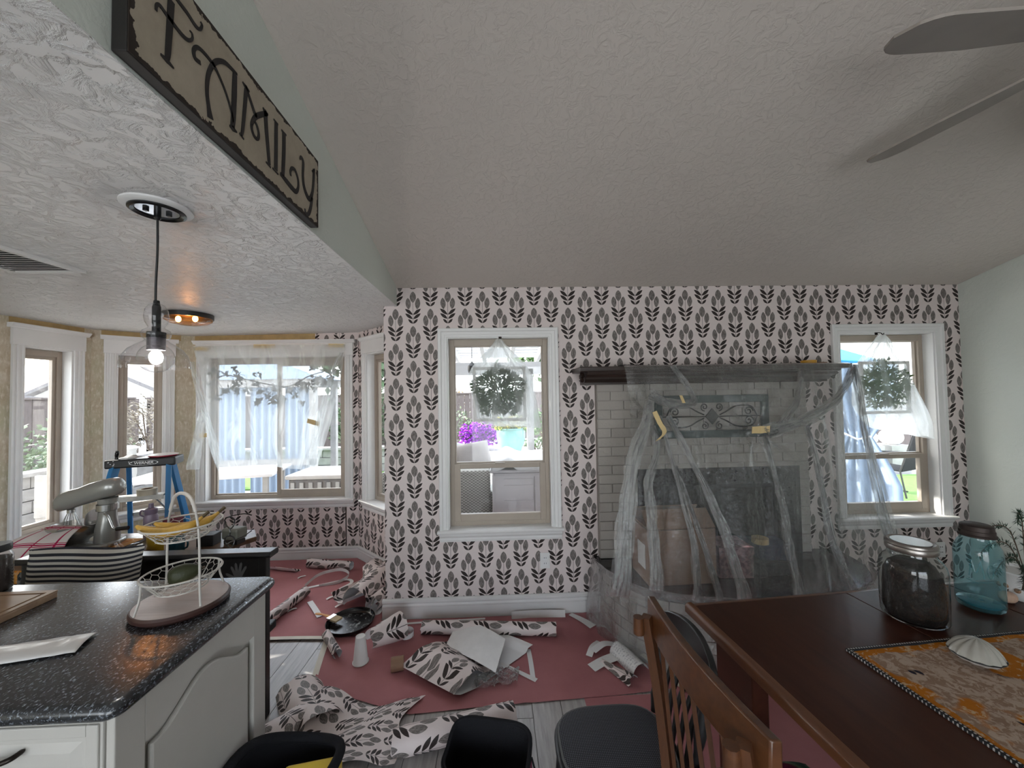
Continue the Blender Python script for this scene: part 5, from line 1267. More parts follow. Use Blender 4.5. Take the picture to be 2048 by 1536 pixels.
MB().lathe([(0, 0), (.022, 0), (.022, .02), (.012, .026), (0, .026)], (-.165, 0, .262), 16, Matrix.Rotation(R(-90), 3, 'Y')).build('attachment_hub', M['chrome'], mx, smooth=40)
loft(MB(), [(-.012, .155, .001, .001), (-.01, .155, .045, .05), (.0, .155, .05, .06)]).build('neck_trim', M['metal'], mx, smooth=50)
b = MB(); b.lathe([(.058, .02), (.056, .10), (.044, .16), (.040, .22), (.046, .28)], (.075, 0, 0), 24); b.build('pedestal', grey, mx, smooth=50)
MB().lathe([(.043, .205), (.05, .21), (.05, .245), (.043, .25)], (.075, 0, 0), 24).build('pivot_band', M['metal'], mx, smooth=40)
b = MB(); b.prism([(x*1.0, y) for x, y in [(-.17, -.06), (-.19, 0), (-.17, .06), (-.08, .10), (.05, .10), (.13, .07), (.14, 0), (.13, -.07), (.05, -.10), (-.08, -.10)]], 'z', 0, .028); b.build('base', grey, mx, bevel=.01, smooth=40)
MB().lathe([(.0, .030), (.055, .030), (.058, .038), (.075, .050), (.105, .085), (.116, .12), (.118, .135), (.122, .137), (.118, .139), (.112, .12), (.10, .088), (0, .045)], (-.085, 0, 0), 40).build('bowl', M['metal'], mx, smooth=40)
b = MB()
for k in range(8):
    a = PI*k/8; c_, s_ = math.cos(a), math.sin(a)
    b.tube(bez([(-.11+.010*c_, .010*s_, .215), (-.11+.030*c_, .030*s_, .165), (-.11+.042*c_, .042*s_, .11), (-.11, 0, .068), (-.11-.042*c_, -.042*s_, .11), (-.11-.030*c_, -.030*s_, .165), (-.11-.010*c_, -.010*s_, .215)], 4), .0012, 5)
b.build('whisk', M['metal'], mx); MB().lathe([(.018, .205), (.018, .222), (.010, .226), (.010, .245)], (-.11, 0, 0), 14).build('whisk_collar', M['metal'], mx)
MB().tube(bez([(.10, -.055, .20), (.13, -.075, .19), (.15, -.08, .15), (.165, -.082, .12), (.19, -.085, .115)], 5), .006, 8).build('lift_lever', M['metal'], mx, smooth=50)
MB().tube([(.185, -.085, .115), (.245, -.09, .118)], .012, 10).build('lever_grip', M['black_gloss'], mx, smooth=50)
# plaid towel hung over the bowl
def plaid():
    q = NT('red_white_plaid'); u, v = q.uv(); c = (.62, .55, .52)
    for (axis, p, w, rep) in ((u, .05, .006, .125), (v, .06, .006, .17), (v, .075, .003, .17), (v, .045, .003, .17)):
        c = q.mix((axis.mod(rep)-p).abs().lt(w), c, (.36, .02, .07))
    return q.end(q.bsdf(c, .9, normal=q.bump(q.noise(150), .25, .002), spec=.1))
b = MB()
def tw(u, v):
    top = Vector((-2.60+.20*u, 2.315-.02*u, .908)); bot = Vector((-2.80+.42*u, 2.165, .775))
    if v < .12: return Vector((top.x, top.y+.045*(1-v/.12), top.z+.006-.025*(1-v/.12)))
    k = (v-.12)/.88; p = top.lerp(bot, k); p.z += .03*math.sin(k*PI)*.6; p.y -= .02*math.sin(k*PI); p.y -= .012*k*math.sin(u*12)
    return p
b.grid(tw, 24, 24, lambda u, v: (u*.36, v*.34)); tag(b.build('dish_towel', plaid(), smooth=60, solid=.002), 'white and red plaid dish towel hung over the mixer bowl', 'towel')
# black bench seen from behind, with a painted hand print
bn = thing('black_bench', 'black painted bench back with pale hand print beyond the island', 'bench', (-1.78, 2.04, 0))
MB().bx(-.62, .57, -.025, .0, .50, .815).build('back_panel', M['black'], bn, bevel=.004)
MB().prism([(-.04, .812), (.03, .812), (.035, .826), (.03, .842), (-.04, .842), (-.05, .826)], 'x', -.64, .61).build('top_rail', M['black_gloss'], bn, bevel=.004)
MB().bx(-.62, .57, -.025, -.0, .40, .46).build('lower_rail', M['black'], bn)
for x in (-.61, .54): MB().bx(x, x+.04, -.03, .012, 0, .815).build('post', M['black'], bn, bevel=.006)
# bench seat lies on the far side, toward the table
MB().bx(-.62, .57, .004, .085, .40, .44).build('seat', M['black'], bn, bevel=.006)
hp_ = P('pale_hand_paint', (.16, .16, .17), .7); b = MB(); hc = Vector((.44, -.0262, .70))
b.prism([(hc.x+.028*math.cos(w), hc.z+.028*math.sin(w)) for w in [2*PI*k/14 for k in range(14)]], 'y', -.0265, -.0255)
for a, L, o_ in ((60, .05, .024), (80, .058, .026), (98, .056, .026), (116, .046, .026), (150, .04, .024)):
    d_ = Vector((math.cos(R(a)), 0, math.sin(R(a)))); s_ = Vector((-d_.z, 0, d_.x)); p0 = Vector((hc.x, 0, hc.z))+d_*o_; p1 = p0+d_*L
    b.prism([((p0+s_*.008).x, (p0+s_*.008).z), ((p0-s_*.008).x, (p0-s_*.008).z), ((p1-s_*.006).x, (p1-s_*.006).z), ((p1+d_*.008).x, (p1+d_*.008).z), ((p1+s_*.006).x, (p1+s_*.006).z)], 'y', -.0265, -.0255)
b.build('hand_print', hp_, bn)
# stool that carries the striped pillow
st = thing('counter_stool', 'black counter stool hidden behind the island under the striped pillow', 'stool', (-1.95, 1.80, 0))
MB().lathe([(0, .60), (.16, .60), (.17, .615), (.165, .63), (0, .635)], n=28).build('seat', M['black'], st, smooth=40)
for k in range(4):
    a = PI/4+k*PI/2; MB().tube([(.12*math.cos(a), .12*math.sin(a), .605), (.17*math.cos(a), .17*math.sin(a), 0)], .014, 8).build('leg', M['black'], st)
MB().tube([(.148*math.cos(2*PI*k/24), .148*math.sin(2*PI*k/24), .22) for k in range(24)], .008, 6, closed=True).build('foot_ring', M['black'], st)
def ticking():
    q = NT('ticking_stripe'); u, v = q.uv(); s_ = (v/.021).fract(); c = q.mix(s_.lt(.5), (.46, .43, .38), (.030, .030, .036))
    patch = ((u-.27).abs().lt(.135))*(v.lt(.168)); c = q.mix(patch, c, (.40, .37, .34))
    return q.end(q.bsdf(c, .9, normal=q.bump(q.noise(160), .3, .002), spec=.1))
pw_ = thing('throw_pillow', 'black striped ticking pillow with plain lettered patch on the stool', 'pillow', (-1.945, 1.87, .638), R(3)); b = MB()
def pil(u, v, s):
    x = (u-.5)*.50; z = .30*v; e = (1-abs(2*u-1)**3.5)*(1-abs(2*v-1)**3.5)
    return Vector((x*(1-.05*math.sin(PI*v)), s*.065*max(e, 0)**.6+.03*(v-.5), z*(1-.04*math.sin(PI*u))+.012*math.sin(u*5)+.01*u))
b.grid(lambda u, v: pil(u, v, -1), 26, 20, lambda u, v: (u*.5, v*.3)); b.grid(lambda u, v: pil(1-u, v, 1), 26, 20, lambda u, v: (u*.5, v*.3)); b.build('cover', ticking(), pw_, smooth=60)
b = MB(); b.tube(bez([(.012, 0, .12), (.03, 0, .117), (.05, 0, .11), (.062, 0, .098), (.055, 0, .09)], 4), .003, 5); b.tube([(-.014, 0, .127), (-.014, 0, .07)], .0028, 5); b.tube([(-.02, 0, .118), (.02, 0, .119)], .0028, 5); b.tube([(.0, 0, .09), (.03, 0, .10), (.055, 0, .088)], .0025, 5)
lt = b.build('script_letter', M['black'], pw_); lt.location = (.02, -.071, -.005)
# small things on the right part of the table
t = thing('desk_speaker', 'rounded grey green gadget with black base on the breakfast table', 'gadget', (-1.60, 2.37, NT_Z), R(-12))
MB().bx(-.045, .05, -.03, .03, 0, .025).build('base', M['black'], t, bevel=.004); MB().bx(-.055, .06, -.038, .038, .026, .095).build('housing', P('grey_green_plastic', (.17, .17, .14), .5), t, bevel=.014)
t = thing('black_box', 'small black box beside the grey green gadget', 'box', (-1.74, 2.36, NT_Z), R(5))
MB().bx(-.045, .045, -.04, .04, 0, .06).build('body', M['black'], t, bevel=.003); MB().bx(-.047, .047, -.042, .042, .05, .066).build('lid', M['black'], t, bevel=.003)
t = thing('drink_mug', 'dark teal mug on the breakfast table behind the basket', 'mug', (-1.84, 2.25, NT_Z))
MB().lathe([(0, 0), (.035, 0), (.04, .01), (.04, .085), (.036, .085), (.035, .012), (0, .01)], n=24).build('cup', P('dark_teal_glaze', (.02, .07, .09), .25), t, smooth=40)
MB().tube(bez([(.038, 0, .07), (.062, 0, .06), (.06, 0, .03), (.038, 0, .02)], 5), .005, 7).build('handle', bpy.data.materials['dark_teal_glaze'], t)
t = thing('snack_bag', 'yellow snack bag standing on the breakfast table', 'bag', (-2.00, 2.30, NT_Z), R(-10)); b = MB()
for s in (-1, 1): b.grid(lambda u, v: (.06*(2*u-1)*s, s*.028*math.sin(PI*u)*math.sin(PI*min(1, v*1.2+.1)) if v < .95 else 0, .13*v), 10, 10)
b.build('pouch', P('yellow_foil', (.55, .36, .03), .35, bump=.5, bscale=30), t, smooth=50); MB().bx(-.06, .06, -.001, .001, .122, .135).build('seal', M['white_plastic'], t)
t = thing('glass_dish', 'clear glass dish on the breakfast table under the banana basket', 'dish', (-2.12, 2.30, NT_Z))
MB().lathe([(0, .004), (.05, .004), (.075, .04), (.08, .06), (.077, .06), (.07, .04), (.045, .01), (0, .01)], n=28).build('bowl', M['bulb_glass'], t, smooth=50); MB().lathe([(.052, 0), (.052, .004), (0, .004)], n=28).build('foot', M['bulb_glass'], t)
t = thing('water_bottle', 'mauve water bottle with loop lid on the breakfast table', 'bottle', (-2.20, 2.50, NT_Z))
MB().lathe([(0, 0), (.034, 0), (.036, .01), (.036, .13), (.03, .15), (0, .15)], n=24).build('body', P('mauve_plastic', (.24, .18, .24), .4), t, smooth=40)
MB().lathe([(.03, .15), (.032, .155), (.032, .18), (.014, .19), (.012, .215), (0, .217)], n=20).build('cap', P('dark_mauve', (.15, .11, .16), .4), t, smooth=40)
MB().tube(bez([(-.03, 0, .165), (-.06, 0, .17), (-.065, 0, .145), (-.034, 0, .13)], 5), .005, 7).build('carry_loop', bpy.data.materials['dark_mauve'], t)
t = thing('red_box', 'dark red box standing on the breakfast table by the ladder', 'box', (-2.08, 2.52, NT_Z), R(6))
MB().bx(-.04, .04, -.03, .03, 0, .12).build('body', P('dark_red_card', (.13, .012, .03), .6), t, bevel=.003); MB().bx(-.041, .041, -.031, .031, .09, .123).build('lid', bpy.data.materials['dark_red_card'], t, bevel=.003)

# ---------------------------------------------------------------- blue step ladder
M['fibre_blue'] = P('blue_fibreglass', (.025, .20, .46), .4, var=.08)
ld = thing('step_ladder', 'blue fibreglass step ladder with black top cap in the bay', 'ladder', (-2.64, 2.96, 0), R(18))
HL = 1.15
def rail(x0, y0, x1, y1, m, w=.035, d=.022):
    a, c = Vector((x0, y0, 0)), Vector((x1, y1, HL)); dv = (c-a); rot = dv.to_track_quat('Z', 'Y').to_matrix()
    return MB().box((a+c)/2, (w, d, dv.length), rot)
for sx in (-1, 1):
    rail(sx*.27, -.38, sx*.155, -.055, None, .03, .055).build('front_rail', M['fibre_blue'], ld, bevel=.004)
    rail(sx*.24, .36, sx*.13, .055, None, .028, .045).build('rear_rail', M['fibre_blue'], ld, bevel=.004)
    MB().box((sx*.255, -.34, .012), (.05, .07, .024)).build('foot', M['black'], ld, bevel=.004)
    MB().box((sx*.235, .345, .012), (.045, .06, .024)).build('foot', M['black'], ld, bevel=.004)
    MB().tube([(sx*.20, -.22, .55), (sx*.19, .20, .55)], .006, 6).build('spreader', M['metal'], ld)
alu = P('worn_aluminium', (.52, .51, .48), .4, .6, var=.15, vscale=25)
for z in (.32, .63, .94):
    k = z/HL; hw = .27-.115*k-.012; y = -.38+.325*k
    s_ = MB().bx(-hw, hw, y-.035, y+.04, z-.006, z+.006).build('step', alu, ld, bevel=.002)
    MB().bx(-hw, hw, y-.038, y-.034, z-.028, z+.006).build('step_lip', alu, s_)
    for sx in (-1, 1): MB().tube([(sx*hw*.97, y, z-.10), (sx*hw*.62, y-.02, z-.01)], .006, 6).build('step_brace', alu, s_)
for z in (.35, .75): MB().bx(-.24+.10*z, .24-.10*z, .36-.265*z-.006, .36-.265*z+.006, z-.014, z+.014).build('rear_brace', alu, ld)
cap_ = MB().prism([(-.205, -.085), (.205, -.085), (.195, .085), (-.195, .085)], 'z', HL-.01, HL+.052).build('top_cap', M['black'], ld, bevel=.010)
b = MB(); n = 40
for r0, r1, k in ((1.0, .90, 0),):
    i0 = len(b.v)
    for i in range(n):
        w = 2*PI*i/n
        for rr_ in (r0, r1): b.v.append((.02+.085*rr_*math.cos(w)*(1 if rr_ == 1 else 1.03), -.0862, HL+.021+.019*rr_*math.sin(w)))
    for i in range(n): j_ = (i+1) % n; b.face((i0+2*i, i0+2*j_, i0+2*j_+1, i0+2*i+1))
b.build('oval_badge', M['white_plastic'], cap_, solid=.001)
tc = bpy.data.curves.new('brand_lettering', 'FONT'); tc.body = 'WERNER'; tc.size = .028; tc.align_x = 'CENTER'; tc.align_y = 'CENTER'; tc.extrude = .0004; tc.shear = .15; tc.offset = .0006
to = bpy.data.objects.new('brand_lettering_curve', tc); COL.objects.link(to)
bpy.context.view_layer.update()
tm = bpy.data.meshes.new_from_object(to.evaluated_get(bpy.context.evaluated_depsgraph_get())); bpy.data.objects.remove(to); tm.materials.clear(); tm.materials.append(M['white_plastic'])
to = bpy.data.objects.new('brand_lettering', tm); COL.objects.link(to); to.parent = cap_; to.location = (.02, -.0866, HL+.0205); to.rotation_euler = (R(90), 0, 0)
for i in range(9): MB().box((-.19+.012*random.random()*12, -.0858, HL+.005+random.random()*.04), (.006, .001, .005)).build('paint_spot', M['white_plastic'], cap_)
lw = ld.matrix_basis
def on_ladder(x, y, z): return (Matrix.Translation(ld.location) @ Matrix.Rotation(R(18), 4, 'Z')) @ Vector((x, y, z))
t = thing('plastic_disc', 'red and white plastic disc lying on the ladder cap', 'disc', on_ladder(.10, 0, HL+.052), R(18))
MB().lathe([(0, 0), (.075, 0), (.085, .006), (.085, .012), (.08, .012), (.074, .005), (0, .004)], n=32).build('rim', P('red_plastic', (.42, .02, .05), .4), t, smooth=40); MB().lathe([(0, .0125), (.09, .0125), (.09, .016), (0, .016)], n=32).build('white_liner', M['white_plastic'], t)
t = thing('putty_rag', 'crumpled white rag lying on the ladder cap', 'rag', on_ladder(-.10, .02, HL+.052)); b = MB()
b.grid(lambda u, v: ((u-.5)*.12, (v-.5)*.09, .018*max(0, math.sin(PI*u)*math.sin(PI*v))*(1+.8*noise.noise((u*5, v*5, 2)))), 14, 12); b.build('cloth', M['white_fabric'], t, smooth=60, solid=.001)
b2 = MB(); b2.grid(lambda u, v: ((u-.5)*.06+.05, -.03-.03*v, .01-.004*v), 5, 4); b2.build('loose_corner', M['white_fabric'], t, solid=.001)
t = thing('putty_knife', 'black handled putty knife standing at the ladder cap corner', 'tool', on_ladder(-.15, -.05, HL+.052))
MB().tube(bez([(0, 0, 0), (0, 0, .02), (.003, 0, .045), (.003, 0, .062)], 4), [.010]*5+[.012]*5+[.009]*3, 10).build('handle', M['black_gloss'], t, smooth=50); MB().bx(-.012, .012, -.001, .001, -.0, .008).build('blade', M['metal'], t)
t = thing('tape_roll', 'cream tape roll lying on the ladder step', 'tape', on_ladder(.055, -.115, .946))
MB().lathe([(.034, 0), (.056, 0), (.056, .042), (.034, .042), (.034, 0)], n=32).build('tape_band', P('cream_tape', (.62, .56, .44), .6), t, smooth=40); MB().lathe([(.034, .001), (.0335, .041), (.032, .041), (.032, .001)], n=32).build('cardboard_core', M['card'], t)
# ---------------------------------------------------------------- red rosin paper on the floor
def floor_sheet(label, xl, xr, yf, yb, z=.003, nu=60, nv=40, seed=0, amp=.006):
    b = MB()
    def f(u, v):
        y0 = yf(u); y1 = yb(u); y = y0+(y1-y0)*v; x = xl(v)+(xr(v)-xl(v))*u
        h = amp*(.5+.5*noise.noise((x*2.2+seed, y*2.2, 0)))+amp*.9*max(0, noise.noise((x*5, y*3, 3+seed)))**1.5
        cr = abs(math.sin((x*.9+y*1.3)*4.2+seed)); h += .004*max(0, 1-cr*14)
        return Vector((x, y, z+max(0, h)))
    b.grid(f, nu, nv); return tag(b.build('floor_paper', M['rosin'], smooth=60), label, 'floor paper')
def lerp(a, b, t): return a+(b-a)*t
def piece(pts):
    def f(u):
        for (a, x0), (b_, x1) in zip(pts, pts[1:]):
            if u <= b_: return lerp(x0, x1, (u-a)/(b_-a))
        return pts[-1][1]
    return f
floor_sheet('large red rosin paper sheet below the papered window and hearth', piece([(0, -1.07), (1, -1.16)]), piece([(0, 1.02), (.35, .80), (.7, .72), (1, .66)]),
            piece([(0, 2.22), (.28, 2.00), (.5, 2.03), (.8, 2.06), (1, 2.10)]), lambda u: 2.655 if u < .12 else lerp(2.655, 2.832, min(1, (u-.12)/.03)), seed=1)
def nook_r(v):
    y = 2.60+1.32*v; return -.875 if y < 3.36 else -.875-(y-3.36)*1.02
floor_sheet('red rosin paper sheet covering the floor of the bay', lambda v: -2.75, nook_r, lambda u: 2.66, lambda u: 3.93, .005, seed=4)
floor_sheet('red rosin paper sheet lying under the dining table', piece([(0, .46), (1, .43)]), lambda v: 3.1, lambda u: .35, lambda u: 2.06 if u < .2 else 2.12, .002, 50, 30, seed=9)
def ribbon(name, label, cat, pts, w, mat=None, nrm=None, group=None, tw=0, n=6, solid=.0006, wf=None):
    """a strip of paper following points; its width lies across the path (flat on the floor unless twisted)"""
    P_ = bez(pts, n); m = len(P_); b = MB(); L = 0; Ls = [0]
    for a, c in zip(P_, P_[1:]): L += (c-a).length; Ls.append(L)
    def f(u, v):
        i = min(int(round(u*(m-1))), m-1); p = P_[i]; d = (P_[min(i+1, m-1)]-P_[max(i-1, 0)]).normalized()
        s = d.cross(Vector((0, 0, 1))) if nrm is None else Vector(nrm); s = s.normalized() if s.length > 1e-5 else Vector((1, 0, 0))
        if tw: s = Matrix.Rotation(tw*u, 3, d) @ s
        ww = w*(wf(u) if wf else 1)
        return p+s*ww*(v-.5)
    b.grid(f, m-1, 3, lambda u, v: (v*w, Ls[min(int(round(u*(m-1))), m-1)]))
    return tag(b.build(name, mat or M['paper_print'], smooth=60, solid=0), label, cat, group)
def flip(b):
    b.f = [f[::-1] for f in b.f]; b.uv = [u[::-1] for u in b.uv]; return b
def roll(name, label, p0, p1, r, turns=1.7, mat=None, gap=.16, cat='wallpaper roll', flare=0, seed=0, z=.008):
    """a loosely rolled length of wallpaper lying on the floor"""
    p0 = Vector((*p0, 0)); p1 = Vector((*p1, 0)); d = (p1-p0); L = d.length; d.normalize(); s = Vector((d.y, -d.x, 0)); b = MB(); n = int(26*turns)
    def f(u, v):
        a = -PI/2+2*PI*turns*u; rr = r*(1-gap*(1-u)*1.2)*(1+flare*v)*(1+.05*noise.noise((u*3, v*3, seed)))
        jag = .012*noise.noise((u*9, 2 if v > .5 else 7, seed)) if v in (0, 1) else 0
        return p0+d*(L*v+jag)+s*rr*math.cos(a)+Vector((0, 0, z+r*(1+flare*v)+rr*math.sin(a)))
    b.grid(f, n, 14, lambda u, v: (u*2*PI*r*turns, v*L)); return tag(flip(b).build(name, mat or M['paper_print'], smooth=60), label, cat)
roll('wallpaper_roll', 'long loose wallpaper roll lying along the baseboard under the window', (-.54, 2.655), (.36, 2.575), .046, 1.5, seed=1)
roll('wallpaper_roll', 'wallpaper roll stretched out behind the tote bag on the bare planks', (-.50, 1.775), (.055, 1.90), .058, 1.6, seed=2, z=.001)
roll('wallpaper_roll', 'narrow rolled wallpaper offcut lying in the bay beside the island', (-1.68, 2.77), (-1.60, 3.22), .040, 1.3, seed=3)
roll('wallpaper_roll', 'short crumpled wallpaper roll against the bay baseboard', (-1.84, 3.75), (-1.40, 3.66), .042, 1.2, seed=4)
# big curled sheets slumped against the end of the papered wall
def curl(name, label, c, rz, w, L, rad, a0, a1, seed=0, z=.01, cat='wallpaper piece', cone=0, fz=None):
    b = MB(); M_ = Matrix.Rotation(rz, 3, 'Z')
    def f(u, v):
        a = a0+(a1-a0)*u; rr = rad*(1+cone*v)*(1+.08*noise.noise((u*3, v*3, seed)))
        p = Vector((rr*math.cos(a), (v-.5)*L+.02*noise.noise((u*4, v*2, seed+3)), rr*math.sin(a)))
        p.z += (fz(u, v) if fz else 0)
        return Vector(c)+M_ @ p
    b.grid(f, 30, 16, lambda u, v: (u*abs(a1-a0)*rad, v*L)); zmin = min(p[2] for p in b.v); b.v = [(x, y, zz-zmin+z) for x, y, zz in b.v]
    return tag(b.build(name, M['paper_print'], smooth=60), label, cat)
curl('wallpaper_sheet', 'long curled wallpaper sheet slumped by the angled bay wall', (-1.05, 3.22, 0), R(-14), .3, .52, .10, R(200), R(-40), 1)
curl('wallpaper_sheet', 'curled wallpaper sheet opening white side up in the bay', (-1.15, 3.16, 0), R(-38), .3, .36, .12, R(215), R(330), 2, cone=.3)
curl('wallpaper_sheet', 'torn wallpaper piece standing on edge beside the angled wall', (-1.12, 3.45, 0), R(20), .2, .25, .11, R(150), R(-10), 3)
curl('wallpaper_scrap', 'small curled scrap with a leaf sprig leaning at the wall end', (-.95, 3.02, 0), R(-20), .2, .16, .055, R(230), R(-60), 4)
curl('wallpaper_scrap', 'white backed curl of paper beside the black tray', (-.94, 2.965, 0), R(10), .2, .14, .045, R(-20), R(-250), 5)
curl('wallpaper_scrap', 'cone shaped wallpaper scrap between the paper cup and the tray', (-.755, 2.56, 0), R(-52), .2, .22, .055, R(210), R(-60), 6, cone=.6)
curl('wallpaper_scrap', 'folded wallpaper offcut lying on the tape line by the tray', (-1.10, 2.54, 0), R(38), .2, .26, .028, R(250), R(-70), 7)
curl('wallpaper_scrap', 'white curl of backing paper at the bay baseboard', (-2.03, 3.70, 0), R(75), .2, .30, .05, R(190), R(300), 8)
curl('wallpaper_scrap', 'curled printed offcut lying beside the clear film at the hearth', (.66, 2.22, 0), R(35), .2, .22, .045, R(170), R(20), 9, cone=-.6)
b = MB(); b.grid(lambda u, v: Vector((.755, 2.30, 0))+Matrix.Rotation(R(20), 3, 'Z') @ Vector((.055*math.cos(R(200-190*u)), (v-.5)*.22, .012+.055*max(-.1, math.sin(R(200-190*u))))), 20, 8, lambda u, v: (u*.15, v*.2))
def printed_text():
    q = NT('faint_printed_text'); u, v = q.uv(); row = (v/.016).fract().lt(.55); w = q.noise(1.0, q.coord('UV'), 2, .5, (130, 62, 1)).gt(.5); col = (u/.045).fract().lt(.8)
    return q.end(q.bsdf(q.mix(row*w*col, (.74, .74, .74), (.50, .50, .52)), .6))
tag(b.build('instruction_leaf', printed_text(), smooth=60), 'curled white instruction leaf with faint rows of print by the hearth', 'paper')
# folded wallpaper packet in the middle of the floor
b = MB(); A_ = Vector((-.56, 2.33, 0)); F_ = Vector((.32, -.22, 0)); G_ = Vector((.36, .33, 0))
def pk(u, v):
    """u runs round the fold from the lower layer to the upper, v along the fold"""
    L = .52
    if u < .5: s = 1-u/.5; p = A_+F_*(v*1.1)+G_*s*1.12; z = .012+.02*s*noise.noise((v*2, 1, 2))+(.02 if s > .9 else 0)
    else:
        s = (u-.5)/.5; p = A_+F_*(v*1.05)+G_*s*(.78-.25*v); z = .075+.05*math.sin(min(1, s*1.4)*PI)*(.6+.4*math.sin(v*PI))-.05*s+.012*noise.noise((s*4, v*4, 1))
    if .42 < u < .58: k = (u-.42)/.16; p = p-G_*.10*math.sin(k*PI); z = lerp(.012, .075, k) if True else z
    return Vector((p.x, p.y, max(z, .010)))
b.grid(pk, 50, 20, lambda u, v: (v*.42, u*.95)); tag(flip(b).build('folded_wallpaper', M['paper_print'], smooth=60), 'folded wallpaper packet printed side out on the red paper', 'wallpaper piece')
b = MB(); b.grid(lambda u, v: Vector((-.30, 2.72, 0))+Vector((.32*u, -.27*u+.0, 0))+Vector((-.06*v, -.27*v, .03+.05*math.sin(PI*(u*.6+.2))*(1-v*.5)+.02*u)), 16, 14, lambda u, v: (v*.3, u*.4))
tag(b.build('wallpaper_sheet', M['paper_back'], smooth=60), 'white backed wallpaper flap sticking out of the folded packet', 'wallpaper piece')
# large crumpled sheet by the island
b = MB()
def big(u, v):
    a, c, d, e = Vector((-1.16, 2.13, 0)), Vector((-.42, 2.06, 0)), Vector((-.52, 1.72, 0)), Vector((-1.22, 1.66, 0))
    p = a.lerp(c, u).lerp(e.lerp(d, u), v); w = noise.noise((u*2.2, v*1.8, 5))
    z = .012+.085*max(0, math.sin(u*6.4-.3+1.0*v))**1.2*(.4+.6*math.sin(v*PI))+.035*abs(w)
    p.x += .05*math.sin(v*5+u*3); p.y += .04*math.sin(u*8+v*2)
    return Vector((p.x, p.y, max(z, .008)))
b.grid(big, 60, 34, lambda u, v: (v*.62, u*1.25)); tag(flip(b).build('wallpaper_sheet', M['paper_print'], smooth=60), 'large rumpled wallpaper sheet heaped beside the island end', 'wallpaper piece')
curl('wallpaper_sheet', 'wallpaper length draped over the planks in the island corner', (-1.02, 2.06, 0), R(40), .4, .40, .15, R(150), R(35), 12, cone=-.2)
# strips and coils
hel = lambda c, r, t, n=40, dz=.0: [(c[0]+r*math.cos(2*PI*t*k/n), c[1]+r*math.sin(2*PI*t*k/n), .030+dz*k/n) for k in range(n+1)]
ribbon('paper_coil', 'springy coil of narrow white paper beside the folded packet', 'paper strip', hel((-.63, 2.60), .042, 1.8, 40, .035), .03, M['paper'], (0, 0, 1), n=1)
ribbon('paper_strip', 'looping white paper strip in the bay near the narrow roll', 'paper strip', [(-1.68, 3.36, .02), (-1.62, 3.50, .05), (-1.46, 3.56, .06), (-1.36, 3.50, .04), (-1.42, 3.40, .02), (-1.56, 3.36, .012)], .028, M['paper'], (.1, 0, 1))
ribbon('paper_strip', 'thin folded white strip crossing the looping strip in the bay', 'paper strip', [(-1.66, 3.33, .014), (-1.5, 3.40, .016), (-1.36, 3.45, .02), (-1.30, 3.40, .016), (-1.36, 3.30, .012)], .03, M['paper'])
ribbon('paper_strip', 'narrow printed strip lying behind the brush handle', 'paper strip', [(-1.52, 3.12, .012), (-1.43, 3.01, .014), (-1.34, 2.90, .012)], .04)
ribbon('paper_strip', 'long thin white strip along the left half of the baseboard', 'paper strip', [(-.80, 2.765, .010), (-.5, 2.785, .011), (-.30, 2.79, .011), (-.12, 2.80, .010)], .022, M['paper'])
ribbon('paper_strip', 'wide white strip leaning along the right half of the baseboard', 'paper strip', [(.07, 2.795, .028), (.25, 2.797, .030), (.46, 2.79, .028)], .05, M['paper'], (0, .35, 1))
ribbon('paper_curl', 'small tapering white curl near the hearth end of the baseboard', 'paper strip', [(.50, 2.81, .014), (.57, 2.73, .016), (.63, 2.65, .014)], .055, M['paper'], wf=lambda u: .7+.5*u)
ribbon('paper_scrap', 'square white scrap standing at the corner of baseboard and hearth', 'paper scrap', [(.655, 2.815, .012), (.66, 2.812, .04), (.655, 2.81, .07)], .05, M['paper'], (1, 0, 0))
ribbon('paper_scrap', 'tiny bent white scrap on the red paper before the hearth', 'paper scrap', [(.655, 2.655, .012), (.68, 2.64, .025), (.72, 2.64, .012)], .03, M['paper'])
ribbon('paper_strip', 'upright printed strip right of the plastic wrap', 'paper strip', [(.165, 2.45, .010), (.17, 2.33, .011), (.172, 2.20, .010)], .028)
ribbon('paper_strip', 'white strip slanting to the foot of the printed strip', 'paper strip', [(-.06, 2.37, .014), (.06, 2.28, .012), (.19, 2.185, .010)], .026, M['paper'], wf=lambda u: .7+.5*u)
ribbon('paper_strip', 'white strip bridging the scraps beside the hearth film', 'paper strip', [(.52, 2.26, .012), (.62, 2.31, .02), (.76, 2.37, .016)], .07, M['paper_back'])
ribbon('paper_scrap', 'bent white scrap above the printed offcut beside the hearth film', 'paper scrap', [(.53, 2.36, .012), (.57, 2.42, .03), (.63, 2.49, .014)], .04, M['paper'])
ribbon('paper_strip', 'dark printed strip tangled in the scraps by the hearth', 'paper strip', [(.56, 2.38, .03), (.64, 2.42, .045), (.72, 2.43, .03)], .05)
for lb, x, y in (('tiny torn scrap on the bay paper near the island', -1.62, 2.98), ('tiny torn scrap beside the printed strip in the bay', -1.40, 3.14), ('yellowed label scrap lying in the bay below the roll', -1.82, 3.52), ('tiny paper crumb left of the tray', -1.28, 3.02)):
    ribbon('paper_scrap', lb, 'paper scrap', [(x, y, .012), (x+.02, y+.02, .018), (x+.045, y+.05, .012)], .022, M['paper'])
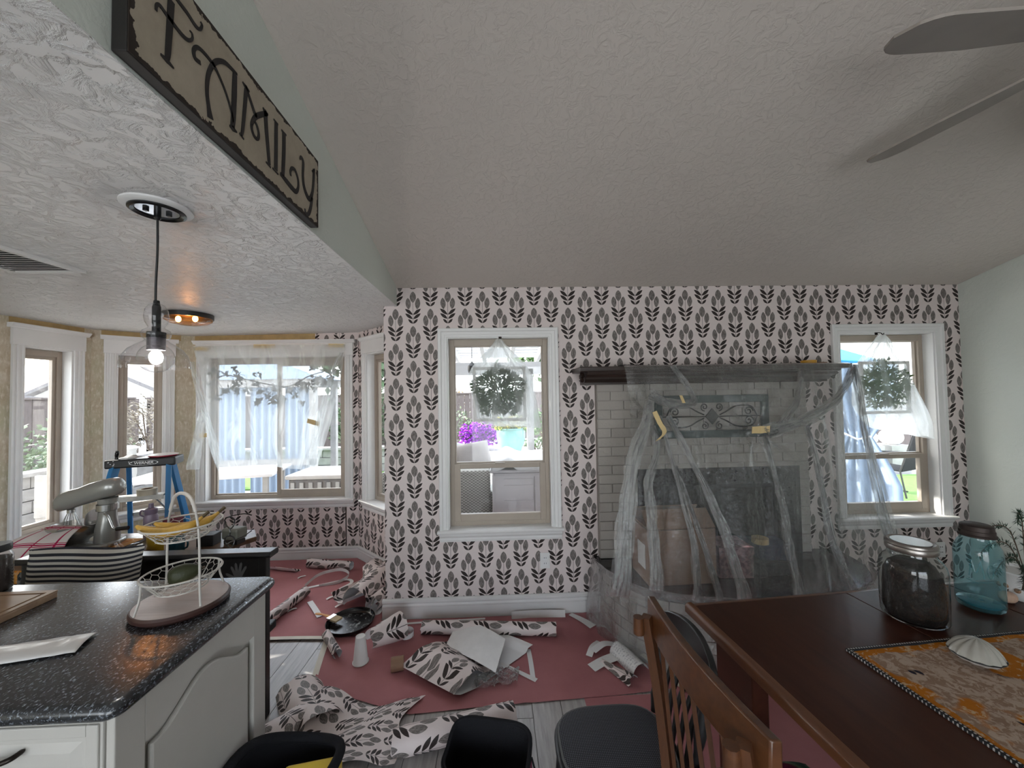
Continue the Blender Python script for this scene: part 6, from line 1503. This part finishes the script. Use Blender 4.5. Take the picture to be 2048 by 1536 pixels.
for lb, pts in (('pale tape strip along the far edge of the bare plank patch', [(-1.75, 2.665, .012), (-1.4, 2.66, .012), (-1.14, 2.645, .012)]), ('pale tape strip down the left edge of the large red sheet', [(-1.17, 2.64, .011), (-1.12, 2.42, .011), (-1.06, 2.18, .010)]), ('pale tape strip under the black chair between the red sheets', [(.86, 2.36, .012), (.93, 2.20, .012), (.99, 2.06, .012)])):
    ribbon('floor_tape', lb, 'tape', pts, .034, M['tape_pale'])
# black tray with brush, paper cup, cardboard core, plastic wrap
t = thing('paint_tray', 'round black tray smeared with white paste', 'tray', (-1.075, 2.79, .012))
MB().lathe([(0, .004), (.135, .004), (.15, .012), (.158, .030), (.164, .032), (.160, .026), (.152, .006), (.14, 0), (0, 0)], n=48).build('tray_rim', M['black_gloss'], t, smooth=40)
q = NT('white_paste_film'); n_ = q.noise(26, detail=6, rough=.7); M['paste'] = q.end(q.bsdf(q.mix(q.ramp(n_, [(.55, 0), (.72, 1)]), (.012, .013, .015), (.55, .57, .58)), .25))
MB().lathe([(0, .0045), (.134, .0045), (.134, .0055), (0, .0055)], n=40).build('paste_layer', M['paste'], t)
t = thing('paste_brush', 'flat brush with orange handle resting on the tray rim', 'brush', (-1.19, 2.80, .050), R(-28))
MB().tube(bez([(-.20, 0, -.012), (-.15, 0, -.004), (-.10, 0, .0), (-.05, 0, .0)], 4), [.008, .010, .011, .011, .010, .009, .008, .008, .009, .011, .012, .013, .013], 10, flat=.6).build('handle', P('orange_plastic', (.62, .25, .01), .35), t, smooth=50)
MB().bx(-.05, -.015, -.032, .032, -.008, .008).build('ferrule', M['metal'], t, bevel=.002); MB().bx(-.015, .045, -.030, .030, -.007, .006).build('bristles', P('cream_bristle', (.50, .40, .24), .8, bump=.6, bscale=200), t, bevel=.002)
t = thing('paper_cup', 'tall white paper cup upside down on the red paper', 'cup', (-.865, 2.40, .010))
MB().lathe([(.043, 0), (.046, .003), (.043, .007), (.0285, .150), (.0275, .154), (.026, .151), (0, .149)], n=36).build('cup_wall', M['paper'], t, smooth=40)
MB().lathe([(.048, 0), (.048, .004), (.043, .004)], n=36).build('rolled_rim', M['paper'], t, smooth=40)
t = thing('cardboard_core', 'short brown cardboard tube lying on the red paper', 'cardboard tube', (-.62, 2.315, .046), R(12))
ax = Matrix.Rotation(R(90), 3, 'Y'); MB().lathe([(.034, -.036), (.038, -.036), (.038, .036), (.034, .036), (.034, -.036)], (0, 0, 0), 32, ax).build('tube_wall', M['card'], t, smooth=40)
MB().lathe([(.0338, -.034), (.0338, .034)], (0, 0, 0), 32, ax).build('inner_lining', M['paper'], t)
b = MB(); b.grid(lambda u, v: (-.17+.25*u+.02*v, 2.13+.11*v+.03*u, .014+.045*abs(noise.noise((u*6, v*5, 2)))+.025*abs(noise.noise((u*14, v*12, 8)))), 40, 24, lambda u, v: (u*.25, v*.14))
tag(b.build('plastic_wrap', M['film_wrap'], smooth=30), 'crumpled clear plastic wrapper beside the folded packet', 'plastic wrapper')

# ---------------------------------------------------------------- bags in the foreground
tb = thing('tool_bag', 'open black tool bag with padded rim standing by the island', 'bag', (-.725, 1.31, 0), R(-6))
def oval(a, c, z, n=40, sq=.8):
    o = []
    for k in range(n):
        w = 2*PI*k/n; x, y = math.cos(w), math.sin(w); o.append((a*abs(x)**sq*(1 if x > 0 else -1), c*abs(y)**sq*(1 if y > 0 else -1), z))
    return o
def shell(b, rings):
    n = len(rings[0]); i0 = len(b.v)
    for r in rings: b.v += r
    for i in range(len(rings)-1):
        for k in range(n): l = (k+1) % n; b.face((i0+i*n+k, i0+i*n+l, i0+(i+1)*n+l, i0+(i+1)*n+k))
    return b
shell(MB(), [oval(.01, .01, .004), oval(.165, .125, .004), oval(.168, .13, .02), oval(.17, .135, .2), oval(.175, .14, 0.405), oval(.165, .13, 0.405), oval(.162, .125, .2), oval(.16, .12, .03), oval(.01, .01, .025)]).build('body', M['black_cloth'], tb, smooth=50)
MB().tube([(p[0], p[1], 0.405+.018*math.cos(2*PI*k/40*2)) for k, p in enumerate(oval(.172, .137, 0))], .016, 10, closed=True).build('padded_rim', M['black_cloth'], tb, smooth=60)
MB().tube(bez([(-.13, -.142, .2), (-.12, -.165, .36), (0, -.175, .40), (.12, -.165, .36), (.13, -.142, .2)], 6), .010, 7).build('carry_strap', M['black_cloth'], tb, smooth=60)
t = thing('spirit_level', 'yellow handled tool lying inside the black tool bag', 'tool', (-.655, 1.31, .35), R(10)); MB().bx(-.07, .11, -.035, .035, 0, .05).build('yellow_body', P('yellow_plastic', (.60, .42, .01), .4), t, bevel=.012); MB().bx(-.10, -.07, -.02, .02, .01, .04).build('black_end', M['black'], t, bevel=.005)
t = thing('drill_body', 'dark cordless tool lying inside the black tool bag', 'tool', (-.80, 1.34, .26), R(50)); MB().tube([(-.07, 0, .03), (.08, 0, .03)], [.03, .026], 14).build('housing', M['black_gloss'], t, smooth=40); MB().tube([(-.04, 0, .02), (-.055, -.06, .0)], .018, 10).build('grip', M['black'], t)
to_ = thing('tote_bag', 'open black tote with magenta sides on the plank floor', 'bag', (-.06, 1.40, 0), R(-12))
rec = lambda a, c, z, lean=0: [(x, y+lean, z) for x, y, _ in oval(a, c, z, 40, .45)]
shell(MB(), [rec(.01, .01, .003), rec(.175, .12, .003), rec(.178, .122, .02), rec(.150, .098, .32, .01)]).build('outer_fabric', P('magenta_canvas', (.22, .012, .06), .8, bump=.3, bscale=200), to_, smooth=50)
shell(MB(), [[(x, y+.0, .345+.03*max(0, y/.1)) for x, y, _ in oval(.152, .10, 0, 40, .45)], rec(.145, .09, .2), rec(.14, .085, .02), rec(.01, .01, .018)]).build('black_lining', M['black_cloth'], to_, smooth=50)
MB().tube([(x, y+.008, .335+.035*max(0, y/.1)) for x, y, _ in oval(.150, .099, 0, 40, .45)], .008, 8, closed=True).build('rim_binding', M['black_cloth'], to_, smooth=50)
for s in (-1, 1): MB().tube(bez([(s*.152, -.05, .30), (s*.185, -.04, .20), (s*.195, 0, .12), (s*.188, .04, .18), (s*.154, .05, .30)], 6), .007, 7, flat=.4).build('handle', M['black_cloth'], to_)
MB().bx(-.022, .012, -.114, -.107, .20, .26).build('badge', P('grey_badge', (.25, .22, .2), .6), to_)
# ---------------------------------------------------------------- dining table, runner, jars
M['table'] = wood('dark_cherry_table', (.034, .010, .006), (.06, .020, .011), .30, (9, 1, 9), 2.0, 0, .01, .22)
M['table_edge'] = wood('lighter_cherry_edge', (.085, .03, .012), (.16, .06, .024), .3, (9, 1, 9), 2.0, .3, .02)  # edge moulding in a lighter brown than the top boards
TA = R(4.3); TZ = .76
dt = thing('dining_table', 'dark cherry dining table with a lighter edge', 'table', (.75, 1.556, 0), TA)
for (x0, x1) in ((.028, .705), (.709, 1.20), (1.204, 1.86)): MB().bx(x0, x1, -1.372, -.028, TZ-.03, TZ).build('top_board', M['table'], dt, bevel=.0015)
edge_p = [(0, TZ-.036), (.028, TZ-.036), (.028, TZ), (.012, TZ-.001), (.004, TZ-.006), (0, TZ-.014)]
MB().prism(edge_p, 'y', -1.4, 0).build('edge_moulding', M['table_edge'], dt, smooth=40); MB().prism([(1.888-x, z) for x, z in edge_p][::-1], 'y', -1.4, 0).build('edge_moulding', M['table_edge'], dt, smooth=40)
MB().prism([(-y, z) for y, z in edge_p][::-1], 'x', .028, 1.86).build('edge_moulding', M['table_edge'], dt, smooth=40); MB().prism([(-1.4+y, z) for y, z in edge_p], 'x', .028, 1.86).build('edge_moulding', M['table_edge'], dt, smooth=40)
for x in (.07, 1.77):
    for y in (-.28, -1.30): MB().bx(x, x+.06, y, y+.19, 0, TZ-.036).build('panel_leg', M['table'], dt, bevel=.004)
MB().bx(.10, 1.78, -.13, -.11, TZ-.11, TZ-.036).build('apron', M['table'], dt); MB().bx(.10, 1.78, -1.29, -1.27, TZ-.11, TZ-.036).build('apron', M['table'], dt); MB().bx(.085, .105, -1.27, -.13, TZ-.11, TZ-.036).build('apron', M['table'], dt)
def runner_mat():
    q = NT('batik_runner'); x, y, z = q.xyz(); n1 = q.noise(5, detail=3); n2 = q.noise(38, detail=5, rough=.7, dist=.8); n3 = q.noise(9, detail=2, stretch=(1.6, 1, 1))
    mot = q.ramp(n2, [(.47, 0), (.53, 1)])
    tan = q.mix(mot, (.26, .17, .12), (.42, .32, .25)); ora = q.mix(q.ramp(n2, [(.54, 0), (.6, 1)]), (.40, .135, .012), (.50, .36, .22))
    c = q.mix(q.ramp(n1, [(.53, 0), (.56, 1)]), tan, ora)
    edge = ((x.min(1.0-x)).min(y.min(.46-y)))
    c = q.mix((edge+(n3-.5)*.04).lt(.028), c, ora)
    c = q.mix(q.ramp(n3, [(.66, 0), (.68, 1)]), c, (.02, .018, .03))
    return q.end(q.bsdf(c, .9, normal=q.bump(q.noise(40, detail=3), .5, .004), spec=.15))
rn = thing('table_runner', 'orange and tan batik quilted table runner with dotted black binding', 'table runner', (1.136, 1.232, TZ), TA)
RM = runner_mat(); LX, LY = 1.0, .46
b = MB(); b.grid(lambda u, v: (LX*u, LY*v, .004+.0025*noise.noise((u*14, v*8, 0))), 50, 26); o = b.build('quilt_top', RM, rn, smooth=60); o.location = (0, -LY, 0)
MB().bx(0, LX, -LY, 0, .0, .002).build('backing', M['black_cloth'], rn)
q = NT('dotted_binding'); x, y, z = q.xyz(); v = q.voro(105, rand=.1, dims='2D'); M['binding'] = q.end(q.bsdf(q.mix(E(q, v.outputs['Distance']).lt(.28), (.008, .008, .010), (.5, .46, .44)), .85))
for (a, c, d, e_) in ((-.007, .006, -LY-.006, .006), (LX-.006, LX+.007, -LY-.006, .006), (.006, LX-.006, -.006, .006), (.006, LX-.006, -LY-.006, -LY+.006)): MB().bx(a, c, d, e_, .0, .0085).build('binding', M['binding'], rn, bevel=.002)
# jar of dark contents with a steel lid
M['jar_glass'] = clear_glass('jar_glass', (.90, .93, .92), fac=1.3)
def blue_glass():
    q = NT('aqua_jar_glass'); g = q.n('ShaderNodeBsdfGlossy'); g.inputs['Roughness'].default_value = .05
    tr = q.n('ShaderNodeBsdfTransparent'); tr.inputs[0].default_value = (.76, .91, .93, 1)
    df = q.n('ShaderNodeBsdfDiffuse'); df.inputs[0].default_value = (.18, .5, .56, 1)
    return q.end(q.mixs(q.schlick(.05), q.mixs(.10, tr.outputs[0], df.outputs[0]), g.outputs[0]))
M['blue_glass'] = blue_glass()
j1 = thing('glass_jar', 'wide clear glass jar of dark dried contents with steel lid', 'jar', (1.545, 1.395, TZ))
MB().lathe([(0, .006), (.070, .003), (.086, .004), (.093, .014), (.094, .05), (.094, .185), (.090, .208), (.079, .226), (.068, .236), (.067, .252)], n=56).build('glass_body', M['jar_glass'], j1, smooth=60)
q = NT('dark_dried_contents'); n_ = q.noise(22, detail=5, rough=.7); cm = q.end(q.bsdf(q.ramp(n_, [(.45, (.006, .004, .004)), (.62, (.020, .010, .008)), (.78, (.10, .05, .03))]), .7, normal=q.bump(n_, .8, .02)))
b = MB(); b.lathe([(0, .010), (.078, .010), (.084, .03), (.084, .12), (.078, .17), (.068, .20), (.045, .215), (0, .212)], n=40)
b.v = [tuple(Vector(p)+Vector((p[0], p[1], 0)).normalized()*.008*noise.noise(Vector(p)*28) if abs(p[0])+abs(p[1]) > .001 else Vector(p)) for p in b.v]; b.build('contents', cm, j1, smooth=60)
MB().lathe([(0, .284), (.060, .284), (.066, .287), (.073, .283), (.0735, .276), (.071, .272), (.073, .268), (.073, .256), (.071, .252), (.066, .252)], n=56).build('lid_band', P('aged_steel_lid', (.34, .31, .29), .35, .9, var=.1), j1, smooth=35)
MB().lathe([(0, .2845), (.057, .2845), (.057, .286), (0, .286)], n=48).build('lid_disc', M['metal'], j1)
j2 = thing('blue_jar', 'aqua blue glass canning jar with embossed lettering and dark lid', 'jar', (1.872, 1.445, TZ))
MB().lathe([(0, .012), (.045, .004), (.056, .002), (.064, .010), (.0665, .025), (.0665, .21), (.063, .235), (.052, .258), (.046, .268), (.046, .285)], n=56).build('glass_body', M['blue_glass'], j2, smooth=60)
MB().lathe([(0, .014), (.050, .012), (.060, .018), (.062, .026), (.05, .030), (0, .026)], n=40).build('thick_base', P('deep_aqua_base', (.01, .08, .11), .08), j2, smooth=60)
MB().lathe([(0, .322), (.040, .322), (.046, .318), (.047, .302), (.049, .300), (.049, .288), (.053, .284), (.052, .278), (.046, .277)], n=48).build('lid', P('dark_zinc_lid', (.055, .042, .038), .55, .6, var=.2), j2, smooth=35)
b = MB()      # embossed script-like strokes on the side that faces the room
def emb(pts):
    P_ = []
    for a, z in pts: P_.append((.0672*math.cos(R(a)), .0672*math.sin(R(a)), z))
    b.tube(bez(P_, 4), .0016, 5)
for pts in ([(196, .135), (200, .175), (203, .195)], [(203, .195), (212, .150), (222, .195)], [(222, .195), (226, .165), (229, .135)], [(240, .185), (236, .165), (240, .140), (247, .140), (250, .165), (246, .187), (240, .185)], [(190, .12), (215, .115), (250, .125)]): emb(pts)
b.build('embossed_lettering', M['blue_glass'], j2)
# ribbed shell-shaped trinket box
sb = thing('shell_box', 'white ribbed shell trinket box with dark seam on the runner', 'trinket box', (1.468, 1.150, TZ+.0075), R(25))
def shell_half(s, r, h):
    b = MB()
    def f(u, v):
        a = -PI+2*PI*u; k = v**.8; rib = 1+.035*math.sin(a*14)*(.3+.7*k)*(1 if s > 0 else .4)
        rad = r*k*(1-.10*math.cos(a))*(rib if k > .05 else 1)
        return Vector((rad*math.cos(a)+.012*(1-k), rad*math.sin(a)*1.02, s*h*(1-k**2.2)**.75*(1+.05*math.sin(a*14)*k)))
    return b.grid(f, 84, 14)
pearl = P('pearly_shell', (.58, .55, .52), .22, .05, var=.08, vscale=12, Coat_Weight=.6)
o = shell_half(-1, .058, .026).build('lower_shell', pearl, sb, smooth=60); o.location = (0, 0, .0265)
o = shell_half(1, .058, .040).build('ribbed_cover', P('glassy_shell', (.42, .40, .36), .12, .2, var=.12, vscale=10, Coat_Weight=.8), sb, smooth=60); o.location = (0, 0, .031)
MB().tube([(.0585*math.cos(a)*(1-.10*math.cos(a)), .0585*1.02*math.sin(a), .0288) for a in [2*PI*k/48 for k in range(48)]], .0022, 6, closed=True).build('seam', M['black'], sb)
# white pot with a fir sprig at the end of the table
pt = thing('white_pot', 'white pot with brown painted marks behind the blue jar', 'pot', (2.13, 1.49, TZ))
MB().lathe([(0, 0), (.055, 0), (.07, .02), (.078, .06), (.08, .10), (.083, .105), (.08, .11), (.074, .10), (0, .09)], n=36).build('pot_body', M['trim'], pt, smooth=50)
for k in range(7): a = R(150+k*24); MB().ellipsoid((.0735*math.cos(a), .0735*math.sin(a), .045+.008*(k % 2)), (.010, .010, .010), 8, 6).build('painted_mark', P('brown_mark', (.28, .15, .08), .6) if 'brown_mark' not in bpy.data.materials else bpy.data.materials['brown_mark'], pt)
fr_ = thing('fir_sprig', 'dark green fir sprigs arching out of the white pot', 'plant', (2.13, 1.49, TZ+.09)); nb = MB(); sbm = MB(); rnd = random.Random(4)
for (dx, dy, dz) in ((-.22, -.02, .10), (-.20, -.05, .04), (-.14, .02, .16), (-.16, -.10, .0), (.05, .05, .2), (.12, -.06, .12)):
    st_ = bez([(0, 0, 0), (dx*.35, dy*.3, dz*.8+.05), (dx*.75, dy*.8, dz+.04), (dx, dy, dz)], 8); sbm.tube(st_, .002, 5)
    for i, p in enumerate(st_[4:]):
        d = (st_[min(i+5, len(st_)-1)]-st_[i+3]).normalized()
        for k in range(9):
            w = rnd.uniform(0, 2*PI); s_ = d.cross(Vector((0, 0, 1))).normalized(); n_ = s_.cross(d); dr = d*.8+s_*math.cos(w)+n_*math.sin(w)
            nb.leaf(p, dr, rnd.uniform(.018, .03), .0016)
nb.build('needles', P('dark_fir_needle', (.018, .05, .028), .5, var=.3), fr_); sbm.build('stems', M['stem'], fr_)
t = thing('fruit_ornament', 'pale peach ornament lying against the white pot', 'ornament', (2.02, 1.47, TZ)); MB().ellipsoid((0, 0, .022), (.028, .026, .022), 18, 12).build('body', P('peach_ornament', (.50, .33, .24), .6, var=.2, vscale=30), t, smooth=60); MB().tube([(0, 0, .043), (.004, 0, .052)], .002, 6).build('stem', M['stem'], t)

# ---------------------------------------------------------------- chairs
M['oak_red'] = wood('reddish_brown_oak', (.062, .022, .009), (.125, .047, .017), .32, (2, 12, 12), 3.0, .3, .03)
M['oak_upright'] = wood('reddish_brown_oak_upright', (.062, .022, .009), (.125, .047, .017), .32, (12, 12, 2), 3.0, .3, .03)   # same wood, grain running up
ch = thing('dining_chair', 'reddish brown slat back dining chair pushed in at the table', 'chair', (.44, .915, 0), R(3))
def crest_x(y): return -.022*(1-(y/.27)**2)+.03
b = MB(); ns = 30; i0 = 0
for i in range(ns+1):
    y = -.245+.49*i/ns; x = crest_x(y); h = .918-.012*(1-(y/.245)**2)
    for (dx, z) in ((-.013, h), (.013, h), (.015, 1.0), (-.009, 1.004)): b.v.append((x+dx, y, z))
for i in range(ns):
    for k in range(4): l = (k+1) % 4; b.face((4*i+k, 4*i+l, 4*i+4+l, 4*i+4+k))
b.face((3, 2, 1, 0)); b.face((4*ns, 4*ns+1, 4*ns+2, 4*ns+3)); b.build('crest_rail', M['oak_red'], ch, bevel=.004, smooth=40)
for y in (-.205, .205):
    MB().tube(bez([(.07, y, .0), (.055, y, .25), (.05, y, .47), (.025, y, .75), (-.006, y, .965)], 6), .018, 4).build('back_post', M['oak_upright'], ch)
    MB().tube([(-.03, y, .918), (-.03, y, .965)], [.016, .015], 10).build('post_cap', M['oak_red'], ch, smooth=50)
    MB().bx(.42, .46, y-.02, y+.02, 0, .45).build('front_leg', M['oak_upright'], ch, bevel=.004)
    MB().bx(.08, .42, y-.01, y+.01, .20, .235).build('side_stretcher', M['oak_upright'], ch)
for k in range(7):
    y = -.165+k*.055; MB().tube([(.052, y, .52), (.035, y, .70), (crest_x(y)+.002, y, .922)], .011, 4, flat=.55).build('back_slat', M['oak_upright'], ch)
MB().bx(.035, .06, -.21, .21, .49, .53).build('lower_back_rail', M['oak_upright'], ch, bevel=.003); MB().bx(.04, .47, -.235, .235, .445, .475).build('seat_frame', M['oak_upright'], ch, bevel=.004)
MB().bx(.425, .445, -.21, .21, .16, .195).build('front_stretcher', M['oak_upright'], ch)
q = NT('floral_tapestry'); v = q.voro(7); c = q.ramp(E(q, v.outputs['Distance']), [(.0, (.5, .48, .42)), (.10, (.10, .10, .12)), (.18, (.15, .012, .05)), (.42, (.13, .02, .05)), (.5, (.16, .20, .13)), (.62, (.05, .10, .09)), (.8, (.20, .22, .15))])
cm2 = q.end(q.bsdf(c, .9, normal=q.bump(q.noise(120), .4, .003), spec=.1))
b = MB(); b.grid(lambda u, v: (.055+.44*u, -.225+.45*v, .476+.066*max(0, (1-abs(2*u-1)**4)*(1-abs(2*v-1)**4))**.5), 22, 22); b.build('tapestry_cushion', cm2, ch, smooth=60)
bk = thing('black_chair', 'black painted spindle chair with dotted seat pad and worn crest', 'chair', (.38, 1.305, 0), R(0))
# it faces away from the table: its back stands on the table side
b = MB(); so = []
for k in range(36):
    w = 2*PI*k/36; x, y = math.cos(w), math.sin(w); so.append((.205*abs(x)**.6*(1 if x > 0 else -1), (.165+.012*x)*abs(y)**.6*(1 if y > 0 else -1)))
b.prism(so, 'z', .405, .430); b.build('seat', M['black'], bk, bevel=.008, smooth=40)
q = NT('dotted_mesh_pad'); v = q.voro(170, rand=0, dims='2D'); M['pad'] = q.end(q.bsdf(q.mix(E(q, v.outputs['Distance']).lt(.25), (.008, .008, .011), (.12, .12, .145)), .75))
b = MB(); i0 = 0
sc = [(x*.90-.006, y*.90) for x, y in so]
rings = [[(x*k, y*k, z) for x, y in sc] for k, z in ((1, .4305), (1.0, .440), (.985, .447), (.9, .4515), (.6, .453), (.02, .453))]
shell(b, rings); b.build('seat_pad', M['pad'], bk, smooth=50); MB().tube([(x, y, .443) for x, y in sc], .0045, 6, closed=True).build('pad_piping', P('grey_piping', (.10, .10, .10), .7), bk, smooth=60)
for sx, sy in ((-1, -1), (-1, 1), (1, -1), (1, 1)): MB().tube([(sx*.15, sy*.12, .41), (sx*.165, sy*.132, .28), (sx*.18, sy*.145, .14), (sx*.19, sy*.155, 0)], [.018, .021, .016, .012], 10).build('leg', M['black'], bk, smooth=50)
for sy in (-1, 1): MB().tube([(-.18, sy*.145, .16), (.18, sy*.145, .16)], .010, 8).build('stretcher', M['black'], bk)
cx_ = lambda y: .245+.03*(1-(y/.17)**2)
for y in (-.145, .145): MB().tube(bez([(.185, y*.95, .425), (.20, y, .50), (.21, y, .56), (.225, y*1.02, .66), (.24, y*1.04, .74)], 4), [.012, .013, .016, .019, .017, .013, .012, .013, .016, .019, .017, .014, .012, .012, .012, .012, .012], 10).build('back_post', M['black'], bk, smooth=50)
for y in (-.09, -.045, 0, .045, .09): MB().tube([(.19, y, .425), (.215, y, .56), (cx_(y)-.004, y*1.05, .70)], [.008, .009, .007], 8).build('spindle', M['black'], bk, smooth=50)
b = MB(); ns = 24
for i in range(ns+1):
    u = i/ns; y = -.185+.37*u; x = cx_(y); e_ = math.sin(PI*u)**.35 if 0 < u < 1 else .0; zl = .715-.045*math.sin(PI*u)*0+.055*(1-math.sin(PI*u)); zl = .69+.03*abs(math.cos(PI*u)); zh = .735+.075*e_
    zl = .70-.045*(abs(2*u-1)**2)+.02
    for (dx, z) in ((-.010, zl), (.010, zl), (.018, zh), (-.004, zh+.003)): b.v.append((x+dx, y, z))
for i in range(ns):
    for k in range(4): l = (k+1) % 4; b.face((4*i+k, 4*i+l, 4*i+4+l, 4*i+4+k))
b.face((3, 2, 1, 0)); b.face((4*ns, 4*ns+1, 4*ns+2, 4*ns+3)); b.build('crest_rail', M['black_gloss'], bk, bevel=.004, smooth=40)
